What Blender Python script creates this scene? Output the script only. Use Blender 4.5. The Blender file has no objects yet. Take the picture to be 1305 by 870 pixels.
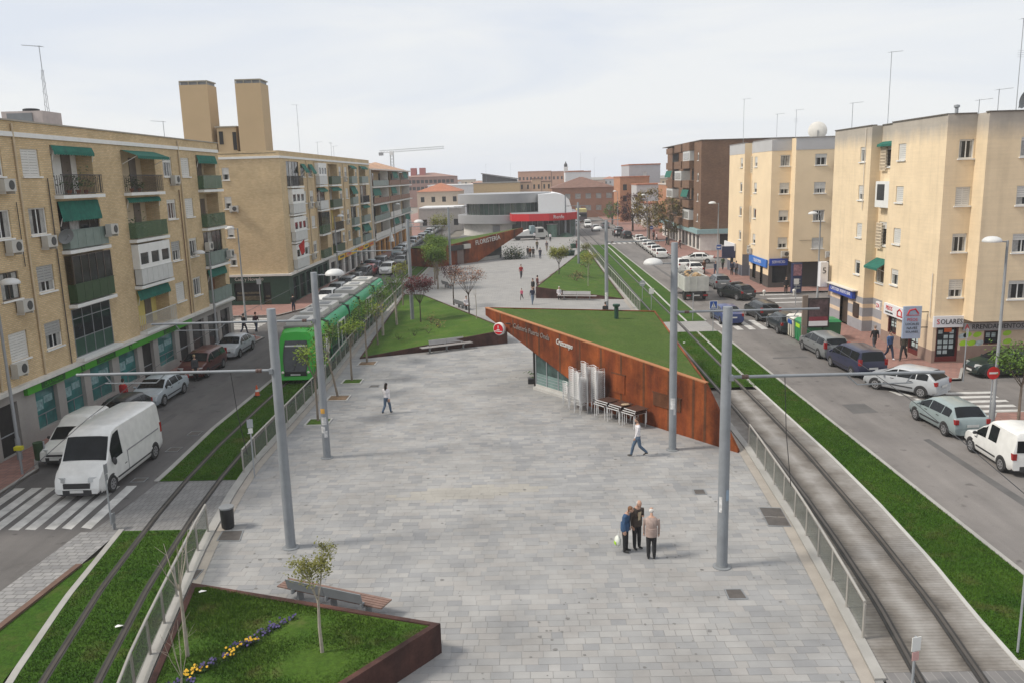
import bpy, bmesh, math, random
import numpy as np
from mathutils import Vector, Matrix

rnd = random.Random(11)
sc = bpy.context.scene
COL = sc.collection
PI = math.pi
R = math.radians

# ------------------------------------------------------------------ camera
CAM_H = 12.0
cam_d = bpy.data.cameras.new("camera")
cam = bpy.data.objects.new("camera", cam_d)
COL.objects.link(cam)
cam_d.sensor_width = 36.0
cam_d.lens = 36.0 * 1058.0 / 1305.0
cam_d.clip_start = 0.1
cam_d.clip_end = 6000.0
cam.matrix_world = (Matrix.Translation((0, 0, CAM_H)) @ Matrix.Rotation(R(1.06), 4, 'Z')
     @ Matrix.Rotation(PI / 2 - R(11.14), 4, 'X') @ Matrix.Rotation(-R(1.6), 4, 'Z'))
sc.camera = cam

# ------------------------------------------------------------------ sky and sun (bright overcast)
SUN_EL, SUN_AZ = R(47), R(-99)          # azimuth from +Y, clockwise: the sun stands to the left
SKY_CLOUD = 0.785
w = bpy.data.worlds.new("World")
sc.world = w
w.use_nodes = True
nt = w.node_tree
nt.nodes.clear()
out = nt.nodes.new("ShaderNodeOutputWorld")
bg_sky = nt.nodes.new("ShaderNodeBackground")
bg_cl = nt.nodes.new("ShaderNodeBackground")
sky = nt.nodes.new("ShaderNodeTexSky")
sky.sky_type = 'NISHITA'
sky.sun_disc = False
sky.sun_elevation = SUN_EL
sky.sun_rotation = SUN_AZ
bg_sky.inputs[1].default_value = 0.1
nt.links.new(sky.outputs[0], bg_sky.inputs[0])
tc = nt.nodes.new("ShaderNodeTexCoord")
mp = nt.nodes.new("ShaderNodeMapping")
mp.inputs['Scale'].default_value = (1.2, 1.2, 7.0)
mp.inputs['Rotation'].default_value = (0.05, 0.06, 0.5)
nz = nt.nodes.new("ShaderNodeTexNoise")
nz.inputs['Scale'].default_value = 1.6
nz.inputs['Detail'].default_value = 6
nz.inputs['Roughness'].default_value = 0.55
nz.inputs['Distortion'].default_value = 0.6
rp = nt.nodes.new("ShaderNodeValToRGB")
rp.color_ramp.elements[0].position = 0.36
rp.color_ramp.elements[0].color = (0.74, 0.785, 0.86, 1)
rp.color_ramp.elements[1].position = 0.60
rp.color_ramp.elements[1].color = (0.86, 0.875, 0.885, 1)
nt.links.new(tc.outputs['Generated'], mp.inputs[0])
nt.links.new(mp.outputs[0], nz.inputs['Vector'])
nt.links.new(nz.outputs['Fac'], rp.inputs[0])
nt.links.new(rp.outputs[0], bg_cl.inputs[0])
bg_cl.inputs[1].default_value = SKY_CLOUD / 0.86
mixs = nt.nodes.new("ShaderNodeMixShader")
mixs.inputs[0].default_value = 0.93
nt.links.new(bg_sky.outputs[0], mixs.inputs[1])
nt.links.new(bg_cl.outputs[0], mixs.inputs[2])
nt.links.new(mixs.outputs[0], out.inputs[0])

sun_d = bpy.data.lights.new("sun", 'SUN')
sun_d.energy = 2.9
sun_d.angle = R(11)
sun_d.color = (1.0, 0.93, 0.82)
sun = bpy.data.objects.new("sun", sun_d)
COL.objects.link(sun)
sd = Vector((math.sin(SUN_AZ) * math.cos(SUN_EL), math.cos(SUN_AZ) * math.cos(SUN_EL), math.sin(SUN_EL)))
sun.rotation_euler = sd.to_track_quat('Z', 'Y').to_euler()
sun.location = sd * 60

sc.view_settings.view_transform = 'Standard'
sc.view_settings.look = 'None'
sc.view_settings.exposure = 0.2
sc.view_settings.gamma = 1.0
sc.render.engine = 'CYCLES'
sc.cycles.max_bounces = 5
sc.cycles.diffuse_bounces = 3
sc.cycles.glossy_bounces = 2
sc.cycles.transparent_max_bounces = 8
sc.cycles.use_denoising = True
sc.cycles.caustics_reflective = False
sc.cycles.caustics_refractive = False

# ------------------------------------------------------------------ helpers: meshes
class MB:
 """collects faces, then links them as one mesh object"""
 def __init__(s):
  s.v, s.f, s.m, s.mi = [], [], [], 0

 def add(s, vs, fs, mi=None):
  o = len(s.v)
  s.v += [tuple(p) for p in vs]
  s.f += [tuple(i + o for i in f) for f in fs]
  s.m += [s.mi if mi is None else mi] * len(fs)
  return s

 def hexa(s, p, mi=None):
  return s.add(p, [(0, 3, 2, 1), (4, 5, 6, 7), (0, 1, 5, 4), (1, 2, 6, 5), (2, 3, 7, 6), (3, 0, 4, 7)], mi)

 def box(s, x0, x1, y0, y1, z0, z1, mi=None):
  return s.hexa([(x0, y0, z0), (x1, y0, z0), (x1, y1, z0), (x0, y1, z0),
      (x0, y0, z1), (x1, y0, z1), (x1, y1, z1), (x0, y1, z1)], mi)

 def bx(s, F, u0, u1, z0, z1, n0, n1, mi=None):
  return s.hexa([F(u0, z0, n1), F(u1, z0, n1), F(u1, z0, n0), F(u0, z0, n0),
      F(u0, z1, n1), F(u1, z1, n1), F(u1, z1, n0), F(u0, z1, n0)], mi)

 def quad(s, a, b, c, d, mi=None):
  return s.add([a, b, c, d], [(0, 1, 2, 3)], mi)

 def prism(s, poly, z0, z1, mi=None):
  n = len(poly)
  zz0 = z0 if isinstance(z0, (list, tuple)) else [z0] * n
  zz1 = z1 if isinstance(z1, (list, tuple)) else [z1] * n
  vs = [(p[0], p[1], zz0[i]) for i, p in enumerate(poly)] + [(p[0], p[1], zz1[i]) for i, p in enumerate(poly)]
  fs = [tuple(range(n - 1, -1, -1)), tuple(range(n, 2 * n))]
  fs += [(i, (i + 1) % n, n + (i + 1) % n, n + i) for i in range(n)]
  return s.add(vs, fs, mi)

 def tube(s, pts, r, seg=8, mi=None, flat=1.0):
  pts = [Vector(p) for p in pts]
  n = len(pts)
  rs = r if isinstance(r, (list, tuple)) else [r] * n
  vs, fs = [], []
  prev = None
  for i, p in enumerate(pts):
   t = (pts[min(i + 1, n - 1)] - pts[max(i - 1, 0)])
   t = t.normalized() if t.length > 1e-9 else Vector((0, 0, 1))
   a = Vector((1, 0, 0)) if prev is None else prev
   if abs(a.dot(t)) > 0.95:
    a = Vector((0, 1, 0))
   a = (a - t * a.dot(t)).normalized()
   prev = a
   b = t.cross(a)
   for k in range(seg):
    th = 2 * PI * k / seg
    vs.append(p + a * (math.cos(th) * rs[i]) + b * (math.sin(th) * rs[i] * flat))
  for i in range(n - 1):
   for k in range(seg):
    k2 = (k + 1) % seg
    fs.append((i * seg + k, i * seg + k2, (i + 1) * seg + k2, (i + 1) * seg + k))
  fs.append(tuple(range(seg - 1, -1, -1)))
  fs.append(tuple(range((n - 1) * seg, n * seg)))
  return s.add(vs, fs, mi)

 def lathe(s, prof, c=(0, 0, 0), seg=16, axis='z', mi=None, sx=1.0, sy=1.0):
  vs, fs = [], []
  n = len(prof)
  for (r, h) in prof:
   for k in range(seg):
    th = 2 * PI * k / seg
    a, b = r * math.cos(th) * sx, r * math.sin(th) * sy
    vs.append({'z': (c[0] + a, c[1] + b, c[2] + h), 'x': (c[0] + h, c[1] + a, c[2] + b),
       'y': (c[0] + a, c[1] + h, c[2] + b)}[axis])
  for i in range(n - 1):
   for k in range(seg):
    k2 = (k + 1) % seg
    fs.append((i * seg + k, i * seg + k2, (i + 1) * seg + k2, (i + 1) * seg + k))
  if prof[0][0] > 1e-6:
   fs.append(tuple(range(seg - 1, -1, -1)))
  if prof[-1][0] > 1e-6:
   fs.append(tuple(range((n - 1) * seg, n * seg)))
  return s.add(vs, fs, mi)

 def ell(s, c, rx, ry, rz, seg=10, rings=6, mi=None):
  prof = [(max(1e-4, math.sin(PI * i / rings)), -math.cos(PI * i / rings)) for i in range(rings + 1)]
  o = len(s.v)
  s.lathe([(a, b) for a, b in prof], (0, 0, 0), seg, 'z', mi)
  for i in range(o, len(s.v)):
   x, y, z = s.v[i]
   s.v[i] = (c[0] + x * rx, c[1] + y * ry, c[2] + z * rz)
  return s

 def join(s, o, mat4=None):
  base = len(s.v)
  s.v += [tuple(mat4 @ Vector(p)) for p in o.v] if mat4 else o.v
  s.f += [tuple(i + base for i in f) for f in o.f]
  s.m += o.m
  return s

 def mesh(s, name, mats, smooth=None, off=None):
  me = bpy.data.meshes.new(name)
  vs = s.v if off is None else [(p[0] - off[0], p[1] - off[1], p[2] - off[2]) for p in s.v]
  me.from_pydata(vs, [], s.f)
  mats = mats if isinstance(mats, (list, tuple)) else [mats]
  for m in mats:
   me.materials.append(m)
  if len(mats) > 1:
   me.polygons.foreach_set('material_index', [min(i, len(mats) - 1) for i in s.m])
  if smooth is not None:
   me.polygons.foreach_set('use_smooth', [True] * len(me.polygons))
   if smooth < 179:
    me.set_sharp_from_angle(angle=R(smooth))
  me.update()
  return me

 def build(s, name, mats, parent=None, smooth=None, label=None, cat=None, group=None, kind=None):
  off = None
  if parent is not None:
   top = parent
   while top.parent is not None:
    top = top.parent
   off = tuple(top.location) if top.get('baked_at') else None
  me = s.mesh(name, mats, smooth, off)
  o = bpy.data.objects.new(name, me)
  COL.objects.link(o)
  o.parent = parent
  return tag(o, label, cat, group, kind)


def tag(o, label=None, cat=None, group=None, kind=None):
 if label:
  o['label'] = label
 if cat:
  o['category'] = cat
 if group:
  o['group'] = group
 if kind:
  o['kind'] = kind
 return o


def thing(name, label, cat, loc=(0, 0, 0), rz=0.0, group=None, baked=False):
 """an Empty at the thing's base; baked: its parts are given in world coordinates"""
 o = bpy.data.objects.new(name, None)
 o.empty_display_size = 0.3
 COL.objects.link(o)
 o.location = loc
 o.rotation_euler = (0, 0, rz)
 if baked:
  o['baked_at'] = 1
 return tag(o, label, cat, group)


def put(name, me, parent=None, loc=(0, 0, 0), rz=0.0, label=None, cat=None, group=None, kind=None):
 o = bpy.data.objects.new(name, me)
 COL.objects.link(o)
 o.parent = parent
 o.location = loc
 o.rotation_euler = (0, 0, rz)
 return tag(o, label, cat, group, kind)


def copy_tree(o, parent=None, color=None):
 c = o.copy()
 COL.objects.link(c)
 c.parent = parent
 if color is not None:
  c.color = (*color, 1)
 for ch in list(o.children):
  copy_tree(ch, c, color)
 return c


def set_color(o, color):
 o.color = (*color, 1)
 for ch in o.children:
  set_color(ch, color)


class Fr:
 """a vertical frame on a facade: u runs to the viewer's right, z up, n outward"""
 def __init__(s, x, y, nx, ny):
  s.o = (x, y)
  l = math.hypot(nx, ny)
  s.n = (nx / l, ny / l)
  s.u = (-ny / l, nx / l)
  s.rz = math.atan2(s.u[1], s.u[0])

 def __call__(s, u, z, n=0.0):
  return (s.o[0] + s.u[0] * u + s.n[0] * n, s.o[1] + s.u[1] * u + s.n[1] * n, z)


def wall(mb, F, u0, u1, z0, z1, holes=(), depth=0.16):
 """a wall sheet with real openings; holes (u0,u1,z0,z1[,depth])"""
 us = sorted({u0, u1, *[h[0] for h in holes], *[h[1] for h in holes]})
 zs = sorted({z0, z1, *[h[2] for h in holes], *[h[3] for h in holes]})
 us = [u for u in us if u0 <= u <= u1]
 zs = [z for z in zs if z0 <= z <= z1]
 for j in range(len(zs) - 1):
  zc = (zs[j] + zs[j + 1]) / 2
  i = 0
  while i < len(us) - 1:
   def hole(k):
    uc = (us[k] + us[k + 1]) / 2
    return any(h[0] < uc < h[1] and h[2] < zc < h[3] for h in holes)
   if hole(i):
    i += 1
    continue
   k = i
   while k + 1 < len(us) - 1 and not hole(k + 1):
    k += 1
   mb.quad(F(us[i], zs[j]), F(us[k + 1], zs[j]), F(us[k + 1], zs[j + 1]), F(us[i], zs[j + 1]))
   i = k + 1
 for h in holes:
  d = -(h[4] if len(h) > 4 else depth)
  a, b, c, e = h[:4]
  mb.quad(F(a, c), F(b, c), F(b, c, d), F(a, c, d))
  mb.quad(F(a, e), F(b, e), F(b, e, d), F(a, e, d))
  mb.quad(F(a, c), F(a, e), F(a, e, d), F(a, c, d))
  mb.quad(F(b, c), F(b, e), F(b, e, d), F(b, c, d))
  if len(h) > 4:
   mb.quad(F(a, c, d), F(b, c, d), F(b, e, d), F(a, e, d))


_fonts = {}
def text(name, s, size, mat, parent, F, u, z, n, depth=0.02, label=None, squeeze=1.0, slope=0.0, align='CENTER'):
 key = (s, size, depth, squeeze, align, mat.name)
 if key not in _fonts:
  c = bpy.data.curves.new(name, 'FONT')
  c.body = s
  c.size = size
  c.extrude = depth / 2
  c.align_x = align
  c.align_y = 'CENTER'
  c.resolution_u = 2
  o = bpy.data.objects.new(name, c)
  COL.objects.link(o)
  dg = bpy.context.evaluated_depsgraph_get()
  me = bpy.data.meshes.new_from_object(o.evaluated_get(dg))
  bpy.data.objects.remove(o)
  me.transform(Matrix.Scale(squeeze, 4, (1, 0, 0)))
  me.materials.clear()
  me.materials.append(mat)
  me.name = name
  _fonts[key] = me
 o = bpy.data.objects.new(name, _fonts[key])
 COL.objects.link(o)
 o.parent = parent
 off = Vector((0, 0, 0))
 if parent is not None:
  top = parent
  while top.parent is not None:
   top = top.parent
  if top.get('baked_at'):
   off = Vector(top.location)
 p = Vector(F(u, z, n)) - off
 m = Matrix(((F.u[0], 0, F.n[0], p.x), (F.u[1], 0, F.n[1], p.y), (0, 1, 0, p.z), (0, 0, 0, 1)))
 o.matrix_local = m @ Matrix.Rotation(slope, 4, 'Z')
 return tag(o, label)


# ------------------------------------------------------------------ helpers: materials
_M = {}
def _base(name):
 m = bpy.data.materials.new(name)
 m.use_nodes = True
 n = m.node_tree
 return m, n, n.nodes['Principled BSDF']


def lin(c):
 """0-255 picture colour to a linear base colour"""
 return tuple(((x / 255) / 12.92 if x <= 10 else ((x / 255 + 0.055) / 1.055) ** 2.4) for x in c)


def mat(name, col, rough=0.6, var=0.12, vscale=2.0, bump=0.0, bscale=25.0, metal=0.0, spec=0.5, col2=None, coat=0.0, world=False):
 if name in _M:
  return _M[name]
 m, n, b = _base(name)
 L = n.links
 t = n.nodes.new('ShaderNodeTexCoord')
 src = t.outputs['Object']
 if world:
  src = n.nodes.new('ShaderNodeNewGeometry').outputs['Position']
 z = n.nodes.new('ShaderNodeTexNoise')
 z.inputs['Scale'].default_value = vscale
 z.inputs['Detail'].default_value = 5
 z.inputs['Roughness'].default_value = 0.62
 L.new(src, z.inputs['Vector'])
 r = n.nodes.new('ShaderNodeValToRGB')
 r.color_ramp.elements[0].position = 0.3
 r.color_ramp.elements[1].position = 0.7
 c2 = col2 if col2 else tuple(min(1, c * (1 + var)) for c in col)
 r.color_ramp.elements[0].color = (*[c * (1 - var) for c in col], 1)
 r.color_ramp.elements[1].color = (*c2, 1)
 L.new(z.outputs['Fac'], r.inputs[0])
 L.new(r.outputs[0], b.inputs['Base Color'])
 b.inputs['Roughness'].default_value = rough
 b.inputs['Metallic'].default_value = metal
 b.inputs['Specular IOR Level'].default_value = spec
 b.inputs['Coat Weight'].default_value = coat
 if bump:
  z2 = n.nodes.new('ShaderNodeTexNoise')
  z2.inputs['Scale'].default_value = bscale
  z2.inputs['Detail'].default_value = 4
  L.new(src, z2.inputs['Vector'])
  bp = n.nodes.new('ShaderNodeBump')
  bp.inputs['Strength'].default_value = bump
  bp.inputs['Distance'].default_value = 0.03
  L.new(z2.outputs['Fac'], bp.inputs['Height'])
  L.new(bp.outputs[0], b.inputs['Normal'])
 _M[name] = m
 return m


def node(n, kind, **kw):
 x = n.nodes.new(kind)
 for k, v in kw.items():
  if k in x.inputs:
   x.inputs[k].default_value = v
  else:
   setattr(x, k, v)
 return x


def ramp(n, fac, stops):
 r = n.nodes.new('ShaderNodeValToRGB')
 e = r.color_ramp.elements
 while len(e) < len(stops):
  e.new(0.5)
 for i, (p, c) in enumerate(stops):
  e[i].position = p
  e[i].color = (*c, 1)
 n.links.new(fac, r.inputs[0])
 return r.outputs[0]


def mixc(n, a, b, f, mode='MIX'):
 x = n.nodes.new('ShaderNodeMix')
 x.data_type = 'RGBA'
 x.blend_type = mode
 for i, v in ((0, f), (6, a), (7, b)):
  if isinstance(v, (int, float)):
   x.inputs[i].default_value = v
  elif isinstance(v, tuple):
   x.inputs[i].default_value = (*v, 1)
  else:
   n.links.new(v, x.inputs[i])
 return x.outputs[2]


def brick(name, c1, c2, mortar, bw=0.26, bh=0.07, ms=0.012, rough=0.85, stain=0.18, flat=False, bump=0.35):
 """brick or block courses; on walls the courses run along x+y and z"""
 if name in _M:
  return _M[name]
 m, n, b = _base(name)
 L = n.links
 g = n.nodes.new('ShaderNodeNewGeometry')
 sp = n.nodes.new('ShaderNodeSeparateXYZ')
 L.new(g.outputs['Position'], sp.inputs[0])
 cb = n.nodes.new('ShaderNodeCombineXYZ')
 if flat:
  L.new(sp.outputs[0], cb.inputs[0])
  L.new(sp.outputs[1], cb.inputs[1])
 else:
  ad = n.nodes.new('ShaderNodeMath')
  ad.operation = 'ADD'
  L.new(sp.outputs[0], ad.inputs[0])
  L.new(sp.outputs[1], ad.inputs[1])
  L.new(ad.outputs[0], cb.inputs[0])
  L.new(sp.outputs[2], cb.inputs[1])
 t = n.nodes.new('ShaderNodeTexBrick')
 t.inputs['Scale'].default_value = 1.0
 t.inputs['Brick Width'].default_value = bw
 t.inputs['Row Height'].default_value = bh
 t.inputs['Mortar Size'].default_value = ms
 t.inputs['Mortar Smooth'].default_value = 0.1
 t.inputs['Color1'].default_value = (*c1, 1)
 t.inputs['Color2'].default_value = (*c2, 1)
 t.inputs['Mortar'].default_value = (*mortar, 1)
 L.new(cb.outputs[0], t.inputs['Vector'])
 z = node(n, 'ShaderNodeTexNoise', Scale=0.6, Detail=6.0, Roughness=0.65)
 L.new(g.outputs['Position'], z.inputs['Vector'])
 k = ramp(n, z.outputs['Fac'], [(0.3, (1 - stain,) * 3), (0.7, (1 + stain * 0.5,) * 3)])
 c = mixc(n, t.outputs['Color'], k, 1.0, 'MULTIPLY')
 L.new(c, b.inputs['Base Color'])
 b.inputs['Roughness'].default_value = rough
 b.inputs['Specular IOR Level'].default_value = 0.25
 if bump:
  bp = node(n, 'ShaderNodeBump', Strength=bump, Distance=0.01)
  inv = node(n, 'ShaderNodeMath', operation='SUBTRACT')
  inv.inputs[0].default_value = 1
  L.new(t.outputs['Fac'], inv.inputs[1])
  L.new(inv.outputs[0], bp.inputs['Height'])
  L.new(bp.outputs[0], b.inputs['Normal'])
 _M[name] = m
 return m


def grass_mat(name, dark, light, dry, dryamt=0.55):
 m, n, b = _base(name)
 L = n.links
 g = n.nodes.new('ShaderNodeNewGeometry')
 z1 = node(n, 'ShaderNodeTexNoise', Scale=0.55, Detail=6.0, Roughness=0.7)
 z2 = node(n, 'ShaderNodeTexNoise', Scale=9.0, Detail=5.0, Roughness=0.8)
 z3 = node(n, 'ShaderNodeTexNoise', Scale=0.9, Detail=4.0, Roughness=0.6)
 mpn = node(n, 'ShaderNodeMapping')
 mpn.inputs['Location'].default_value = (31, 7, 3)
 L.new(g.outputs['Position'], mpn.inputs[0])
 L.new(g.outputs['Position'], z1.inputs['Vector'])
 L.new(g.outputs['Position'], z2.inputs['Vector'])
 L.new(mpn.outputs[0], z3.inputs['Vector'])
 a = ramp(n, z1.outputs['Fac'], [(0.3, dark), (0.7, light)])
 k = ramp(n, z2.outputs['Fac'], [(0.3, (0.55,) * 3), (0.7, (1.35,) * 3)])
 c = mixc(n, a, k, 1.0, 'MULTIPLY')
 f = ramp(n, z3.outputs['Fac'], [(dryamt, (0, 0, 0)), (dryamt + 0.2, (0.7, 0.7, 0.7))])
 c = mixc(n, c, dry, f)
 L.new(c, b.inputs['Base Color'])
 b.inputs['Roughness'].default_value = 0.9
 b.inputs['Specular IOR Level'].default_value = 0.15
 bp = node(n, 'ShaderNodeBump', Strength=0.9, Distance=0.06)
 L.new(z2.outputs['Fac'], bp.inputs['Height'])
 L.new(bp.outputs[0], b.inputs['Normal'])
 _M[name] = m
 return m


def glass_mat(name, col, rough=0.08, spec=0.4, var=0.5, vscale=0.7):
 return mat(name, col, rough=rough, var=var, vscale=vscale, spec=spec)


def clear_mat(name, tint, alpha, rough=0.1):
 """see-through glass or film: mostly transparent, partly tinted gloss"""
 m, n, b = _base(name)
 b.inputs['Base Color'].default_value = (*tint, 1)
 b.inputs['Roughness'].default_value = rough
 tr = n.nodes.new('ShaderNodeBsdfTransparent')
 tr.inputs[0].default_value = (*[0.6 + 0.4 * x for x in tint], 1)
 mx = n.nodes.new('ShaderNodeMixShader')
 mx.inputs[0].default_value = alpha
 n.links.new(tr.outputs[0], mx.inputs[1])
 n.links.new(b.outputs[0], mx.inputs[2])
 n.links.new(mx.outputs[0], n.nodes['Material Output'].inputs[0])
 _M[name] = m
 return m


def rust_mat(name, a, b_, c_, streak=True, seams=True):
 """weathering steel: orange and brown blotches with vertical runs"""
 m, n, b = _base(name)
 L = n.links
 g = n.nodes.new('ShaderNodeNewGeometry')
 mp_ = node(n, 'ShaderNodeMapping')
 mp_.inputs['Scale'].default_value = (0.75, 0.75, 0.13) if streak else (1, 1, 1)
 L.new(g.outputs['Position'], mp_.inputs[0])
 z1 = node(n, 'ShaderNodeTexNoise', Scale=1.0, Detail=6.0, Roughness=0.65)
 z2 = node(n, 'ShaderNodeTexNoise', Scale=0.6, Detail=6.0, Roughness=0.65)
 z3 = node(n, 'ShaderNodeTexNoise', Scale=14.0, Detail=5.0, Roughness=0.7)
 L.new(mp_.outputs[0], z1.inputs['Vector'])
 L.new(g.outputs['Position'], z2.inputs['Vector'])
 L.new(g.outputs['Position'], z3.inputs['Vector'])
 c = ramp(n, z1.outputs['Fac'], [(0.32, c_), (0.47, b_), (0.62, a)])
 d = ramp(n, z2.outputs['Fac'], [(0.33, (0.5,) * 3), (0.62, (1.2,) * 3)])
 c = mixc(n, c, d, 1.0, 'MULTIPLY')
 e = ramp(n, z3.outputs['Fac'], [(0.35, (0.85,) * 3), (0.65, (1.12,) * 3)])
 c = mixc(n, c, e, 1.0, 'MULTIPLY')
 L.new(c, b.inputs['Base Color'])
 b.inputs['Roughness'].default_value = 0.8
 b.inputs['Specular IOR Level'].default_value = 0.25
 _M[name] = m
 return m


def objcol_mat(name, rough=0.3, coat=0.6, metal=0.0, dirt=0.12):
 """paint whose colour is the object's own colour"""
 m, n, b = _base(name)
 L = n.links
 oi = n.nodes.new('ShaderNodeObjectInfo')
 t = n.nodes.new('ShaderNodeTexCoord')
 z = node(n, 'ShaderNodeTexNoise', Scale=3.0, Detail=4.0)
 L.new(t.outputs['Object'], z.inputs['Vector'])
 k = ramp(n, z.outputs['Fac'], [(0.3, (1 - dirt,) * 3), (0.7, (1 + dirt * 0.3,) * 3)])
 c = mixc(n, oi.outputs['Color'], k, 1.0, 'MULTIPLY')
 L.new(c, b.inputs['Base Color'])
 b.inputs['Roughness'].default_value = rough
 b.inputs['Coat Weight'].default_value = coat
 b.inputs['Coat Roughness'].default_value = 0.08
 b.inputs['Metallic'].default_value = metal
 _M[name] = m
 return m


WHITE = mat('white_paint', (0.72, 0.72, 0.70), 0.5, 0.06)
OFFWHITE = mat('off_white_render', (0.62, 0.60, 0.56), 0.75, 0.1)
BLACK = mat('black_metal', (0.02, 0.02, 0.022), 0.45, 0.2)
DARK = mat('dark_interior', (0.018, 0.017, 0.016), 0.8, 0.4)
GALV = mat('galvanised_steel', (0.34, 0.36, 0.38), 0.5, 0.12, 1.2, metal=0.3)
GREYM = mat('grey_metal', (0.20, 0.21, 0.22), 0.5, 0.12)
GLASS = glass_mat('window_glass', (0.022, 0.025, 0.028))
GLASSL = mat('curtained_glass', (0.30, 0.30, 0.29), 0.25, 0.35, 3.0)
SHUT = mat('roller_shutter', (0.60, 0.59, 0.56), 0.6, 0.06)
SHUTG = mat('grey_shutter', (0.33, 0.33, 0.32), 0.6, 0.08)
AWN = mat('green_awning', (0.010, 0.12, 0.088), 0.9, 0.25, 3.0)
AWND = mat('dark_green_panel', (0.012, 0.055, 0.035), 0.6, 0.2)
ALU = mat('bronze_aluminium', (0.07, 0.055, 0.045), 0.4, 0.1)
GPANEL = mat('grey_green_panel', (0.17, 0.22, 0.20), 0.5, 0.15)
WPANEL = mat('white_panel', (0.55, 0.56, 0.55), 0.5, 0.08)
TILE = mat('clay_roof_tile', (0.36, 0.14, 0.075), 0.85, 0.35, 3.0, bump=0.5)
ROOFG = mat('roof_felt', (0.24, 0.23, 0.21), 0.9, 0.2, 0.8)
CONC = mat('pale_concrete', (0.44, 0.43, 0.41), 0.85, 0.12, 0.9, bump=0.15)
LEAFG = mat('leaf_litter_green', (0.05, 0.10, 0.02), 0.7, 0.4, 6.0)
TERRA = mat('terracotta', (0.30, 0.10, 0.05), 0.8, 0.2)
# ================================================================== SETTING: ground, roads, tracks, plaza
def asphalt(name, base, warm):
 m, n, b = _base(name)
 L = n.links
 g = n.nodes.new('ShaderNodeNewGeometry')
 mp_ = node(n, 'ShaderNodeMapping')
 mp_.inputs['Scale'].default_value = (0.55, 0.05, 1)
 L.new(g.outputs['Position'], mp_.inputs[0])
 z1 = node(n, 'ShaderNodeTexNoise', Scale=1.0, Detail=5.0, Roughness=0.6)
 z2 = node(n, 'ShaderNodeTexNoise', Scale=0.35, Detail=6.0, Roughness=0.7)
 z3 = node(n, 'ShaderNodeTexNoise', Scale=40.0, Detail=3.0, Roughness=0.8)
 L.new(mp_.outputs[0], z1.inputs['Vector'])
 L.new(g.outputs['Position'], z2.inputs['Vector'])
 L.new(g.outputs['Position'], z3.inputs['Vector'])
 c = ramp(n, z1.outputs['Fac'], [(0.3, tuple(x * 0.78 for x in base)), (0.7, tuple(x * 1.2 for x in warm))])
 d = ramp(n, z2.outputs['Fac'], [(0.28, (0.66,) * 3), (0.42, (0.95,) * 3), (0.7, (1.13,) * 3)])
 c = mixc(n, c, d, 1.0, 'MULTIPLY')
 z4 = node(n, 'ShaderNodeTexNoise', Scale=1.7, Detail=2.0); L.new(g.outputs['Position'], z4.inputs['Vector'])
 c = mixc(n, c, ramp(n, z4.outputs['Fac'], [(0.27, (0.62,) * 3), (0.34, (1.0,) * 3)]), 1.0, 'MULTIPLY')
 e = ramp(n, z3.outputs['Fac'], [(0.3, (0.8,) * 3), (0.7, (1.2,) * 3)])
 c = mixc(n, c, e, 1.0, 'MULTIPLY')
 L.new(c, b.inputs['Base Color'])
 b.inputs['Roughness'].default_value = 0.85
 b.inputs['Specular IOR Level'].default_value = 0.3
 bp = node(n, 'ShaderNodeBump', Strength=0.4, Distance=0.01)
 L.new(z3.outputs['Fac'], bp.inputs['Height'])
 L.new(bp.outputs[0], b.inputs['Normal'])
 return m


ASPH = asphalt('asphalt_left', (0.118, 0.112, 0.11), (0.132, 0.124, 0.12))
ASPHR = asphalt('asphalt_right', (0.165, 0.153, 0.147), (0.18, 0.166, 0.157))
EARTH = mat('dry_ground', (0.20, 0.18, 0.15), 0.95, 0.3, 0.03, world=True)
GRASS = grass_mat('track_lawn', (0.028, 0.080, 0.007), (0.058, 0.122, 0.012), (0.10, 0.10, 0.03), 0.54)
GRASS2 = grass_mat('plaza_lawn', (0.040, 0.097, 0.010), (0.084, 0.146, 0.019), (0.14, 0.13, 0.05), 0.56)
GRASSR = grass_mat('roof_turf', (0.058, 0.102, 0.018), (0.076, 0.124, 0.024), (0.105, 0.122, 0.034), 0.52)
SIDEW = brick('red_paving', (0.33, 0.185, 0.155), (0.27, 0.15, 0.125), (0.2, 0.135, 0.12), 0.4, 0.4, 0.02, flat=True, bump=0.2)
PAVFAR = brick('far_paving', (0.325, 0.315, 0.303), (0.285, 0.28, 0.275), (0.22, 0.215, 0.21), 0.5, 0.3, 0.010, flat=True, bump=0.2, stain=0.12)
PAVJOINT = mat('paving_joint_sand', (0.235, 0.23, 0.222), 0.95, 0.25, 2.0, world=True)
KERB = mat('kerb_stone', (0.33, 0.32, 0.30), 0.85, 0.15, 0.8, bump=0.2, world=True)
BEIGE = mat('beige_paver', (0.33, 0.297, 0.26), 0.9, 0.15, 1.0, world=True)
PAINT = mat('road_marking_paint', (0.50, 0.49, 0.47), 0.7, 0.28, 1.6, world=True)
RAILM = mat('rail_steel', (0.10, 0.088, 0.078), 0.4, 0.2, 1.0, metal=0.5)
GROOVE = mat('rail_groove_rubber', (0.03, 0.028, 0.026), 0.8, 0.3)


def pl(pts):
 def f(y):
  if y <= pts[0][1]:
   return pts[0][0]
  for (x0, y0), (x1, y1) in zip(pts, pts[1:]):
   if y <= y1:
    return x0 + (x1 - x0) * (y - y0) / (y1 - y0)
  return pts[-1][0]
 return f


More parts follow.
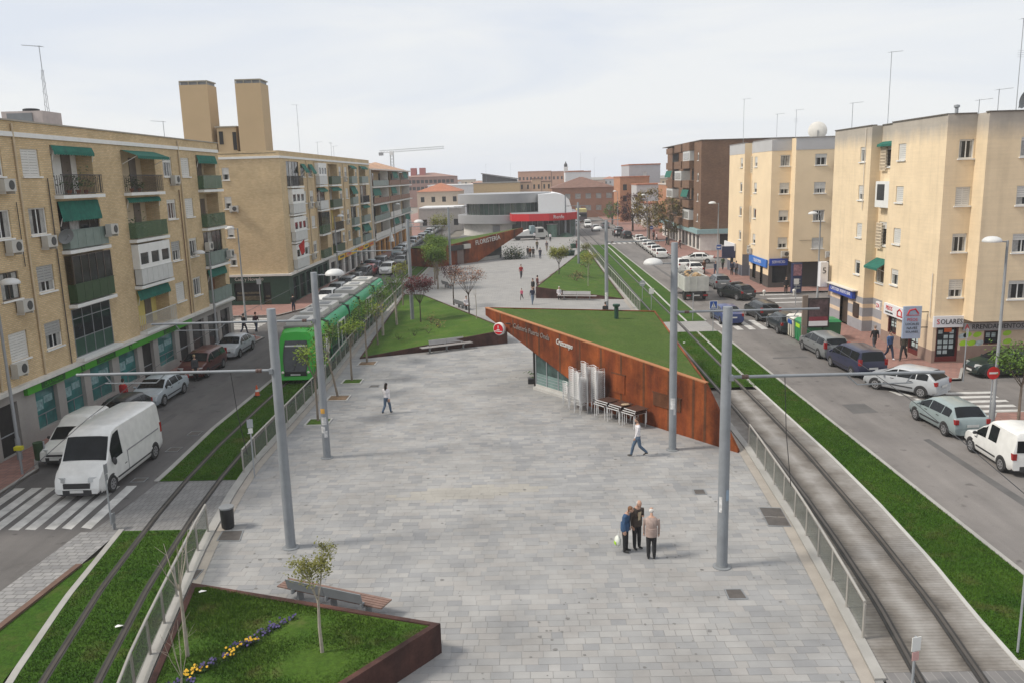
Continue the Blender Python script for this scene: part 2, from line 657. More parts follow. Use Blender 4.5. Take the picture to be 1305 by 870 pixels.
# lines that run along the street: x as a function of y
R_RAIL_O = pl([(9.5, 10), (10.62, 17.9), (11.1, 21.5), (11.47, 25.8), (11.67, 29), (11.96, 34.3), (12.1, 41), (12.17, 48), (12.3, 58), (12.45, 68), (12.9, 120), (13.2, 160), (13.2, 230)])
R_RAIL_I = pl([(7.95, 10), (9.15, 17.9), (9.65, 21.5), (10.02, 25.8), (10.23, 29), (10.5, 34.3), (10.65, 41), (10.72, 48), (10.85, 58), (11.0, 68), (11.45, 120), (11.75, 160), (11.75, 230)])
R_BED_I = pl([(6.6, 10), (8.35, 17.9), (8.8, 22), (9.25, 26.9), (9.75, 35), (9.9, 45), (10.05, 74), (10.1, 101), (10.7, 143)])
R_GRASS_I = pl([(10.6, 12), (11.75, 18.2), (11.95, 20.9), (12.3, 24), (12.62, 28.8), (12.8, 34.2), (12.86, 45.9), (13.05, 58), (13.2, 76), (14.1, 135), (14.2, 146)])
R_ROAD_L = pl([(14.55, 10), (14.6, 58), (14.8, 80), (15.0, 148)])
L_ROAD_R = pl([(-16.45, 10), (-16.2, 24), (-15.6, 29), (-15.45, 33), (-15.85, 40), (-15.95, 60), (-16.2, 100), (-16.4, 170)])
L_RAIL_O = pl([(-10.6, 11), (-12.25, 18.5), (-13.2, 23.3), (-13.95, 28.9), (-14.35, 33), (-14.6, 37), (-14.78, 44), (-14.95, 60), (-15.3, 100), (-15.6, 170)])
L_RAIL_I = pl([(-9.15, 11), (-10.85, 18.5), (-11.77, 23.3), (-12.55, 28.9), (-12.95, 33), (-13.18, 37), (-13.35, 44), (-13.52, 60), (-13.85, 100), (-14.15, 170)])
L_FENCE = pl([(-8.3, 12), (-9.88, 18.44), (-10.57, 22.1), (-11.33, 26.25), (-12.0, 31), (-12.28, 34), (-12.5, 50), (-13.0, 61), (-13.4, 95), (-13.8, 170)])
L_CURB_W = pl([(-11.0, 11), (-13.12, 18.53), (-13.99, 22.7), (-14.73, 27.9)])


def strip(mb, fa, fb, y0, y1, z, step=2.0, extra=()):
 ys = [y0]
 while ys[-1] + step < y1:
  ys.append(ys[-1] + step)
 ys.append(y1)
 for a, b in zip(ys, ys[1:]):
  mb.quad((fa(a), a, z), (fb(a), a, z), (fb(b), b, z), (fa(b), b, z))


def bar(mb, f, y0, y1, w, z0, z1, step=2.0):
 """a long low bar that follows a line"""
 ys = [y0]
 while ys[-1] + step < y1:
  ys.append(ys[-1] + step)
 ys.append(y1)
 for a, b in zip(ys, ys[1:]):
  xa, xb = f(a), f(b)
  mb.hexa([(xa - w / 2, a, z0), (xa + w / 2, a, z0), (xb + w / 2, b, z0), (xb - w / 2, b, z0),
     (xa - w / 2, a, z1), (xa + w / 2, a, z1), (xb + w / 2, b, z1), (xb - w / 2, b, z1)])


k_ = lambda x: (lambda y: x)
g = MB()
g.box(-3000, 3000, -200, 5000, -0.6, -0.16)
g.build('ground', EARTH, kind='structure')

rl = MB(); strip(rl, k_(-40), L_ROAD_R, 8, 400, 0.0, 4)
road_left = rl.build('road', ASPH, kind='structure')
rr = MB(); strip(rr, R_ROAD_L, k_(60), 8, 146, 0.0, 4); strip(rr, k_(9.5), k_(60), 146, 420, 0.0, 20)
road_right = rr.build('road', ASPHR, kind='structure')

# crossings and lane marks: each stripe is a part of its road
def stripe(parent, pts):
 m = MB(); m.prism(pts, 0.0015, 0.006)
 m.build('road_marking', PAINT, parent)

for i in range(9):                                   # crossing in front of the white vans
 x = -21.0 + i * 0.66 + (0.05 if i % 2 else 0)
 if i < 8:
  stripe(road_left, [(x, 27.9 + 0.02 * i), (x + 0.42, 27.9), (x + 0.12, 32.2), (x - 0.3, 32.2)])
for i in range(7):                                   # crossing beyond the tram
 x = -21.2 + i * 0.8
 stripe(road_left, [(x, 121), (x + 0.42, 121), (x + 0.42, 125), (x, 125)])
for i in range(7):                                   # crossing at the side street by the dark green shop
 y = 69.0 + i * 0.85
 stripe(road_left, [(-26.5, y), (-23.0, y), (-23.0, y + 0.45), (-26.5, y + 0.45)])
for i in range(6):                                   # right road crossing behind the blue car
 x = 15.3 + i * 0.95
 stripe(road_right, [(x, 63.3), (x + 0.5, 63.3), (x + 0.5, 67.4), (x, 67.4)])
for i in range(7):                                   # far right crossing
 x = 14.7 + i * 0.95
 stripe(road_right, [(x, 147.5), (x + 0.5, 147.5), (x + 0.5, 153), (x, 153)])
for y, xa, xb in ((42.75, 21.2, 24.7), (41.9, 22.1, 24.75), (40.98, 22.3, 24.6), (40.1, 22.1, 24.35), (39.2, 21.9, 24.0), (43.6, 22.4, 24.9)):
 stripe(road_right, [(xa, y - 0.2), (xb, y - 0.2), (xb + 0.05, y + 0.2), (xa, y + 0.2)])
for (xa, ya) in ((19.9, 43.9), (20.3, 43.6), (20.5, 42.3)):
 stripe(road_right, [(xa, ya - 0.5), (xa + 0.22, ya - 0.5), (xa + 0.05, ya + 0.45), (xa - 0.17, ya + 0.45)])
for y in (76, 78.5, 81, 83.5):
 stripe(road_right, [(23, y), (26.5, y), (26.5, y + 0.5), (23, y + 0.5)])

# mended strips and patches of newer asphalt
PATCH = mat('asphalt_patch', (0.10, 0.096, 0.094), 0.85, 0.2, 1.0, bump=0.2, world=True)
for rd, x0, y0, x1, y1 in ((road_right, 16.2, 40.2, 17.5, 42.0), (road_right, 17.6, 27.5, 18.0, 36.0), (road_right, 16.0, 53.0, 18.3, 53.5), (road_left, -19.3, 38.0, -18.9, 60.0), (road_left, -17.9, 43.0, -17.0, 45.2), (road_right, 16.9, 86, 17.3, 120), (road_left, -18.6, 22.0, -17.2, 23.2)):
 m = MB(); m.prism([(x0, y0), (x1, y0 + 0.15), (x1 - 0.05, y1), (x0 + 0.04, y1 - 0.1)], 0.0008, 0.003); m.build('asphalt_patch', PATCH, rd)
# sidewalks with kerbs
def walk(poly, name='pavement', material=None, z=0.12):
 m = MB(); m.prism(poly, -0.1, z)
 o = m.build(name, material or SIDEW, kind='structure')
 kb = MB()
 n = len(poly)
 for i in range(n):
  a, b = Vector((*poly[i], 0)), Vector((*poly[(i + 1) % n], 0))
  d = (b - a).normalized(); nn = Vector((d.y, -d.x, 0)) * 0.15
  kb.hexa([(*(a)[:2], -0.1), (*(b)[:2], -0.1), (*(b - nn)[:2], -0.1), (*(a - nn)[:2], -0.1),
     (*(a)[:2], z + 0.012), (*(b)[:2], z + 0.012), (*(b - nn)[:2], z + 0.012), (*(a - nn)[:2], z + 0.012)])
 kb.build('kerb', KERB, o)
 return o

walk([(-21.5, 34.3), (-22.3, 35.6), (-22.3, 60.6), (-21.1, 61.6), (-20.9, 64.6), (-22.2, 65.6), (-30, 65.6), (-30, 8), (-20.2, 8), (-20.4, 27), (-21.4, 31.5)])
walk([(-23.0, 75.5), (-21.4, 79.4), (-21.4, 118.5), (-22.5, 119.5), (-22.5, 126), (-21.6, 128), (-21.6, 330), (-40, 330), (-40, 76.0)])
walk([(20.85, 46.2), (24.6, 46.2), (26.05, 48.75), (45, 48.9), (45, 50.6), (45, 70), (23.2, 70), (20.85, 66.5)][::1])
walk([(20.9, 79.5), (22.6, 82.2), (45, 82.2), (45, 106), (26.5, 106), (20.9, 103)])
walk([(21.5, 118), (45, 118), (45, 330), (21.5, 330)])
walk([(21.6, 10), (45, 10), (45, 38.4), (24.6, 39.6), (22.8, 39.6), (21.75, 38.0)])

# plaza ground: a sand-coloured base with every stone laid on it
plz = MB()
strip(plz, lambda y: L_FENCE(y) + 0.05, R_BED_I, 8, 143, -0.002, 3)
strip(plz, lambda y: L_FENCE(y) + 0.05, k_(10.6), 143, 190, -0.008, 6)
plaza = plz.build('plaza', PAVJOINT, kind='structure')

PCOLS = [(0.292, 0.287, 0.281), (0.273, 0.271, 0.269), (0.306, 0.299, 0.291), (0.238, 0.239, 0.243), (0.284, 0.275, 0.265), (0.260, 0.260, 0.261), (0.297, 0.286, 0.276), (0.318, 0.302, 0.274)]
PM = [mat('paving_stone_%s' % s, c, 0.85, 0.19, 0.42, bump=0.12, bscale=30, world=True) for s, c in
  zip(('pale', 'grey', 'light', 'slate', 'warm', 'mid', 'rose', 'sandy'), PCOLS)]
PW = [22, 20, 20, 8, 14, 16, 12]
stones = []
y = 12.0
ri = 0
rp_ = random.Random(5)
while y < 66:
 d = 0.30 if y < 44 else 0.42
 yc = y + d / 2
 xa, xb = L_FENCE(yc) + 0.62, R_BED_I(yc) - 0.62
 x = xa + rp_.uniform(-0.5, 0)
 while x < xb:
  l = rp_.choice((0.3, 0.42, 0.42, 0.56, 0.56)) * (1.0 if y < 44 else 1.3)
  a, b = max(x, xa), min(x + l, xb)
  if b - a > 0.06:
   k = rp_.choices(range(7), PW)[0]
   # a soft drift of tone across the square
   if math.sin(x * 0.45 + 1.1) * math.sin(yc * 0.22 + x * 0.1) > 0.45 and rp_.random() < 0.5:
    k = rp_.choice((3, 5, 1))
   if ((x + 2.6) / 2.9) ** 2 + ((yc - 31.0 - 0.12 * x) / 0.75) ** 2 < rp_.uniform(0.5, 1.2): k = 7
   stones.append((a, b, y, y + d, k))
  x += l
 y += d
 ri += 1
def in_view(s):
 x, y = (s[0] + s[1]) / 2, s[2]
 return y > 17.6 and abs(x) < y * 0.6 and not (x < -2.2 and y < 24.5 and (x + 2.4) * 0.48 + (y - 19.5) < 0.4)
near = sorted([s for s in stones if in_view(s)], key=lambda s: s[2] - (s[1] - s[0]) * 2.0)[:300]
nearset = set(near)
pcache = {}
for s in near:
 l = round(s[1] - s[0], 2)
 key = (l, s[4])
 if key not in pcache:
  q = MB(); d = 0.3; h = l - 0.006
  q.add([(0.003, 0.003, -0.03), (h, 0.003, -0.03), (h, d - 0.003, -0.03), (0.003, d - 0.003, -0.03),
    (0.006, 0.006, 0.004), (h - 0.003, 0.006, 0.004), (h - 0.003, d - 0.006, 0.004), (0.006, d - 0.006, 0.004)],
    [(4, 5, 6, 7), (0, 1, 5, 4), (1, 2, 6, 5), (2, 3, 7, 6), (3, 0, 4, 7)])
  pcache[key] = q.mesh('paving_stone', PM[s[4]])
 o = put('paving_stone', pcache[key], plaza, (s[0], s[2], rp_.uniform(-0.003, 0.003)))
q = MB()
for s in stones:
 if s in nearset:
  continue
 q.mi = s[4]
 e = 0.003
 zt = 0.004 + rp_.uniform(-0.003, 0.003)
 q.add([(s[0] + e, s[2] + e, zt), (s[1] - e, s[2] + e, zt), (s[1] - e, s[3] - e, zt), (s[0] + e, s[3] - e, zt),
   (s[0] + e, s[2] + e, -0.025), (s[1] - e, s[2] + e, -0.025), (s[1] - e, s[3] - e, -0.025), (s[0] + e, s[3] - e, -0.025)],
   [(0, 1, 2, 3), (4, 5, 1, 0), (5, 6, 2, 1), (6, 7, 3, 2), (7, 4, 0, 3)])
q.build('paving', PM, plaza, kind='stuff')
q = MB()
strip(q, lambda y: L_FENCE(y) + 0.6, lambda y: R_BED_I(y) - 0.6, 66.2, 143, 0.008, 3)
strip(q, lambda y: L_FENCE(y) + 0.6, k_(10.5), 143, 172, 0.008, 6)
q.build('far_paving', PAVFAR, plaza, kind='stuff')
q = MB(); sr = random.Random(77)                  # chewing gum, drips and worn spots trodden into the stones
for i in range(420):
 y_ = 17 + 40 * sr.random() ** 1.4; x_ = sr.uniform(L_FENCE(y_) + 1, R_BED_I(y_) - 1); r_ = sr.choice((0.025, 0.03, 0.04, 0.05, 0.07))
 q.add([(x_ + r_ * sr.uniform(.6, 1.2) * math.cos(a), y_ + r_ * sr.uniform(.6, 1.2) * math.sin(a), 0.0085) for a in [2 * PI * j / 8 for j in range(8)]], [tuple(range(8))])
q.build('paving_stain', mat('paving_stain', (0.17, 0.165, 0.16), 0.9, 0.2, world=True), plaza, kind='stuff')
# edge bands of the plaza: beige pavers and pale kerb under the railings
q = MB()
strip(q, lambda y: R_BED_I(y) - 0.60, lambda y: R_BED_I(y) - 0.27, 12, 143, 0.010, 1.5)
strip(q, lambda y: L_FENCE(y) + 0.30, lambda y: L_FENCE(y) + 0.60, 12, 170, 0.010, 1.5)
q.build('edge_band', BEIGE, plaza)
q = MB()
bar(q, lambda y: R_BED_I(y) - 0.12, 18.0, 143, 0.28, -0.05, 0.055, 1.0)
bar(q, lambda y: L_FENCE(y) + 0.12, 12, 170, 0.32, -0.05, 0.055, 1.0)
q.build('edge_kerb', KERB, plaza)

# ---- right track: grooved concrete near, grass further away
def track_conc():
 m, n, b = _base('grooved_track_concrete')
 L = n.links
 g = n.nodes.new('ShaderNodeNewGeometry')
 sp = n.nodes.new('ShaderNodeSeparateXYZ'); L.new(g.outputs['Position'], sp.inputs[0])
 wv = node(n, 'ShaderNodeTexWave', Scale=1.0, Distortion=0.25, Detail=2.0)
 wv.bands_direction = 'Y'
 mp_ = node(n, 'ShaderNodeMapping'); mp_.inputs['Scale'].default_value = (0.15, 2.1, 1)
 L.new(g.outputs['Position'], mp_.inputs[0]); L.new(mp_.outputs[0], wv.inputs['Vector'])
 k = ramp(n, wv.outputs['Fac'], [(0.05, (0.80,) * 3), (0.3, (1.0,) * 3)])
 at = n.nodes.new('ShaderNodeAttribute'); at.attribute_name = 'wear'
 z = node(n, 'ShaderNodeTexNoise', Scale=0.9, Detail=6.0, Roughness=0.65)
 L.new(g.outputs['Position'], z.inputs['Vector'])
 ad = node(n, 'ShaderNodeMath', operation='MULTIPLY_ADD'); L.new(z.outputs['Fac'], ad.inputs[0]); ad.inputs[1].default_value = 0.9
 L.new(at.outputs['Fac'], ad.inputs[2])
 base = ramp(n, ad.outputs[0], [(0.40, (0.30, 0.284, 0.267)), (0.74, (0.155, 0.138, 0.12)), (1.02, (0.055, 0.047, 0.04))])
 c = mixc(n, base, k, 1.0, 'MULTIPLY')
 L.new(c, b.inputs['Base Color']); b.inputs['Roughness'].default_value = 0.85
 bp = node(n, 'ShaderNodeBump', Strength=0.6, Distance=0.02); L.new(wv.outputs['Fac'], bp.inputs['Height']); L.new(bp.outputs[0], b.inputs['Normal'])
 return m

def worn_strip(name, y0, y1, z, material):
 """concrete between kerb and grass; 'wear' is the brown oil stain that follows each rail"""
 vs, fs, wr = [], [], []
 ys = np.arange(y0, y1 + 0.01, 1.0)
 offs = None
 for j, yy in enumerate(ys):
  a, i_, o_, e = R_BED_I(yy), R_RAIL_I(yy), R_RAIL_O(yy), R_GRASS_I(yy)
  row = [(a, 0.1), ((a + i_) / 2, 0.25), (i_ - 0.1, 0.38), (i_ + 0.1, 0.42), (i_ + 0.35, 0.25), ((i_ + o_) / 2, 0.0), (o_ - 0.35, 0.22), (o_ - 0.1, 0.42), (o_ + 0.1, 0.42), (o_ + 0.35, 0.2), (e, 0.0)]
  for x, w_ in row:
   vs.append((x, yy, z)); wr.append(w_)
 c = len(row)
 for j in range(len(ys) - 1):
  for k in range(c - 1):
   fs.append((j * c + k, j * c + k + 1, (j + 1) * c + k + 1, (j + 1) * c + k))
 me = bpy.data.meshes.new(name); me.from_pydata(vs, [], fs); me.materials.append(material)
 at = me.attributes.new('wear', 'FLOAT', 'POINT'); at.data.foreach_set('value', wr)
 return put(name, me, kind='structure')

worn_strip('track_bed', 18.3, 45.9, 0.012, track_conc())
DPAV = brick('dark_crossing_pavers', (0.21, 0.20, 0.195), (0.165, 0.16, 0.16), (0.25, 0.24, 0.23), 0.22, 30.0, 0.012, flat=True, bump=0.2)
LPAV = brick('grey_crossing_pavers', (0.235, 0.23, 0.225), (0.20, 0.196, 0.193), (0.14, 0.136, 0.132), 0.2, 0.4, 0.012, flat=True, bump=0.2)
q = MB(); strip(q, R_BED_I, lambda y: R_GRASS_I(y) + 3, 8, 18.3, 0.008, 2); q.build('track_crossing', DPAV, kind='structure')
q = MB(); strip(q, R_BED_I, R_ROAD_L, 62.9, 67.5, 0.012, 2); q.build('footpath', PAVFAR, kind='structure')
q = MB(); strip(q, R_GRASS_I, R_ROAD_L, 18.6, 45.9, 0.03, 1.5); strip(q, R_BED_I, R_ROAD_L, 45.9, 62.9, 0.03, 1.5); strip(q, R_BED_I, R_ROAD_L, 67.5, 146, 0.03, 2)
lawn_r = q.build('track_lawn', GRASS, kind='structure')
q = MB(); bar(q, lambda y: R_ROAD_L(y) + 0.07, 18.6, 62.9, 0.15, -0.05, 0.06, 2); bar(q, lambda y: R_ROAD_L(y) + 0.07, 67.5, 146, 0.15, -0.05, 0.06, 2)
q.build('kerb', KERB, road_right)
q = MB(); bar(q, lambda y: R_GRASS_I(y) + 0.04, 18.6, 45.9, 0.12, -0.02, 0.045, 1); bar(q, R_GRASS_I, 45.9, 62.9, 0.16, -0.02, 0.05, 1); bar(q, R_GRASS_I, 67.5, 146, 0.16, -0.02, 0.05, 2)
q.build('kerb', CONC, lawn_r)
q = MB(); q.prism([(R_GRASS_I(18.2), 12), (20, 12), (R_ROAD_L(18) + 0.4, 18.6), (R_GRASS_I(18.2), 18.6)], -0.1, 0.09); q.build('pavement', CONC, kind='structure')

# ---- left track
q = MB(); strip(q, L_ROAD_R, L_FENCE, 27.6, 32.6, 0.012, 1); q.build('track_crossing', LPAV, kind='structure')
q = MB(); strip(q, L_ROAD_R, lambda y: L_FENCE(y), 32.6, 98.5, 0.03, 1.5); strip(q, L_ROAD_R, L_FENCE, 103.5, 170, 0.03, 3)
strip(q, lambda y: L_CURB_W(y), L_FENCE, 11, 27.6, 0.03, 1)
lawn_l = q.build('track_lawn', GRASS, kind='structure')
q = MB(); strip(q, L_ROAD_R, L_FENCE, 98.5, 103.5, 0.012, 1); q.build('footpath', PAVFAR, kind='structure')
q = MB(); bar(q, lambda y: L_CURB_W(y), 11, 27.75, 0.2, -0.05, 0.05, 1); q.build('kerb', KERB, lawn_l)
q = MB(); bar(q, lambda y: L_ROAD_R(y) - 0.1, 32.6, 98.5, 0.22, -0.05, 0.055, 1.5); q.build('kerb', KERB, road_left)
BROWNK = mat('brown_steel_edge', (0.13, 0.075, 0.055), 0.7, 0.2, world=True)
q = MB(); q.prism([(-16.0, 11), (-15.0, 20.6), (-14.72, 24.85), (-14.4, 26.0), (-13.3, 18.6), (-11.2, 11)], 0.0, 0.03); verge = q.build('verge', GRASS, kind='structure')
q = MB(); bar(q, pl([(-16.05, 11), (-14.98, 20.8), (-14.74, 24.9)]), 11, 24.9, 0.2, -0.05, 0.1, 1); q.build('edging', BROWNK, verge)
GSET = brick('granite_setts', (0.30, 0.295, 0.29), (0.22, 0.218, 0.22), (0.165, 0.162, 0.16), 0.34, 0.24, 0.02, flat=True, bump=0.5)
q = MB(); strip(q, pl([(-17.4, 10), (-16.3, 23.4), (-16.1, 27.7)]), pl([(-16.1, 11), (-14.98, 20.8), (-14.74, 24.9), (-14.72, 27.6)]), 10, 27.6, 0.02, 1); q.build('footpath', GSET, kind='structure')

# rails: head and dark groove each
for nm, f, y0, y1 in (('rail', R_RAIL_I, 10, 230), ('rail', R_RAIL_O, 10, 230), ('rail', L_RAIL_I, 11, 170), ('rail', L_RAIL_O, 11, 170)):
 q = MB(); bar(q, f, y0, y1, 0.085, -0.02, 0.047, 1.0)
 o = q.build(nm, RAILM, kind='structure')
 q = MB(); bar(q, lambda y: f(y) + 0.075, y0, y1, 0.06, -0.02, 0.036, 1.0); bar(q, lambda y: f(y) - 0.085, y0, y1, 0.08, -0.02, 0.036, 1.0)
 q.build('groove', GROOVE, o)

# iron covers let into the paving
IRON = mat('cover_iron', (0.085, 0.075, 0.068), 0.6, 0.25, 3.0, bump=0.3, bscale=60)
def cover(poly, label, parts=1):
 cx = sum(p[0] for p in poly) / 4; cy = sum(p[1] for p in poly) / 4
 t = thing('manhole_cover', label, 'manhole cover', (cx, cy, 0.016), baked=True, group='iron covers let into the paving')
 q = MB()
 v = [Vector((*p, 0)) for p in poly]
 for i in range(4):
  a, b = v[i], v[(i + 1) % 4]; c = (v[0] + v[1] + v[2] + v[3]) / 4
  a2, b2 = a + (c - a).normalized() * 0.06, b + (c - b).normalized() * 0.06
  q.hexa([(*a[:2], 0.0), (*b[:2], 0.0), (*b2[:2], 0.0), (*a2[:2], 0.0), (*a[:2], 0.022), (*b[:2], 0.022), (*b2[:2], 0.022), (*a2[:2], 0.022)])
 q.build('frame', GREYM, t)
 for k in range(parts):
  l0, l1 = k / parts + 0.02, (k + 1) / parts - 0.02
  q = MB(); q.prism([tuple((v[0].lerp(v[3], l0))[:2]), tuple((v[1].lerp(v[2], l0))[:2]), tuple((v[1].lerp(v[2], l1))[:2]), tuple((v[0].lerp(v[3], l1))[:2])], 0.0, 0.018)
  q.build('lid', IRON, t)
cover([(8.15, 26.94), (8.92, 26.83), (9.05, 28.5), (8.27, 28.61)], 'double iron access cover beside the right railing, largest in the square', 2)
cover([(6.23, 29.93), (6.7, 29.93), (6.7, 30.47), (6.25, 30.47)], 'small iron cover between the near right mast and the walking man')
cover([(5.58, 21.96), (6.15, 21.96), (6.1, 22.57), (5.6, 22.57)], 'square iron cover in front of the near right mast')
cover([(-10.88, 26.62), (-10.04, 26.58), (-10.21, 27.49), (-10.97, 27.45)], 'iron cover in front of the black litter bin')
cover([(-10.95, 23.8), (-10.5, 23.8), (-10.5, 24.5), (-10.95, 24.5)], 'small iron cover between left railing and planted bed corner')
cover([(-11.3, 40.3), (-10.7, 40.3), (-10.7, 40.8), (-11.3, 40.8)], 'dark iron cover at the left railing by the first tree')
cover([(-9.5, 47.9), (-8.9, 47.9), (-8.9, 48.4), (-9.5, 48.4)], 'small iron cover right of the square tree pits')
cover([(-16.9, 36.5), (-16.3, 36.5), (-16.3, 37.2), (-16.9, 37.2)], 'iron gully cover on the left road nearest the zebra crossing')
cover([(-16.9, 39.0), (-16.3, 39.0), (-16.3, 39.7), (-16.9, 39.7)], 'iron gully cover on the left road by the lawn kerb')
cover([(-16.7, 32.6), (-16.1, 32.6), (-16.1, 33.1), (-16.7, 33.1)], 'worn gully cover at the lawn corner beside the zebra crossing')

# ---- tilted lawns framed in weathering steel
RUSTD = rust_mat('dark_weathering_steel', (0.10, 0.045, 0.035), (0.075, 0.036, 0.03), (0.045, 0.025, 0.022))
def raised_bed(poly, zs, label, inner=0.1):
 cx = sum(p[0] for p in poly) / len(poly); cy = sum(p[1] for p in poly) / len(poly)
 t = thing('raised_bed', label, 'planted bed', (cx, cy, 0), baked=True)
 n = len(poly)
 def ins(i, d):
  p0, p1, p2 = (Vector(poly[(i + k) % n]) for k in (-1, 0, 1))
  e1, e2 = (p1 - p0).normalized(), (p2 - p1).normalized()
  n1, n2 = Vector((-e1.y, e1.x)), Vector((-e2.y, e2.x))
  b = (n1 + n2); b = b / max(0.25, b.dot(n1))
  return p1 + b * d
 q = MB()
 for i in range(n):
  j = (i + 1) % n
  a, b = Vector(poly[i]), Vector(poly[j]); a2, b2 = ins(i, inner), ins(j, inner)
  q.hexa([(*a, 0), (*b, 0), (*b2, 0), (*a2, 0), (*a, zs[i]), (*b, zs[j]), (*b2, zs[j]), (*a2, zs[i])])
 q.build('steel_wall', RUSTD, t)
 # the lawn: a fine grid so the turf undulates a little
 P = [Vector((*ins(i, inner), zs[i] - 0.04)) for i in range(n)]
 bm = bmesh.new(); f = bm.faces.new([bm.verts.new(p) for p in P])
 bmesh.ops.triangulate(bm, faces=[f])
 for _ in range(5):
  bmesh.ops.subdivide_edges(bm, edges=[e for e in bm.edges if e.calc_length() > 0.5], cuts=1)
  bmesh.ops.triangulate(bm, faces=bm.faces[:])
 rr_ = random.Random(2)
 for v in bm.verts:
  if not v.is_boundary:
   v.co.z += 0.03 * math.sin(v.co.x * 1.9 + v.co.y) + 0.025 * math.sin(v.co.y * 2.7 - v.co.x * 0.6)
 off = t.location
 bmesh.ops.translate(bm, verts=bm.verts[:], vec=-off)
 me = bpy.data.meshes.new('lawn'); bm.to_mesh(me); bm.free(); me.materials.append(GRASS2)
 me.polygons.foreach_set('use_smooth', [True] * len(me.polygons))
 put('lawn', me, t)
 return t, poly, zs

def bedz(poly, zs):
 A = np.array([[p[0], p[1], 1] for p in poly[:3]]); c = np.linalg.solve(A, np.array(zs[:3]))
 return lambda x, y: c[0] * x + c[1] * y + c[2]
B1 = [(-10.45, 23.4), (-8.0, 12.2), (-2.4, 19.5)]
bed1 = raised_bed(B1, [0.12, 0.80, 0.84], 'tilted lawn bed with brown steel walls in the near left corner', 0.16)
bz1 = bedz(B1, [0.12, 0.80, 0.84])
B2 = [(-11.6, 56.0), (-1.45, 60.3), (-1.6, 61.2), (-10.9, 87.2), (-13.0, 88.0)]
bed2 = raised_bed(B2, [0.10, 1.02, 1.0, 0.10, 0.10], 'wedge of lawn with a dark steel wall beside the tram')
bz2 = bedz([B2[0], B2[1], B2[3]], [0.1, 1.02, 0.1])
B3 = [(1.0, 83.0), (9.6, 80.7), (10.2, 135.5), (9.4, 135.5)]
bed3 = raised_bed(B3, [1.15, 0.08, 0.10, 0.15], 'wedge of lawn with a dark steel wall beside the right tracks')
bz3 = bedz(B3, [1.15, 0.08, 0.10])

# blades and tufts of turf, past counting
GRASSB = grass_mat('lawn_blade', (0.052, 0.120, 0.012), (0.105, 0.18, 0.023), (0.17, 0.145, 0.06), 0.56)
def turf(name, regions, n, h, material, seed, wd=0.028):
 r = np.random.RandomState(seed)
 P = []
 for (f0, f1, ya, yb, zf, wgt) in regions:
  k = int(n * wgt)
  yy = ya + (yb - ya) * r.rand(k) ** 1.35
  x0 = np.array([f0(v) for v in yy]); x1 = np.array([f1(v) for v in yy])
  xx = x0 + (x1 - x0) * r.rand(k)
  P.append(np.stack([xx, yy, np.array([zf(a, b) for a, b in zip(xx, yy)])], 1))
 P = np.concatenate(P); k = len(P)
 a = r.rand(k) * 2 * PI; hh = h * (0.5 + r.rand(k)); ln = (r.rand(k, 2) - 0.5) * h * 1.1
 w2 = wd * (0.6 + 0.8 * r.rand(k)) / 2
 dx, dy = np.cos(a) * w2, np.sin(a) * w2
 V = np.empty((k, 3, 3))
 V[:, 0] = P + np.stack([dx, dy, np.zeros(k)], 1); V[:, 1] = P - np.stack([dx, dy, np.zeros(k)], 1)
 V[:, 2] = P + np.stack([ln[:, 0], ln[:, 1], hh], 1)
 me = bpy.data.meshes.new(name)
 me.vertices.add(3 * k); me.vertices.foreach_set('co', V.reshape(-1))
 me.loops.add(3 * k); me.loops.foreach_set('vertex_index', np.arange(3 * k, dtype=np.int32))
 me.polygons.add(k); me.polygons.foreach_set('loop_start', np.arange(0, 3 * k, 3, dtype=np.int32))
 me.polygons.foreach_set('loop_total', np.full(k, 3, dtype=np.int32))
 me.materials.append(material); me.update(); me.validate()
 return put(name, me, kind='stuff')
flat = lambda x, y: 0.03
off_ = lambda f, d: (lambda y: f(y) + d)
turf('grass', [(off_(R_GRASS_I, 0.12), off_(R_ROAD_L, -0.02), 18.6, 45.9, flat, 0.34),
    (off_(L_CURB_W, 0.15), off_(L_RAIL_O, -0.14), 14, 27.5, flat, 0.05), (off_(L_RAIL_O, 0.14), off_(L_RAIL_I, -0.14), 14, 27.5, flat, 0.10),
    (off_(L_RAIL_I, 0.14), off_(L_FENCE, -0.05), 14, 27.5, flat, 0.05),
    (off_(L_ROAD_R, 0.05), off_(L_RAIL_O, -0.14), 32.7, 60, flat, 0.06), (off_(L_RAIL_O, 0.14), off_(L_RAIL_I, -0.14), 32.7, 60, flat, 0.07),
    (off_(L_RAIL_I, 0.14), off_(L_FENCE, -0.05), 32.7, 60, flat, 0.05),
    (off_(R_BED_I, 0.1), off_(R_RAIL_I, -0.14), 46, 62.8, flat, 0.05), (off_(R_RAIL_I, 0.14), off_(R_RAIL_O, -0.14), 46, 62.8, flat, 0.07), (off_(R_RAIL_O, 0.14), off_(R_ROAD_L, -0.05), 46, 62.8, flat, 0.12)],
  130000, 0.05, grass_mat('track_blade', (0.043, 0.115, 0.009), (0.084, 0.165, 0.017), (0.15, 0.14, 0.05), 0.54), 3)
b1l = pl([(-8.0 + 0.2, 12.4), (-10.2, 23.1)]); b1r = pl([(-7.8, 12.4), (-2.75, 19.35), (-2.75, 19.4), (-10.0, 23.1)])
turf('grass', [(b1l, b1r, 12.6, 23.0, lambda x, y: bz1(x, y) - 0.05, 1.0)], 75000, 0.055, GRASSB, 4)
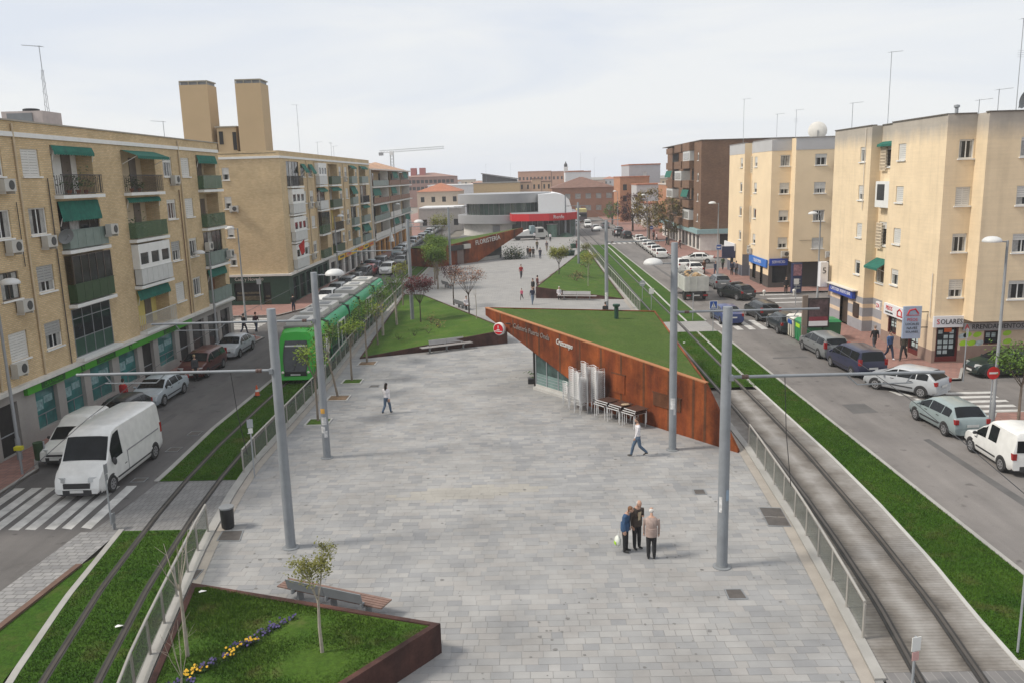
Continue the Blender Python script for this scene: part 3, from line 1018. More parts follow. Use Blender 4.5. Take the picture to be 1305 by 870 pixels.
# ================================================================== BUILDINGS
BRK = brick('ochre_brick', (0.68, 0.515, 0.30), (0.56, 0.405, 0.22), (0.45, 0.36, 0.245), 0.26, 0.085, 0.014)
BRK2 = brick('ochre_brick_far', (0.50, 0.36, 0.20), (0.43, 0.30, 0.16), (0.36, 0.28, 0.18), 0.26, 0.085, 0.014, bump=0)
BRKD = brick('brown_brick', (0.25, 0.145, 0.088), (0.185, 0.105, 0.066), (0.12, 0.08, 0.06), 0.28, 0.09, 0.014, bump=0)
BRKO = brick('orange_brick', (0.50, 0.22, 0.115), (0.42, 0.18, 0.09), (0.33, 0.20, 0.13), 0.28, 0.09, 0.014, bump=0)
TOWER = mat('tan_render', (0.50, 0.365, 0.215), 0.85, 0.05, 0.4)
LAM = mat('red_painted_steel', (0.45, 0.02, 0.02), 0.4, 0.1)


def stained_render(name, col, grey, z0, z1):
 """cream render with grey weathering under the parapet (a stain with a ragged lower edge)"""
 m, n, b = _base(name)
 L = n.links
 g = n.nodes.new('ShaderNodeNewGeometry')
 sp = n.nodes.new('ShaderNodeSeparateXYZ'); L.new(g.outputs['Position'], sp.inputs[0])
 mp_ = node(n, 'ShaderNodeMapping'); mp_.inputs['Scale'].default_value = (1.3, 1.3, 0.25)
 L.new(g.outputs['Position'], mp_.inputs[0])
 z = node(n, 'ShaderNodeTexNoise', Scale=1.0, Detail=6.0, Roughness=0.7); L.new(mp_.outputs[0], z.inputs['Vector'])
 ad = node(n, 'ShaderNodeMath', operation='MULTIPLY_ADD'); L.new(z.outputs['Fac'], ad.inputs[0]); ad.inputs[1].default_value = 1.1
 L.new(sp.outputs[2], ad.inputs[2])
 mr = node(n, 'ShaderNodeMapRange'); L.new(ad.outputs[0], mr.inputs[0])
 mr.inputs[1].default_value = z0 + 0.45; mr.inputs[2].default_value = z1 + 0.7
 z2 = node(n, 'ShaderNodeTexNoise', Scale=0.7, Detail=7.0, Roughness=0.7); L.new(g.outputs['Position'], z2.inputs['Vector'])
 k = ramp(n, z2.outputs['Fac'], [(0.3, (0.9,) * 3), (0.7, (1.06,) * 3)])
 c = mixc(n, col, grey, mr.outputs[0]); c = mixc(n, c, k, 1.0, 'MULTIPLY')
 z5 = node(n, 'ShaderNodeTexNoise', Scale=1.0, Detail=4.0); mp5 = node(n, 'ShaderNodeMapping'); mp5.inputs['Scale'].default_value = (2.2, 2.2, 0.12); L.new(g.outputs['Position'], mp5.inputs[0]); L.new(mp5.outputs[0], z5.inputs['Vector'])
 c = mixc(n, c, ramp(n, z5.outputs['Fac'], [(0.3, (0.92,) * 3), (0.48, (1.0,) * 3)]), 1.0, 'MULTIPLY')
 # fine cracks of the coursing
 wv = node(n, 'ShaderNodeTexNoise', Scale=1.0, Detail=3.0); mp2 = node(n, 'ShaderNodeMapping'); mp2.inputs['Scale'].default_value = (0.4, 0.4, 9)
 L.new(g.outputs['Position'], mp2.inputs[0]); L.new(mp2.outputs[0], wv.inputs['Vector'])
 c = mixc(n, c, ramp(n, wv.outputs['Fac'], [(0.35, (0.965,) * 3), (0.6, (1.01,) * 3)]), 1.0, 'MULTIPLY')
 L.new(c, b.inputs['Base Color']); b.inputs['Roughness'].default_value = 0.85; b.inputs['Specular IOR Level'].default_value = 0.2
 return m


CREAM = stained_render('cream_render_stained', (0.77, 0.62, 0.425), (0.42, 0.38, 0.33), 13.4, 14.2)
CREAM2 = mat('cream_render', (0.77, 0.61, 0.41), 0.85, 0.06, 0.5, world=True)
GREYB = mat('grey_parapet_render', (0.46, 0.455, 0.46), 0.85, 0.06, 0.6, world=True)

_wc = {}
def window(root, F, u0, u1, z0, z1, shut=0.4, frame=WHITE, split=1, recess=0.12, sill=True, curtain=0.3, shutter=None, label=None):
 """window: frame with its pane, curtain or roller shutter and sill as sub-parts"""
 w_, h_ = round(u1 - u0, 2), round(z1 - z0, 2)
 key = (w_, h_, frame.name, split, recess)
 I = lambda u, z, n=0.0: (u, -n, z)
 def cached(k, mk, m):
  if k not in _wc:
   q = MB(); mk(q); _wc[k] = q.mesh(k[0], m)
  return _wc[k]
 t = 0.06
 def mkf(q):
  q.bx(I, 0, w_, 0, t, -recess, -recess + 0.05); q.bx(I, 0, w_, h_ - t, h_, -recess, -recess + 0.05)
  q.bx(I, 0, t, t, h_ - t, -recess, -recess + 0.05); q.bx(I, w_ - t, w_, t, h_ - t, -recess, -recess + 0.05)
  for i in range(1, split + 1):
   x = w_ * i / (split + 1)
   q.bx(I, x - t / 2, x + t / 2, t, h_ - t, -recess, -recess + 0.045)
 off = Vector(F(u0, z0, 0)) - (Vector(root.location) if root.get('baked_at') else Vector((0, 0, 0)))
 f = put('window', cached(('window', *key), mkf, frame), root, off, F.rz)
 if label:
  f['label'] = label
 put('pane', cached(('pane', w_, h_, recess), lambda q: q.bx(I, t, w_ - t, t, h_ - t, -recess + 0.005, -recess + 0.02), GLASS), f)
 if curtain and shut < 0.95:
  ch = round(h_ * (1 - shut), 2); cw = round(w_ * curtain, 2)
  put('curtain', cached(('curtain', w_, h_, recess, cw, ch), lambda q: (q.bx(I, t, t + cw * 0.5, t, ch, -recess + 0.02, -recess + 0.028), q.bx(I, w_ - t - cw * 0.5, w_ - t, t, ch, -recess + 0.02, -recess + 0.028)), GLASSL), f)
 if shut > 0.03:
  def mks(q):
   hh = h_ * shut; k = max(2, int(hh / 0.12))
   for i in range(k):
    a, b = h_ - hh * i / k, h_ - hh * (i + 1) / k
    q.bx(I, 0.03, w_ - 0.03, b + 0.012, a, -recess + 0.05, -recess + 0.075)
  put('shutter', cached(('shutter', w_, h_, round(shut, 2), recess, (shutter or SHUT).name), mks, shutter or SHUT), f)
 if sill:
  put('sill', cached(('sill', w_), lambda q: q.bx(I, -0.07, w_ + 0.07, -0.08, -0.002, -0.1, 0.09), WHITE), f)
 return f


_acm = None
def air_con(root, F, u, z, n=0.0, s=1.0):
 global _acm
 if _acm is None:
  I = lambda u, z, n=0.0: (u, -n, z)
  q = MB(); q.bx(I, -0.42, 0.42, 0, 0.56, 0.08, 0.40); q.bx(I, -0.38, -0.34, -0.12, 0, 0.0, 0.36); q.bx(I, 0.34, 0.38, -0.12, 0, 0.0, 0.36)
  a = q.mesh('air_conditioner', mat('air_con_casing', (0.48, 0.465, 0.43), 0.5, 0.08))
  q = MB(); q.lathe([(0.215, -0.005), (0.215, 0.012), (0.19, 0.016), (0.0001, 0.016)], (0.1, -0.40, 0.28), 16, 'y')
  for i in range(len(q.v)):
   x, y, z_ = q.v[i]; q.v[i] = (x, -0.40 - (y + 0.40), z_)
  _acm = (a, q.mesh('fan_grille', mat('fan_grille_dark', (0.05, 0.05, 0.05), 0.6, 0.3)))
 p = Vector(F(u, z, n)) - Vector(root.location)
 o = put('air_conditioner', _acm[0], root, p, F.rz)
 put('fan_grille', _acm[1], o)
 return o


def pipe(root, F, u, z0, z1, r=0.05, m=None, n=0.07):
 q = MB(); q.tube([F(u, z0, n), F(u, z1, n)], r, 8)
 return q.build('drainpipe', m or mat('beige_pipe', (0.50, 0.40, 0.27), 0.6, 0.1), root, 60)


def railing(root, F, u0, u1, z, n, style, proj, h=0.98):
 """balcony front: bars or a filled panel, with its two short returns"""
 q = MB()
 if style == 'bars' or style == 'wbars':
  m = BLACK if style == 'bars' else mat('white_rail_paint', (0.55, 0.55, 0.53), 0.5, 0.1)
  k = int((u1 - u0) / 0.14)
  for i in range(k + 1):
   u = u0 + (u1 - u0) * i / k
   q.bx(F, u - 0.011, u + 0.011, z + 0.06, z + h, n - 0.022, n)
  for uu in (u0, u1):
   for i in range(3):
    a = n - proj * (i + 1) / 3.5
    q.bx(F, uu - 0.011, uu + 0.011, z + 0.06, z + h, a - 0.011, a + 0.011)
  q.bx(F, u0 - 0.03, u1 + 0.03, z + h, z + h + 0.045, n - 0.045, n + 0.015)
  q.bx(F, u0, u1, z + 0.03, z + 0.06, n - 0.03, n)
 else:
  m = style
  k = max(2, int((u1 - u0) / 0.7))
  for i in range(k):
   a, b = u0 + (u1 - u0) * i / k, u0 + (u1 - u0) * (i + 1) / k
   q.bx(F, a + 0.012, b - 0.012, z + 0.05, z + h, n - 0.03, n)
  q.bx(F, u0, u0 + 0.03, z + 0.05, z + h, n - proj, n - 0.04); q.bx(F, u1 - 0.03, u1, z + 0.05, z + h, n - proj, n - 0.04)
  q.bx(F, u0 - 0.02, u1 + 0.02, z + h, z + h + 0.04, n - 0.05, n + 0.02)
 return q.build('railing', m, root)


def awning(root, F, u0, u1, z, out_, drop, n0=0.05, m=None, lip=0.18):
 q = MB()
 a = 5
 for i in range(a):
  f0, f1 = i / a, (i + 1) / a
  q.hexa([F(u0, z - drop * f0 - 0.015, n0 + out_ * f0), F(u1, z - drop * f0 - 0.015, n0 + out_ * f0), F(u1, z - drop * f1 - 0.015, n0 + out_ * f1), F(u0, z - drop * f1 - 0.015, n0 + out_ * f1),
    F(u0, z - drop * f0, n0 + out_ * f0), F(u1, z - drop * f0, n0 + out_ * f0), F(u1, z - drop * f1, n0 + out_ * f1), F(u0, z - drop * f1, n0 + out_ * f1)])
 k = max(3, int((u1 - u0) / 0.25))
 for i in range(k):                                  # scalloped valance
  ua, ub = u0 + (u1 - u0) * i / k, u0 + (u1 - u0) * (i + 1) / k; um = (ua + ub) / 2
  zt = z - drop; nn = n0 + out_
  q.add([F(ua, zt, nn), F(ub, zt, nn), F(ub, zt - lip * 0.75, nn + 0.01), F(um, zt - lip, nn + 0.015), F(ua, zt - lip * 0.75, nn + 0.01)], [(0, 1, 2, 3, 4)])
 aw = q.build('awning', m or AWN, root)
 for uu in (u0 + 0.05, u1 - 0.05):
  q = MB(); q.tube([F(uu, z - drop * 0.9 - 0.5, 0.03), F(uu, z - drop + 0.0, n0 + out_ - 0.03)], 0.018, 6); q.build('awning_arm', WHITE, aw)
 return aw


def glazing(root, F, u0, u1, z0, z1, cols, rows, frame, pane=GLASS, n=0.0, solid=None):
 """enclosed balcony front: a frame with a pane in each bay"""
 q = MB(); t = 0.05
 for i in range(cols + 1):
  u = u0 + (u1 - u0) * i / cols
  q.bx(F, u - t / 2, u + t / 2, z0, z1, n - 0.06, n)
 zs = [z0 + (z1 - z0) * r for r in rows]
 for z in zs:
  q.bx(F, u0 + t / 2, u1 - t / 2, z - t / 2, z + t / 2, n - 0.055, n - 0.005)
 gl = q.build('glazing', frame, root)
 for j in range(len(zs) - 1):
  for i in range(cols):
   a, b = u0 + (u1 - u0) * i / cols, u0 + (u1 - u0) * (i + 1) / cols
   m = solid if (solid and j == 0) else (pane if not isinstance(pane, (list, tuple)) else pane[i % len(pane)])
   q = MB(); q.bx(F, a + t / 2, b - t / 2, zs[j] + t / 2, zs[j + 1] - t / 2, n - 0.04, n - 0.025)
   q.build('pane', m, gl)
 return gl


def potted(root_xyz, label, s=0.5, seed=1):
 t = thing('potted_plant', label, 'plant', root_xyz, group='potted plants on the balconies')
 q = MB(); q.lathe([(0.08, 0), (0.13, 0.2), (0.14, 0.22), (0.12, 0.22)], (0, 0, 0), 8); q.build('pot', TERRA, t)
 r = random.Random(seed); q = MB()
 for i in range(70):
  c = Vector((r.gauss(0, 0.18), r.gauss(0, 0.18), 0.25 + abs(r.gauss(0.2, 0.2)))) * s * 1.6
  a = r.random() * 6.3; d = Vector((math.cos(a), math.sin(a), r.uniform(-0.4, 0.6))) * 0.1; e = Vector((-math.sin(a), math.cos(a), r.uniform(-.5, .5))) * 0.045
  q.add([c - d, c + e, c + d, c - e], [(0, 1, 2, 3)])
 q.build('foliage', LEAFG, t)
 return t


def balcony(root, F, u0, u1, fl, style, top=2.5, proj=0.42, rail='bars', back=OFFWHITE, aw=None, seed=0, wins=2):
 """a balcony part (slab) with railing, glazing, awning, door as sub-parts"""
 q = MB()
 q.bx(F, u0 - 0.12, u1 + 0.12, fl - 0.2, fl - 0.02, -0.02, proj + 0.04)
 b = q.build('balcony', WHITE, root)
 if style == 'open':
  d = -0.95
  q = MB(); q.bx(F, u0 + 0.002, u1 - 0.002, fl, fl + top - 0.002, d, d + 0.05); q.build('back_wall', back, b)
  um = u0 + (u1 - u0) * 0.62
  q = MB(); q.bx(F, um, um + 0.9, fl + 0.01, fl + 2.1, d + 0.052, d + 0.09); q.build('door', mat('balcony_door', (0.12, 0.10, 0.085), 0.4, 0.2), b)
  q = MB(); q.bx(F, u0 + 0.5, u0 + 1.6, fl + 0.9, fl + 2.1, d + 0.052, d + 0.085); q.build('pane', GLASS, b)
  railing(b, F, u0, u1, fl, proj, rail, proj)
 elif style == 'glazed':            # frame above a solid front
  railing(b, F, u0, u1, fl, proj, rail, proj)
  glazing(b, F, u0 + 0.02, u1 - 0.02, fl, fl + top - 0.02, 4, (0.0, 0.36, 1.0), aw and ALU or ALU, [GLASS, GLASSL, GLASS, GLASS], n=-0.05)
 elif style == 'dark':
  glazing(b, F, u0 + 0.02, u1 - 0.02, fl + 1.0, fl + top - 0.02, 5, (0.0, 1.0), ALU, GLASS, n=proj)
  railing(b, F, u0, u1, fl, proj + 0.02, rail, proj, 1.0)
 elif style == 'grid':
  glazing(b, F, u0 + 0.02, u1 - 0.02, fl, fl + top - 0.02, 4, (0.0, 0.38, 0.8, 1.0), GREYM, GLASS, n=0.02, solid=AWND)
 elif style == 'white':
  q = MB(); q.bx(F, u0, u1, fl + 1.0, fl + 1.25, proj - 0.1, proj); q.bx(F, u0, u1, fl + 1.95, fl + top - 0.02, proj - 0.1, proj)
  k = 3
  for i in range(k + 1):
   a = u0 + (u1 - u0) * i / k
   q.bx(F, max(u0, a - 0.2), min(u1, a + 0.2), fl + 1.25, fl + 1.95, proj - 0.1, proj)
  q.bx(F, u0, u0 + 0.05, fl + 1.0, fl + top - 0.02, 0, proj - 0.1); q.bx(F, u1 - 0.05, u1, fl + 1.0, fl + top - 0.02, 0, proj - 0.1)
  e = q.build('enclosure', WHITE, b)
  for i in range(k):
   a, c = u0 + (u1 - u0) * i / k + 0.2, u0 + (u1 - u0) * (i + 1) / k - 0.2
   q = MB(); q.bx(F, a, c, fl + 1.25, fl + 1.95, proj - 0.07, proj - 0.05); q.build('pane', GLASS, b)
  railing(b, F, u0, u1, fl, proj + 0.05, rail, proj)
 if aw:
  awning(b, F, u0, u1, fl + top - 0.03, aw[0], aw[1], n0=0.06, lip=0.2)
 return b


# ------------------------------------------------------------------ left brick block, nearest (four storeys over shops)
FX = -23.7
lb1 = thing('apartment_building', 'ochre brick apartment block over the green fronted shop, nearest on the left', 'building', (FX, 46, 0), baked=True)
F1 = Fr(FX, 0, 1, 0)                 # u = world Y
FL = [3.36 + 2.8 * k for k in range(4)]
Y0, Y1, ZR = 27.0, 65.9, 15.22
cols = [(42.4, 46.45), (49.85, 54.35), (61.3, 65.05)]
wcols = {'A': (39.85, 41.32), '0': (36.95, 38.38), 'C': (55.55, 57.0), 'D': (58.55, 60.0), 'Z': (31.5, 33.0)}
holes = []
for f in FL:
 for a, b in cols:
  holes.append((a, b, f - 0.02, f + 2.48, 1.0))
 for a, b in wcols.values():
  holes.append((a, b, f + 0.93, f + 2.22))
q = MB(); wall(q, F1, Y0, Y1, 3.17, ZR, holes, 0.16)
q.quad(F1(Y1, 0), F1(Y1, ZR), F1(Y1, ZR, -13), F1(Y1, 0, -13)); q.quad(F1(Y0, 0), F1(Y0, ZR), F1(Y0, ZR, -13), F1(Y0, 0, -13)); q.quad(F1(Y0, 0, -13), F1(Y1, 0, -13), F1(Y1, ZR, -13), F1(Y0, ZR, -13))
q.build('wall', BRK, lb1)
q = MB(); q.bx(F1, Y0, Y1, ZR - 0.25, ZR - 0.2, -13, -0.3); q.build('roof', ROOFG, lb1)
q = MB(); q.bx(F1, Y0, Y1 - 0.15, 14.5, 14.72, 0.003, 0.09); q.build('cornice', WHITE, lb1)
q = MB(); q.bx(F1, Y0, Y1 + 0.05, ZR, ZR + 0.07, -0.3, 0.06); q.build('coping', mat('coping_stone', (0.36, 0.33, 0.28), 0.85, 0.1), lb1)
q = MB(); q.bx(F1, Y0, Y1, 3.0, 3.18, 0.0, 0.32); q.build('string_course', OFFWHITE, lb1)
# shop storey: grey piers, windows, doors
shop = [(38.35, 40.25, 'w'), (40.95, 42.85, 'w'), (43.5, 45.95, 'w'), (46.75, 49.1, 'w'), (49.75, 51.3, 'd'), (52.0, 54.6, 'w'), (55.3, 57.0, 'd'), (57.6, 59.8, 'k'), (60.6, 62.6, 'k'), (63.2, 65.2, 'k'),
  (35.4, 36.9, 'd'), (32.0, 34.2, 'k'), (28.5, 31.0, 'k')]
hs = [(a, b, 0.62 if k == 'w' else 0.13, 2.52) for a, b, k in shop]
q = MB(); wall(q, F1, Y0, Y1, 0.0, 3.17, hs, 0.25)
q.build('shopfront_wall', mat('grey_stone_cladding', (0.33, 0.31, 0.29), 0.7, 0.12, 1.0), lb1)
TEAL = mat('teal_shop_glass', (0.045, 0.16, 0.155), 0.12, 0.5, 0.9, spec=0.7, col2=(0.07, 0.25, 0.24))
for a, b, k in shop:
 q = MB(); q.bx(F1, a, b, 0.62 if k == 'w' else 0.13, 2.52, -0.24, -0.2)
 if k == 'w':
  sw = q.build('shop_window', TEAL, lb1)
  q = MB(); q.bx(F1, a, b, 1.25, 1.29, -0.199, -0.16); q.bx(F1, (a + b) / 2 - 0.02, (a + b) / 2 + 0.02, 0.62, 1.25, -0.199, -0.165); q.build('glazing_bar', GREYM, sw)
  q = MB(); q.bx(F1, a + 0.15, a + (b - a) * 0.45, 1.5, 2.0, -0.199, -0.19); q.bx(F1, a + (b - a) * 0.5, b - 0.2, 1.75, 2.1, -0.199, -0.19); q.build('poster', mat('shop_poster', (0.20, 0.32, 0.33), 0.6, 0.5, 5), sw)
 elif k == 'd':
  dr = q.build('door', DARK, lb1)
  q = MB(); q.bx(F1, a + 0.1, b - 0.1, 1.05, 1.1, -0.199, -0.17); q.build('door_handle', GALV, dr)
 else:
  q.build('shop_window', GLASS, lb1)
SGREEN = mat('shop_sign_green', (0.055, 0.30, 0.018), 0.5, 0.08)
SDARK = mat('shop_sign_dark_green', (0.012, 0.07, 0.012), 0.5, 0.1)
sg = MB(); sg.bx(F1, 37.5, 57.2, 2.6, 2.995, 0.003, 0.2); sgn = sg.build('sign_board', SGREEN, lb1)
for u in (39.7, 45.0, 53.6):
 q = MB(); q.bx(F1, u - 1.05, u + 1.05, 2.64, 2.96, 0.2, 0.215); q.build('sign_panel', SDARK, sgn)
 text('sign_text', 'CAJA MADRID', 0.27, SGREEN, sgn, F1, u, 2.8, 0.224, 0.012, squeeze=0.95)
for u in (42.5, 47.9):
 q = MB(); q.bx(F1, u - 0.18, u + 0.18, 2.64, 2.96, 0.2, 0.215); q.build('sign_panel', SDARK, sgn)
 q = MB(); q.ell(F1(u + 0.02, 2.78, 0.216), 0.012, 0.1, 0.085, 10, 5); q.ell(F1(u - 0.06, 2.88, 0.216), 0.012, 0.05, 0.045, 8, 4); q.build('emblem', SGREEN, sgn)
sh = {'A': (1.0, 0.05, 0.62, 0.5), '0': (0.4, 0.0, 0.0, 1.0), 'C': (0.3, 0.2, 0.5, 1.0), 'D': (1.0, 1.0, 0.15, 0.1), 'Z': (0.3, 0.5, 0.6, 0.2)}
for c, (a, b) in wcols.items():
 for k in range(4):
  s_ = sh[c][3 - k]
  window(lb1, F1, a, b, FL[k] + 0.93, FL[k] + 2.22, s_, ALU if (c == '0' and k == 1) else WHITE, 1, curtain=0.5, shutter=SHUTG if s_ in (0.62, 0.5) else SHUT)
air_con(lb1, F1, 38.1, FL[3] + 0.25); air_con(lb1, F1, 38.0, FL[2] + 0.28); air_con(lb1, F1, 38.2, FL[1] + 0.3); air_con(lb1, F1, 40.9, FL[2] + 0.3); air_con(lb1, F1, 37.1, FL[0] + 0.35)
air_con(lb1, F1, 46.4, FL[2] + 0.55, 0.45); air_con(lb1, F1, 56.8, FL[3] + 0.45); air_con(lb1, F1, 61.4, FL[1] + 1.2, 0.1); air_con(lb1, F1, 64.7, FL[1] + 0.35, 0.45)
for u in (39.35, 58.15, 35.9):
 pipe(lb1, F1, u, 3.2, 15.1)
pipe(lb1, F1, 41.75, 3.2, 12.6, 0.03, ALU); pipe(lb1, F1, 57.6, 3.2, 11.8, 0.035, mat('brown_pipe', (0.16, 0.09, 0.05), 0.6)); pipe(lb1, F1, 38.9, 8.5, 11.5, 0.02, BLACK)
DGP = mat('bottle_green_panel', (0.025, 0.06, 0.022), 0.5, 0.15)
GGL = clear_mat('green_rail_glass', (0.10, 0.19, 0.11), 0.55, 0.2)
YEL = mat('yellow_wall', (0.62, 0.52, 0.17), 0.8, 0.08)
balcony(lb1, F1, *cols[0], FL[3], 'open', back=WHITE, aw=(0.12, 0.28))
balcony(lb1, F1, *cols[0], FL[2], 'glazed', rail=GPANEL, aw=(0.14, 0.85))
balcony(lb1, F1, *cols[0], FL[1], 'dark', rail=DGP)
balcony(lb1, F1, *cols[0], FL[0], 'grid')
balcony(lb1, F1, *cols[1], FL[3], 'open', aw=(0.95, 0.35), back=mat('tan_back_wall', (0.52, 0.43, 0.30), 0.8))
balcony(lb1, F1, *cols[1], FL[2], 'open', rail=GGL, back=mat('tan_back_wall', (0.52, 0.43, 0.30), 0.8), aw=(0.1, 0.12))
balcony(lb1, F1, *cols[1], FL[1], 'white', rail=WPANEL)
balcony(lb1, F1, *cols[1], FL[0], 'open', rail='wbars', back=YEL, aw=(0.12, 0.42))
balcony(lb1, F1, *cols[2], FL[3], 'open', rail=GGL, aw=(0.12, 0.42), back=mat('tan_back_wall', (0.52, 0.43, 0.30), 0.8))
balcony(lb1, F1, *cols[2], FL[2], 'open', rail=GGL, back=mat('tan_back_wall', (0.52, 0.43, 0.30), 0.8))
balcony(lb1, F1, *cols[2], FL[1], 'glazed', rail=GPANEL)
balcony(lb1, F1, *cols[2], FL[0], 'open', rail=GPANEL, aw=(0.12, 0.4), back=mat('wood_screen', (0.25, 0.11, 0.045), 0.7))
# satellite dish on the facade
def dish(loc, r, rz, label, tilt=0.4, top=True, col=OFFWHITE):
 t = thing('satellite_dish', label, 'satellite dish', loc, rz)
 q = MB(); q.lathe([(0.001, 0.0), (r * 0.5, r * 0.07), (r * 0.85, r * 0.2), (r, r * 0.3), (r * 0.98, r * 0.31), (r * 0.8, r * 0.2), (0.001, 0.03)], (0, 0, 0), 20, 'y')
 q2 = MB(); q2.join(q, Matrix.Translation((0, 0, r)) @ Matrix.Rotation(tilt, 4, 'X') @ Matrix.Rotation(PI, 4, 'Z')); q2.build('reflector', col, t, 50)
 q = MB(); q.tube([(0, 0.1, 0), (0, 0.05, r)], 0.03, 6); q.tube([(0, -0.05, r * 0.4), (0, -r * 0.8, r * 0.95)], 0.015, 6); q.build('bracket', GREYM, t)
 q = MB(); q.ell((0, -r * 0.8, r * 0.98), 0.05, 0.08, 0.05, 8, 4); q.build('receiver', GREYM, t)
 return t
dish((FX + 0.32, 42.15, FL[2] + 0.35), 0.42, PI / 2 - 0.5, 'grey satellite dish on the brick wall by a window air conditioner', col=GREYM)
for i, (u, k, s, lb) in enumerate([(43.4, 3, 0.9, 'leafy plant behind the black bars of a top floor balcony'), (44.3, 3, 0.8, 'bushy plant at the middle of the black barred balcony'), (45.1, 3, 1.0, 'tall plant at the right of the black barred balcony'),
         (50.3, 2, 1.3, 'large round plant on the green glass balcony'), (50.4, 3, 0.7, 'small plant under the long green awning'), (51.4, 3, 0.5, 'low plant pot at the rail under the long green awning'), (62.3, 2, 0.9, 'green plant on the far balcony of the first brick block')]):
 potted((FX + 0.18, u, FL[k]), lb, s, i)

# ------------------------------------------------------------------ second brick block with the two tan shafts
lb2 = thing('apartment_building', 'ochre brick block with a blank end wall and dark green corner shop', 'building', (FX, 100, 0), baked=True)
Y0, Y1 = 82.5, 130.4
bays = [(84.6, 89.3), (96.3, 100.2), (102.7, 107.8), (114.8, 118.4), (122.0, 127.0)]
wc2 = [(90.0, 91.7), (93.2, 94.9), (108.7, 110.2), (112.2, 113.8), (119.3, 120.5)]
holes = [(a, b, f - 0.02, f + 2.48, 1.0) for f in FL for a, b in bays] + [(a, b, f + 0.93, f + 2.22) for f in FL for a, b in wc2]
q = MB(); wall(q, F1, Y0, Y1, 3.1, ZR, holes, 0.16)
FE = Fr(FX, Y0, 0, -1)             # end wall; u = X - FX
ew = [(-5.75, -5.05, f + 0.75, f + 1.95) for f in FL]
wall(q, FE, -14, 0, 3.1, ZR, ew, 0.14)
q.quad(F1(Y1, 0), F1(Y1, ZR), F1(Y1, ZR, -13), F1(Y1, 0, -13))
q.build('wall', BRK, lb2)
for h in ew:
 window(lb2, FE, *h[:4], rnd.choice((0.2, 0.55, 0.8)), WHITE, 0, curtain=0.4)
air_con(lb2, FE, -4.8, FL[2] + 0.5);
q = MB(); q.bx(F1, Y0, Y1, ZR - 0.25, ZR - 0.2, -14, -0.3); q.build('roof', ROOFG, lb2)
q = MB(); q.bx(F1, Y0 - 0.09, Y1, 14.5, 14.72, 0.003, 0.09); q.bx(FE, -14, -0.003, 14.5, 14.72, 0.003, 0.09); q.build('cornice', WHITE, lb2)
q = MB(); q.bx(F1, Y0 - 0.3, Y1, 3.0, 3.2, 0.0, 0.35); q.bx(FE, -14, -0.002, 3.0, 3.2, 0.0, 0.3); q.build('string_course', OFFWHITE, lb2)
q = MB(); wall(q, F1, Y0, 100, 0, 3.1, [(84 + i * 2.6, 86 + i * 2.6, 0.13, 2.6) for i in range(6)], 0.3); wall(q, FE, -14, 0, 0, 3.1, [(-5.6, -2.9, 0.5, 2.35), (-2.7, -1.9, 0.13, 2.35), (-8.6, -6.4, 0.13, 2.4)], 0.3)
q.build('shopfront_wall', mat('dark_green_tile', (0.022, 0.06, 0.042), 0.45, 0.2, 2), lb2)
for i in range(6):
 q = MB(); q.bx(F1, 84 + i * 2.6, 86 + i * 2.6, 0.13, 2.6, -0.29, -0.25); q.build('shop_window', DARK if i % 2 else GLASS, lb2)
SHELF = mat('shop_goods', (0.10, 0.085, 0.05), 0.7, 0.8, 5.0)
for a, b, c, d in ((-5.6, -2.9, 0.5, 2.35), (-2.7, -1.9, 0.13, 2.35), (-8.6, -6.4, 0.13, 2.4)):
 q = MB(); q.bx(FE, a, b, c, d, -0.29, -0.25); pw = q.build('shop_window', GLASS, lb2)
 q = MB(); q.bx(FE, a + 0.1, b - 0.1, c + 0.05, c + 0.5, -0.249, -0.2); q.bx(FE, a + 0.2, b - 0.2, c + 0.7, c + 0.9, -0.249, -0.2); q.build('goods', SHELF, pw)
text('sign_text', 'Casa y Novedio', 0.5, OFFWHITE, lb2, FE, -4.0, 2.72, 0.03, 0.04, squeeze=0.9)
q = MB(); wall(q, F1, 100, Y1, 0, 3.1, [(101 + i * 4, 104 + i * 4, 0.13, 2.4) for i in range(7)], 0.3); q.build('shopfront_wall', OFFWHITE, lb2)
for i in range(7):
 q = MB(); q.bx(F1, 101 + i * 4, 104 + i * 4, 0.13, 2.4, -0.29, -0.25); q.build('shop_window', GLASS if i % 3 else DARK, lb2)
YSGN = mat('yellow_sign', (0.75, 0.50, 0.02), 0.5, 0.1)
for i in range(6):
 q = MB(); q.bx(F1, 104.4 + i * 4.2, 107.9 + i * 4.2, 2.35, 2.99, 0.12, 0.3); so = q.build('sign_board', YSGN if i % 2 == 0 else mat('orange_sign', (0.70, 0.30, 0.02), 0.5, 0.1), lb2)
 q = MB(); q.bx(F1, 104.9 + i * 4.2, 107.4 + i * 4.2, 2.55, 2.8, 0.3, 0.31); q.build('sign_panel', LAM if i % 2 else BLACK, so)
r2 = random.Random(21)
styles = [['white', 'open', 'glazed', 'open', 'glazed'], ['white', 'dark', 'open', 'glazed', 'open'], ['white', 'glazed', 'open', 'open', 'glazed'], ['glazed', 'white', 'open', 'open', 'open']]
rails = [GPANEL, DGP, 'bars', GGL, GPANEL, WPANEL]
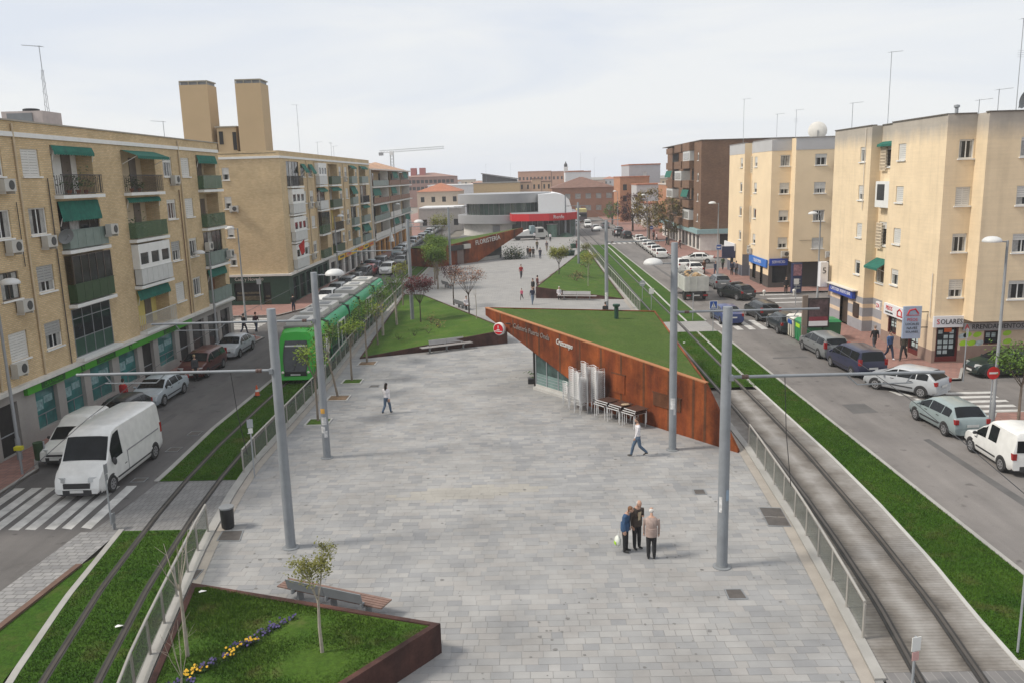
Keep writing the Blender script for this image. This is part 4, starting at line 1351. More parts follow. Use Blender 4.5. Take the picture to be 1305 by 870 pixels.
for k in range(4):
 for j, (a, b) in enumerate(bays):
  st = styles[k][j]
  balcony(lb2, F1, a, b, FL[k], st, rail=WPANEL if st == 'white' else r2.choice(rails), aw=(0.4, r2.choice((0.3, 0.9))) if r2.random() < 0.5 and st != 'white' else None,
    back=r2.choice((WHITE, mat('tan_back_wall', (0.52, 0.43, 0.30), 0.8), YEL)))
 for a, b in wc2:
  window(lb2, F1, a, b, FL[k] + 0.93, FL[k] + 2.22, r2.choice((0.1, 0.3, 0.5, 0.9)), WHITE, 1, curtain=0.5)
 if k in (2, 3):
  awning(lb2, F1, 90, 91.7, FL[3] + 2.3, 0.5, 0.8) if k == 3 else None
  awning(lb2, F1, 93.2, 94.9, FL[3] + 2.3, 0.5, 0.9) if k == 3 else None
for u, k in ((92.5, 2), (111.5, 3), (111.4, 1), (92.4, 0), (95.5, 2)):
 air_con(lb2, F1, u, FL[k] + 0.4)
for u in (92.4, 110.9, 95.8):
 pipe(lb2, F1, u, 3.2, 14.4)
for (xa, xb, label) in ((-35.0, -32.1, 'left of the two tall tan ventilation shafts on the roof'), (-29.25, -26.6, 'right of the two tall tan ventilation shafts on the roof')):
 t = thing('ventilation_shaft', label, 'shaft', ((xa + xb) / 2, 89, ZR - 0.2), baked=True, group='tan roof shafts')
 q = MB(); q.box(xa, xb, 88, 90.6, ZR - 0.2, 22.2); q.build('shaft', TOWER, t)
 q = MB(); q.box(xa + 0.12, xb - 0.12, 88.12, 90.48, 22.2, 22.5); q.build('louvre', GREYM, t)
 q = MB(); q.box(xa, xb, 88, 90.6, 22.5, 22.62)
 for i in range(4):
  x = xa + (xb - xa - 0.1) * i / 3
  q.box(x, x + 0.1, 87.995, 88.1, 22.2, 22.5)
 q.build('cap', mat('shaft_cap', (0.33, 0.30, 0.24), 0.8), t)
t = thing('roof_house', 'low tan stair house with dark louvres between the shafts', 'roof house', (-30.8, 88.6, ZR - 0.2), baked=True)
q = MB(); q.box(-31.6, -29.6, 88.2, 91, ZR - 0.2, 17.9); q.build('wall', TOWER, t)
q = MB(); q.box(-31.4, -31.0, 88.14, 88.2, 16.2, 17.5); q.box(-30.0, -29.62, 88.14, 88.2, 15.6, 17.4); q.build('louvre', DARK, t)
q = MB(); q.box(-31.75, -29.5, 88.05, 91.1, 17.9, 18.02); q.build('roof', mat('shaft_cap', (0.33, 0.30, 0.24), 0.8), t)
t = thing('roof_unit', 'grey cooling unit with louvres on the nearest brick roof', 'roof unit', (-25.6, 44, 15.0), baked=True)
q = MB(); q.box(-26.5, -24.4, 43.4, 45.2, 15.0, 16.0); q.build('housing', mat('pinkish_render', (0.48, 0.42, 0.40), 0.8), t)
q = MB(); q.box(-26.2, -24.9, 43.33, 43.39, 15.3, 15.9); q.build('louvre', GREYM, t)
q = MB(); q.lathe([(0.4, 0), (0.4, 0.15), (0.3, 0.18), (0.001, 0.18)], (-25.4, 44.2, 16.0), 14); q.build('fan', BLACK, t)

# ------------------------------------------------------------------ third block on the left: white slabs and hipped tile roofs
lb3 = thing('apartment_building', 'flat block with white balcony slabs and hipped tile roofs', 'building', (FX, 150, 0), baked=True)
Y0, Y1 = 130.6, 176.0
q = MB(); q.bx(F1, Y0, Y1, 0, 13.6, -13, -1.1); q.build('wall', BRK2, lb3)
q = MB()
for k in range(5):
 z = 2.95 + 2.75 * k
 q.bx(F1, Y0, Y1, z - 0.22, z, -1.09, 0.45)
for u in (Y0 + 0.1, 146.5, 160, 173.5):
 q.bx(F1, u - 0.15, u + 0.15, 0, 13.72, -1.08, 0.2)
q.build('balcony_slab', OFFWHITE, lb3)
for k in range(4):
 z = 2.95 + 2.75 * k
 for a, b in ((131.1, 146.1), (147, 159.6), (160.4, 173)):
  q = MB(); m = r2.choice((BLACK, OFFWHITE, mat('rust_rail', (0.20, 0.10, 0.06), 0.7), GPANEL, OFFWHITE))
  n_ = int((b - a) / 1.9)
  for i in range(n_):
   aa, bb = a + (b - a) * i / n_, a + (b - a) * (i + 1) / n_
   q.bx(F1, aa + 0.03, bb - 0.03, z + 0.08, z + 0.95, 0.36, 0.4)
  q.build('railing', m, lb3)
  for i in range(n_ // 2):
   u = a + 1.0 + (b - a - 2.4) * i / max(1, n_ // 2 - 1)
   q = MB(); q.bx(F1, u, u + 1.3, z + 0.05, z + 2.1, -1.09, -1.04); q.build('balcony_door', r2.choice((GLASS, DARK, GLASSL)), lb3)
  if r2.random() < 0.75:
   u = r2.uniform(a, (a + b) / 2); awning(lb3, F1, u, u + (b - a) * 0.45, z + 2.45, 0.3, 1.0, n0=0.1)
q = MB(); wall(q, F1, Y0, Y1, 0, 2.75, [(132 + 5 * i, 135.5 + 5 * i, 0.1, 2.4) for i in range(8)], 0.4); q.build('shopfront_wall', mat('orange_front', (0.55, 0.27, 0.07), 0.7, 0.2, 0.3), lb3)
for i in range(8):
 q = MB(); q.bx(F1, 132 + 5 * i, 135.5 + 5 * i, 0.1, 2.4, -0.39, -0.35); q.build('shop_window', DARK if i % 2 else GLASS, lb3)
for a, b in ((Y0, 146), (146.4, 160), (160.4, Y1)):
 q = MB(); m_ = (a + b) / 2
 v = [F1(a, 13.72, 0.6), F1(b, 13.72, 0.6), F1(b, 13.72, -13), F1(a, 13.72, -13), F1(m_ - 1, 15.7, -5.5), F1(m_ + 1, 15.7, -5.5)]
 q.add(v, [(0, 1, 5, 4), (1, 2, 5), (2, 3, 4, 5), (3, 0, 4), (0, 3, 2, 1)]); q.build('hipped_roof', mat('pale_roof_tile', (0.42, 0.26, 0.17), 0.9, 0.25, 2.0), lb3)

# ------------------------------------------------------------------ right: cream blocks
def cream_block(name, label, X, Yn, Yf, fold, Yp, Xs, xmax, top, parapet, fl0, seed, material, band=None):
 rt = thing(name, label, 'building', (X, Yn, 0), baked=True)
 FS = Fr(X, 0, -1, 0)            # u = -Y
 FE = Fr(0, Yn, 0, -1)           # u = X
 FP = Fr(0, Yp, 0, -1)
 f0, f1, d = fold
 fls = [fl0 + 2.74 * k for k in range(4)]
 hs, ws = [], []
 for f in fls:
  for u0, u1 in ((Yf - 6.2, Yf - 5.2), (Yn + 5.2, Yn + 6.3)):
   ws.append((-u1, -u0, f + 0.95, f + 2.0))
  hs.append((-f1 + 0.25, -f0 - 0.35, f + 0.55, f + 2.2))
 q = MB()
 wall(q, FS, -Yf, -f1, 0 if material is None else 2.6, top, [h for h in ws if h[0] < -f1], 0.15)
 wall(q, FS, -f0, -Yn, 2.6, top, [h for h in ws if h[0] >= -f0], 0.15)
 FR = Fr(X + d, 0, -1, 0)
 wall(q, FR, -f1, -f0, 2.6, top, hs, 0.12)
 q.quad(FS(-f1, 2.6), FS(-f1, top), FS(-f1, top, -d), FS(-f1, 2.6, -d)); q.quad(FS(-f0, 2.6), FS(-f0, top), FS(-f0, top, -d), FS(-f0, 2.6, -d))
 we = []
 wide = Xs - X
 for f in fls:
  we.append((X + wide * 0.44, X + wide * 0.94, f + 0.9, f + 2.0))
 wall(q, FE, X, Xs, 2.6, top, we, 0.15)
 q.quad((Xs, Yn, 2.85), (Xs, Yp, 2.85), (Xs, Yp, top), (Xs, Yn, top))
 q.quad((Xs, Yn, 2.85), (Xs, Yp, 2.85), (xmax, Yp, 2.85), (xmax, Yn, 2.85))
 wp = []
 for f in fls:
  for k in range(2):
   a = Xs + 1.9 + k * 3.4
   if a + 1.2 < xmax:
    wp.append((a, a + 1.15, f + 0.9, f + 2.0))
 wall(q, FP, Xs, xmax, 2.85, top, wp, 0.15)
 q.quad((X, Yf, 0), (xmax, Yf, 0), (xmax, Yf, top), (X, Yf, top))
 q.build('wall', material, rt)
 if band:
  q = MB()
  for F_, a, b in ((FS, -Yf, -f1), (FS, -f0, -Yn), (FR, -f1, -f0)):
   q.bx(F_, a, b, top - 1.15, top - 0.02, 0.003, 0.02)
  q.bx(FE, X + 0.0, Xs - 0.02, top - 1.15, top - 0.02, 0.004, 0.02); q.bx(FP, Xs - 0.02, xmax, top - 1.15, top - 0.02, 0.004, 0.02)
  q.build('parapet_band', band, rt)
 q = MB(); q.box(X + d + 0.1, xmax, Yn + 0.1, Yf - 0.1, top - 0.3, top - 0.25); q.box(Xs + 0.1, xmax, Yp + 0.1, Yn + 0.1, top - 0.3, top - 0.25); q.build('roof', ROOFG, rt)
 q = MB(); c = 0.07
 q.bx(FS, -Yf, -f1, top, top + c, -0.35, 0.06); q.bx(FS, -f0, -Yn - 0.06, top, top + c, -0.35, 0.06); q.bx(FR, -f1 + 0.01, -f0 - 0.01, top, top + c, -0.35, 0.06)
 q.bx(FE, X + 0.36, Xs - 0.06, top, top + c, -0.3, 0.06); q.bx(FP, Xs - 0.06, xmax, top, top + c, -0.3, 0.06)
 q.build('coping', parapet, rt)
 rr_ = random.Random(seed)
 for F_, lst, sp_ in ((FS, ws, 0), (FE, we, 1), (FP, wp, 1)):
  for h in lst:
   window(rt, F_, *h[:4], rr_.choice((0.1, 0.2, 0.35, 0.6, 1.0)), WHITE, sp_, curtain=rr_.choice((0.3, 0.6)))
 for i, h in enumerate(hs):
  window(rt, FR, *h[:4], rr_.choice((0.1, 0.3)), WHITE, 1, curtain=0.4)
 # breeze block screens beside the recessed windows
 scr = mat('breeze_block_screen', (0.70, 0.60, 0.46), 0.8, 0.1)
 for k in (0, 1, 3) if band is None else (0, 1, 2, 3):
  q = MB(); f = fls[k]; a = -f0 - 1.25 if k % 2 == 0 else -f1 + 0.25
  for i in range(5):
   q.bx(FR, a + i * 0.22, a + i * 0.22 + 0.05, f + 0.3, f + 2.1, 0.1, 0.2)
  for j in range(9):
   q.bx(FR, a, a + 0.93, f + 0.3 + j * 0.22, f + 0.35 + j * 0.22, 0.105, 0.195)
  q.build('breeze_screen', scr, rt)
 return rt, FS, FE, FP, FR, fls


rb1, S1, E1, P1_, R1_, FR1 = cream_block('apartment_building', 'cream rendered block with weathered parapet, nearest on the right', 24.8, 50.2, 68.0, (57.6, 60.9, 0.75), 48.95, 26.5, 36.0, 14.9, mat('dark_coping', (0.12, 0.105, 0.09), 0.8), 3.25, 3, CREAM)
# extra fittings on the near cream block
awning(rb1, R1_, -60.6, -58.3, FR1[0] + 2.35, 0.9, 0.55); awning(rb1, R1_, -60.7, -58.2, FR1[3] + 2.3, 0.4, 0.2)
q = MB(); q.bx(R1_, -60.4, -58.0, FR1[2] + 0.5, FR1[2] + 2.3, 0.02, 0.5); eb = q.build('enclosure', WHITE, rb1)
q = MB(); q.bx(R1_, -60.1, -58.9, FR1[2] + 1.0, FR1[2] + 2.1, 0.5, 0.515); q.build('pane', GLASS, rb1)
pipe(rb1, R1_, -57.75, 2.6, 14.6, 0.04, mat('white_pipe', (0.6, 0.55, 0.48), 0.6))
pipe(rb1, S1, -61.8, 9.0, 14.8, 0.03, mat('white_pipe', (0.6, 0.55, 0.48), 0.6)); pipe(rb1, S1, -50.6, 2.9, 5.6, 0.03, mat('white_pipe', (0.6, 0.55, 0.48), 0.6))
# ground storey of the near cream block: banded grey bar, then the estate agency
GST = mat('grey_stone_band', (0.30, 0.30, 0.32), 0.75, 0.1, world=True); PST = mat('sand_stone_band', (0.66, 0.52, 0.38), 0.8, 0.1, world=True); BST = mat('brown_plinth', (0.27, 0.19, 0.155), 0.8, 0.1, world=True)
hb = [(-65.3, -63.7, 0.12, 2.2), (-62.7, -61.5, 0.95, 2.05)]
q = MB(); wall(q, S1, -68, -60.9, 0.1, 0.9, [(-65.3, -63.7, 0.05, 2.2)], 0.25); wall(q, S1, -68, -60.9, 1.2, 1.85, hb, 0.25); wall(q, S1, -68, -60.9, 2.15, 2.6, [(-65.3, -63.7, 0.1, 2.2)], 0.25)
wall(q, R1_, -60.9, -57.6, 0.1, 0.9); wall(q, R1_, -60.9, -57.6, 1.2, 1.85); wall(q, R1_, -60.9, -57.6, 2.15, 2.6)
for a, b in ((0.1, 0.9), (1.2, 1.85), (2.15, 2.6)):
 q.quad(S1(-60.9, a), S1(-60.9, b), S1(-60.9, b, -0.75), S1(-60.9, a, -0.75))
q.build('stone_band', GST, rb1)
q = MB()
for a, b in ((0.9, 1.2), (1.85, 2.15)):
 wall(q, S1, -68, -60.9, a, b, hb, 0.25); wall(q, R1_, -60.9, -57.6, a, b); q.quad(S1(-60.9, a), S1(-60.9, b), S1(-60.9, b, -0.75), S1(-60.9, a, -0.75))
q.build('stone_band', PST, rb1)
q = MB(); q.bx(S1, -65.3, -63.7, 0.12, 2.2, -0.26, -0.22); dd = q.build('door', mat('brown_door', (0.06, 0.045, 0.035), 0.4), rb1)
q = MB()
lp = [(math.copysign(abs(math.cos(t)) ** 0.5, math.cos(t)) * 0.58, math.copysign(abs(math.sin(t)) ** 0.5, math.sin(t)) * 0.56) for t in [2 * PI * i / 20 for i in range(20)]]
q.add([S1(-62.1 + a, 1.5 + b, 0.03) for a, b in lp], [tuple(range(20))]); q.add([S1(-62.1 + a * 1.0, 1.5 + b, 0.03) for a, b in lp] + [S1(-62.1 + a, 1.5 + b, -0.02) for a, b in lp], [(i, (i + 1) % 20, 20 + (i + 1) % 20, 20 + i) for i in range(20)])
q.build('window', mat('bronze_glass', (0.035, 0.02, 0.014), 0.2), rb1)
BLUES = mat('blue_sign', (0.02, 0.06, 0.36), 0.45, 0.1); WSGN = mat('white_sign', (0.72, 0.72, 0.74), 0.5, 0.05); REDT = mat('red_lettering', (0.5, 0.015, 0.02), 0.5, 0.05); BLKT = mat('black_lettering', (0.015, 0.015, 0.017), 0.5, 0.05)
q = MB(); q.bx(S1, -67.0, -62.2, 2.35, 2.95, 0.05, 0.3); sb = q.build('sign_board', BLUES, rb1); text('sign_text', 'CAFETERIA NUEVO BAR', 0.36, WSGN, sb, S1, -64.6, 2.65, 0.31, 0.02, squeeze=1.05)
q = MB(); q.bx(S1, -67.3, -61.9, 2.95, 3.02, 0.0, 0.45); q.build('canopy', OFFWHITE, rb1)
q = MB(); q.bx(S1, -67.95, -67.35, 2.6, 4.6, 0.3, 0.9); bs = q.build('hanging_sign', WSGN, rb1); text('sign_text', '5', 0.7, BLKT, bs, Fr(0, 67.35, 0, -1), 24.2, 3.9, 0.01, 0.02)
# agency
hb2 = [(-56.5, -55.2, 0.9, 2.1), (-53.4, -52.0, 0.14, 2.2)]
q = MB(); wall(q, S1, -57.6, -50.2, 0.9, 2.6, hb2, 0.2); wall(q, E1, 24.8, 26.5, 0.9, 2.6, [(25.0, 26.35, 0.2, 2.35)], 0.2); wall(q, E1, 26.5, 36, 1.15, 2.85, [(27.9, 28.9, 1.2, 2.08), (31.5, 32.6, 1.2, 2.08)], 0.2); q.build('agency_wall', mat('agency_render', (0.62, 0.49, 0.35), 0.85, 0.06), rb1)
q = MB(); wall(q, S1, -57.6, -50.2, 0.1, 0.9, [(-53.4, -52.0, 0.05, 2.2)], 0.2); wall(q, E1, 24.8, 26.5, 0.1, 0.9, [(25.0, 26.35, 0.2, 2.35)], 0.2); wall(q, E1, 26.5, 36, 0.1, 1.15); q.quad(S1(-57.6, 0.1), S1(-57.6, 2.6), S1(-57.6, 2.6, -0.75), S1(-57.6, 0.1, -0.75)); q.build('plinth', BST, rb1)
MAROON = mat('maroon_frame', (0.11, 0.014, 0.012), 0.5, 0.1); LEAF_ = mat('window_leaflet', (0.42, 0.50, 0.50), 0.6, 0.3, 3.0)
def agency_glass(F, a, b, c, d, cols_, rows_, redfoot=True):
 q = MB(); q.bx(F, a, b, c, d, -0.2, -0.16); gl = q.build('shop_window', GLASS, rb1)
 q = MB(); q.bx(F, a, a + 0.07, c, d, -0.159, -0.02); q.bx(F, b - 0.07, b, c, d, -0.159, -0.02); q.bx(F, a, b, c, c + (0.3 if redfoot else 0.07), -0.155, -0.03); q.bx(F, a, b, d - 0.07, d, -0.155, -0.03); q.build('frame', MAROON, gl)
 for i in range(cols_):
  for j in range(rows_):
   if (i * 7 + j * 3) % 5 == 4: continue
   u = a + 0.16 + (b - a - 0.32) * (i + 0.5) / cols_; z = c + 0.42 + (d - c - 0.6) * (j + 0.5) / rows_
   hw, hh = (b - a - 0.4) / cols_ * 0.4, (d - c - 0.6) / rows_ * 0.36
   q = MB(); q.bx(F, u - hw, u + hw, z - hh, z + hh, -0.159, -0.152); q.build('leaflet', LEAF_, gl)
 return gl
gl = agency_glass(E1, 25.0, 26.35, 0.2, 2.35, 3, 5)
q = MB(); q.bx(E1, 25.55, 26.0, 2.0, 2.28, -0.15, -0.145); q.build('notice', mat('orange_notice', (0.70, 0.13, 0.02), 0.5), gl)
agency_glass(S1, -53.4, -52.0, 0.14, 2.2, 2, 4); agency_glass(S1, -56.5, -55.2, 0.9, 2.1, 2, 3, False)
agency_glass(E1, 27.9, 28.9, 1.2, 2.08, 2, 3, False); agency_glass(E1, 31.5, 32.6, 1.2, 2.08, 2, 3, False)
q = MB(); q.bx(S1, -56.75, -53.0, 2.15, 2.9, 0.06, 0.24); sb = q.build('sign_board', WSGN, rb1)
text('sign_text', 'PISOS', 0.40, REDT, sb, S1, -55.9, 2.62, 0.25, 0.02); text('sign_text', 'COMPRA-VENTA', 0.16, BLKT, sb, S1, -55.9, 2.32, 0.25, 0.02)
q = MB(); q.tube([S1(-54.6, 2.38, 0.25), S1(-54.6, 2.62, 0.25), S1(-54.3, 2.78, 0.25), S1(-54.0, 2.62, 0.25), S1(-54.0, 2.38, 0.25)], 0.05, 6); q.bx(S1, -54.7, -53.9, 2.28, 2.36, 0.24, 0.262); q.build('house_logo', REDT, sb)
text('sign_text', 'Casa', 0.3, REDT, sb, S1, -53.4, 2.55, 0.25, 0.02)
q = MB(); q.bx(S1, -58.3, -57.65, 2.2, 2.75, 0.02, 0.14); sb = q.build('sign_board', WSGN, rb1); text('sign_text', 'ZA', 0.4, REDT, sb, S1, -57.97, 2.47, 0.15, 0.02)
q = MB(); q.bx(E1, 24.72, 26.5, 2.36, 3.04, 0.05, 0.2); sb = q.build('sign_board', WSGN, rb1)
text('sign_text', 'S', 0.44, REDT, sb, E1, 24.98, 2.69, 0.21, 0.02); text('sign_text', 'OLARES', 0.44, BLKT, sb, E1, 25.78, 2.69, 0.21, 0.02, squeeze=0.86)
q = MB(); q.bx(E1, 26.55, 30.3, 2.1, 2.58, 0.05, 0.18); sb = q.build('sign_board', mat('grey_sign', (0.34, 0.33, 0.33), 0.5, 0.05), rb1)
text('sign_text', 'A', 0.42, REDT, sb, E1, 26.75, 2.34, 0.19, 0.02); text('sign_text', 'RRENDAMIENTOS', 0.42, BLKT, sb, E1, 28.6, 2.34, 0.19, 0.02, squeeze=0.92)
LIME = mat('lime_sticker', (0.35, 0.62, 0.02), 0.5, 0.1)
for u, z, m in ((26.9, 2.05, LIME), (27.5, 2.05, LIME), (26.15 + 0.55, 1.55, LIME), (27.2, 1.55, LIME), (29.3, 2.1, LIME), (29.35, 1.6, LIME), (27.65, 1.55, LEAF_), (26.62, 1.98, LEAF_)):
 q = MB(); q.add([E1(u + 0.26 * math.cos(t), z - 0.22 + 0.17 * math.sin(t) + 0.04 * math.cos(t), 0.006) for t in [2 * PI * i / 18 for i in range(18)]], [tuple(range(18))]); q.build('sticker', m, rb1)
# projecting sign on brackets
t = thing('projecting_sign', 'tall blue-grey agency sign on two brackets at the cream corner', 'sign', (24.0, 51.2, 2), baked=True)
FPs = Fr(0, 51.0, 0, -1)
q = MB(); q.bx(FPs, 23.25, 24.35, 1.55, 3.55, 0.0, 0.16); sb = q.build('sign_board', mat('pale_blue_sign', (0.33, 0.40, 0.52), 0.5, 0.05), t)
for i, (s_, z, m, sz) in enumerate((('PISOS', 2.72, REDT, 0.26), ('LOCALES', 2.45, BLKT, 0.2), ('NAVES', 2.2, BLKT, 0.22), ('SOLARES', 1.97, BLKT, 0.19))):
 text('sign_text', s_, sz, m, sb, FPs, 23.8, z, 0.17, 0.01)
q = MB(); q.bx(FPs, 23.4, 24.2, 2.98, 3.02, 0.16, 0.175); q.tube([FPs(23.5, 3.05, 0.165), FPs(23.6, 3.3, 0.165), FPs(23.95, 3.38, 0.165), FPs(24.15, 3.1, 0.165)], 0.05, 6); q.build('house_logo', REDT, sb)
q = MB(); q.bx(FPs, 24.35, 24.8, 3.15, 3.2, 0.05, 0.1); q.bx(FPs, 24.35, 24.8, 2.2, 2.25, 0.05, 0.1); q.build('bracket', BLACK, t)

rb2, S2, E2, P2_, R2_, FR2 = cream_block('apartment_building', 'cream rendered block with a smooth grey parapet band', 25.0, 85.6, 103.0, (92.6, 96.0, 0.8), 84.2, 26.95, 37.0, 15.05, mat('grey_coping', (0.25, 0.24, 0.24), 0.8), 3.25, 8, CREAM2, GREYB)
q = MB(); wall(q, S2, -103, -96, 1.35, 2.6, [(-101.5, -100, 0.1, 2.3)], 0.2); wall(q, R2_, -96, -92.6, 1.35, 2.6); wall(q, S2, -92.6, -85.6, 1.35, 2.6, [(-88.6, -87.6, 0.1, 2.2), (-91.6, -90.2, 0.5, 2.2)], 0.2); q.build('shop_wall', CREAM2, rb2)
q = MB(); wall(q, S2, -103, -96, 0.1, 1.35, [(-101.5, -100, 0.05, 2.3)], 0.2); wall(q, R2_, -96, -92.6, 0.1, 1.35); q.quad(S2(-96, 0.1), S2(-96, 2.6), S2(-96, 2.6, -0.8), S2(-96, 0.1, -0.8)); q.build('plinth', mat('slate_plinth', (0.13, 0.14, 0.17), 0.8, 0.1), rb2)
DKP = mat('dark_brown_panel', (0.075, 0.066, 0.06), 0.6, 0.15)
q = MB(); wall(q, S2, -92.6, -85.6, 0.1, 1.35, [(-88.6, -87.6, 0.05, 2.2), (-91.6, -90.2, 0.5, 2.2)], 0.2); wall(q, E2, 25.0, 26.95, 0.1, 2.6, [(25.4, 26.9, 0.6, 2.3)], 0.2); q.build('shop_front', DKP, rb2)
for F_, a, b, c, d in ((S2, -88.6, -87.6, 0.12, 2.2), (S2, -91.6, -90.2, 0.5, 2.2), (E2, 25.4, 26.9, 0.6, 2.3)):
 q = MB(); q.bx(F_, a, b, c, d, -0.2, -0.16); q.build('shop_window', GLASS, rb2)
q = MB(); q.bx(S2, -101.5, -100, 0.12, 2.3, -0.2, -0.16); q.build('door', DARK, rb2)
q = MB(); q.bx(S2, -92.4, -85.8, 2.15, 2.95, 0.05, 0.2); sb = q.build('sign_board', mat('bright_blue_sign', (0.03, 0.16, 0.55), 0.4, 0.08), rb2); text('sign_text', 'TELEFONIA', 0.5, WSGN, sb, S2, -89.1, 2.55, 0.21, 0.02, squeeze=1.2)
q = MB(); q.bx(E2, 25.05, 26.9, 2.4, 3.1, 0.05, 0.2); sb = q.build('sign_board', BLUES, rb2); text('sign_text', 'SERVICIO', 0.38, WSGN, sb, E2, 25.97, 2.75, 0.21, 0.02, squeeze=0.85)
q = MB(); wall(q, E2, 26.95, 37, 0.1, 2.85); q.build('shop_front', mat('charcoal_shutter', (0.045, 0.043, 0.042), 0.6, 0.1), rb2)
q = MB(); q.bx(S2, -104.0, -98.9, 2.75, 3.6, 0.05, 0.2); q.build('sign_board', WSGN, rb2)
q = MB(); q.bx(S2, -103.2, -100.2, 1.9, 2.55, 0.05, 0.2); sb = q.build('sign_board', BLUES, rb2); text('sign_text', 'BANCO', 0.45, WSGN, sb, S2, -101.7, 2.22, 0.21, 0.02)
q = MB(); q.bx(Fr(0, 99.2, 0, -1), 23.4, 24.95, 1.9, 3.3, 0, 0.2); q.build('hanging_sign', mat('navy_sign', (0.015, 0.025, 0.08), 0.5), rb2)
for u in (-95.2, -93.5, -92.2):
 air_con(rb2, R2_ if u < -92.6 else S2, u, 3.1)
air_con(rb2, E2, 26.6, 3.3); air_con(rb2, P2_, 30.6, 3.3)
q = MB(); q.bx(P2_, 27.6, 30.0, 5.0, 5.02, 0.02, 0.05); q.build('cable', BLACK, rb2)
for k in range(4):
 q = MB(); q.bx(P2_, 31.0, 31.9, FR2[k] + 0.9, FR2[k] + 2.3, 0.004, 0.05); q.build('balcony_door', DARK, rb2)
 q = MB()
 for j in range(5):
  q.bx(P2_, 30.6, 32.2, FR2[k] + 0.35 + j * 0.2, FR2[k] + 0.47 + j * 0.2, 0.3, 0.34)
 q.build('balcony_slats', mat('brown_slat', (0.10, 0.045, 0.03), 0.7), rb2)

# ------------------------------------------------------------------ brown brick block
bb = thing('apartment_building', 'brown brick block with stacked bay balconies and a teal ground floor band', 'building', (27, 128.8, 0), baked=True)
FS = Fr(27, 0, -1, 0); FE = Fr(0, 128.8, 0, -1)
Tz = 16.7
fls = [3.6, 6.7, 9.8, 12.9]
hs = [(-131.6, -130.6, f + 0.9, f + 2.1) for f in fls]
q = MB(); wall(q, FS, -134.2, -128.8, 3.4, Tz, hs, 0.2)
he = [(33.6, 35.0, f + 0.8, f + 2.2) for f in fls]
wall(q, FE, 27, 48, 3.4, Tz, he, 0.2)
FB = Fr(27.9, 0, -1, 0); wall(q, FB, -164, -134.2, 3.4, Tz - 0.3)
q.quad((27, 134.2, 3.4), (27, 134.2, Tz), (27.9, 134.2, Tz), (27.9, 134.2, 3.4)); q.quad((27.9, 164, 0), (48, 164, 0), (48, 164, Tz), (27.9, 164, Tz))
q.build('wall', BRKD, bb)
for h in hs: window(bb, FS, *h, 0.3, WHITE, 0)
for h, s_ in zip(he, (0.4, 0.9, 0.2, 0.3)): window(bb, FE, *h, s_, WHITE, 1)
air_con(bb, FE, 34.2, fls[2] + 0.1)
bayc = [(134.6, 140.4, 1.6), (141.6, 147.8, 1.6), (152.0, 158.5, 1.2)]
for j, (a, b, d) in enumerate(bayc):
 for k, f in enumerate(fls):
  F_ = Fr(27.9 - d, 0, -1, 0)
  q = MB(); q.box(27.9 - d, 27.89, a, b, f - 0.25, f + 0.95); by = q.build('bay_front', BRKD, bb)
  sty = (j + k) % 3
  if sty == 0:
   q = MB(); q.box(27.9 - d + 0.08, 27.89, a + 0.08, b - 0.08, f + 0.95, f + 2.5); q.build('enclosure', WPANEL, by)
   q = MB(); q.box(27.9 - d + 0.04, 27.9 - d + 0.08, a + 0.7, b - 0.7, f + 1.15, f + 2.2); q.build('pane', GLASSL, by)
  else:
   q = MB(); q.box(27.8, 27.895, a + 0.5, b - 0.5, f + 0.95, f + 2.4); q.build('balcony_door', DARK, by)
   if sty == 1 and k in (1, 2): awning(by, F_, -b + 0.2, -a - 0.2, f + 2.6, 0.3, 1.0, n0=0.0)
 q = MB(); q.box(27.9 - d, 27.89, a, b, 15.4, Tz + (0.0, -0.1, -0.3)[j]); q.build('bay_top', BRKD, bb)
TEALB = mat('teal_band', (0.24, 0.37, 0.38), 0.6, 0.08)
q = MB(); q.box(26.4, 48, 128.2, 164, 2.7, 3.39); q.build('ground_floor_band', TEALB, bb)
q = MB(); wall(q, FS, -164, -128.8, 0, 2.7, [(-131.5 - 3 * i, -129.5 - 3 * i, 0.2, 2.4) for i in range(11)], 0.2); wall(q, FE, 27, 48, 0, 2.7, [(30, 36, 0.9, 2.6)], 0.5); q.build('shop_front', OFFWHITE, bb)
for i in range(11):
 q = MB(); q.bx(FS, -131.5 - 3 * i, -129.5 - 3 * i, 0.2, 2.4, -0.2, -0.16); q.build('shop_window', GLASS, bb)
q = MB(); q.bx(FE, 30, 36, 0.9, 2.6, -0.5, -0.46); q.build('shop_window', DARK, bb)
q = MB(); q.box(26.9, 48, 128.7, 164, Tz, Tz + 0.12); q.build('roof', mat('dark_coping', (0.12, 0.105, 0.09), 0.8), bb)
# ================================================================== PAVILIONS, STATION, FAR BUILDINGS
RUST = rust_mat('weathering_steel', (0.265, 0.070, 0.018), (0.17, 0.040, 0.012), (0.055, 0.020, 0.011))
RUST_S = rust_mat('weathering_steel_joint', (0.13, 0.05, 0.022), (0.10, 0.04, 0.02), (0.06, 0.03, 0.02))
RUSTT = mat('rust_edge', (0.38, 0.16, 0.065), 0.75, 0.15, 1.5, world=True)
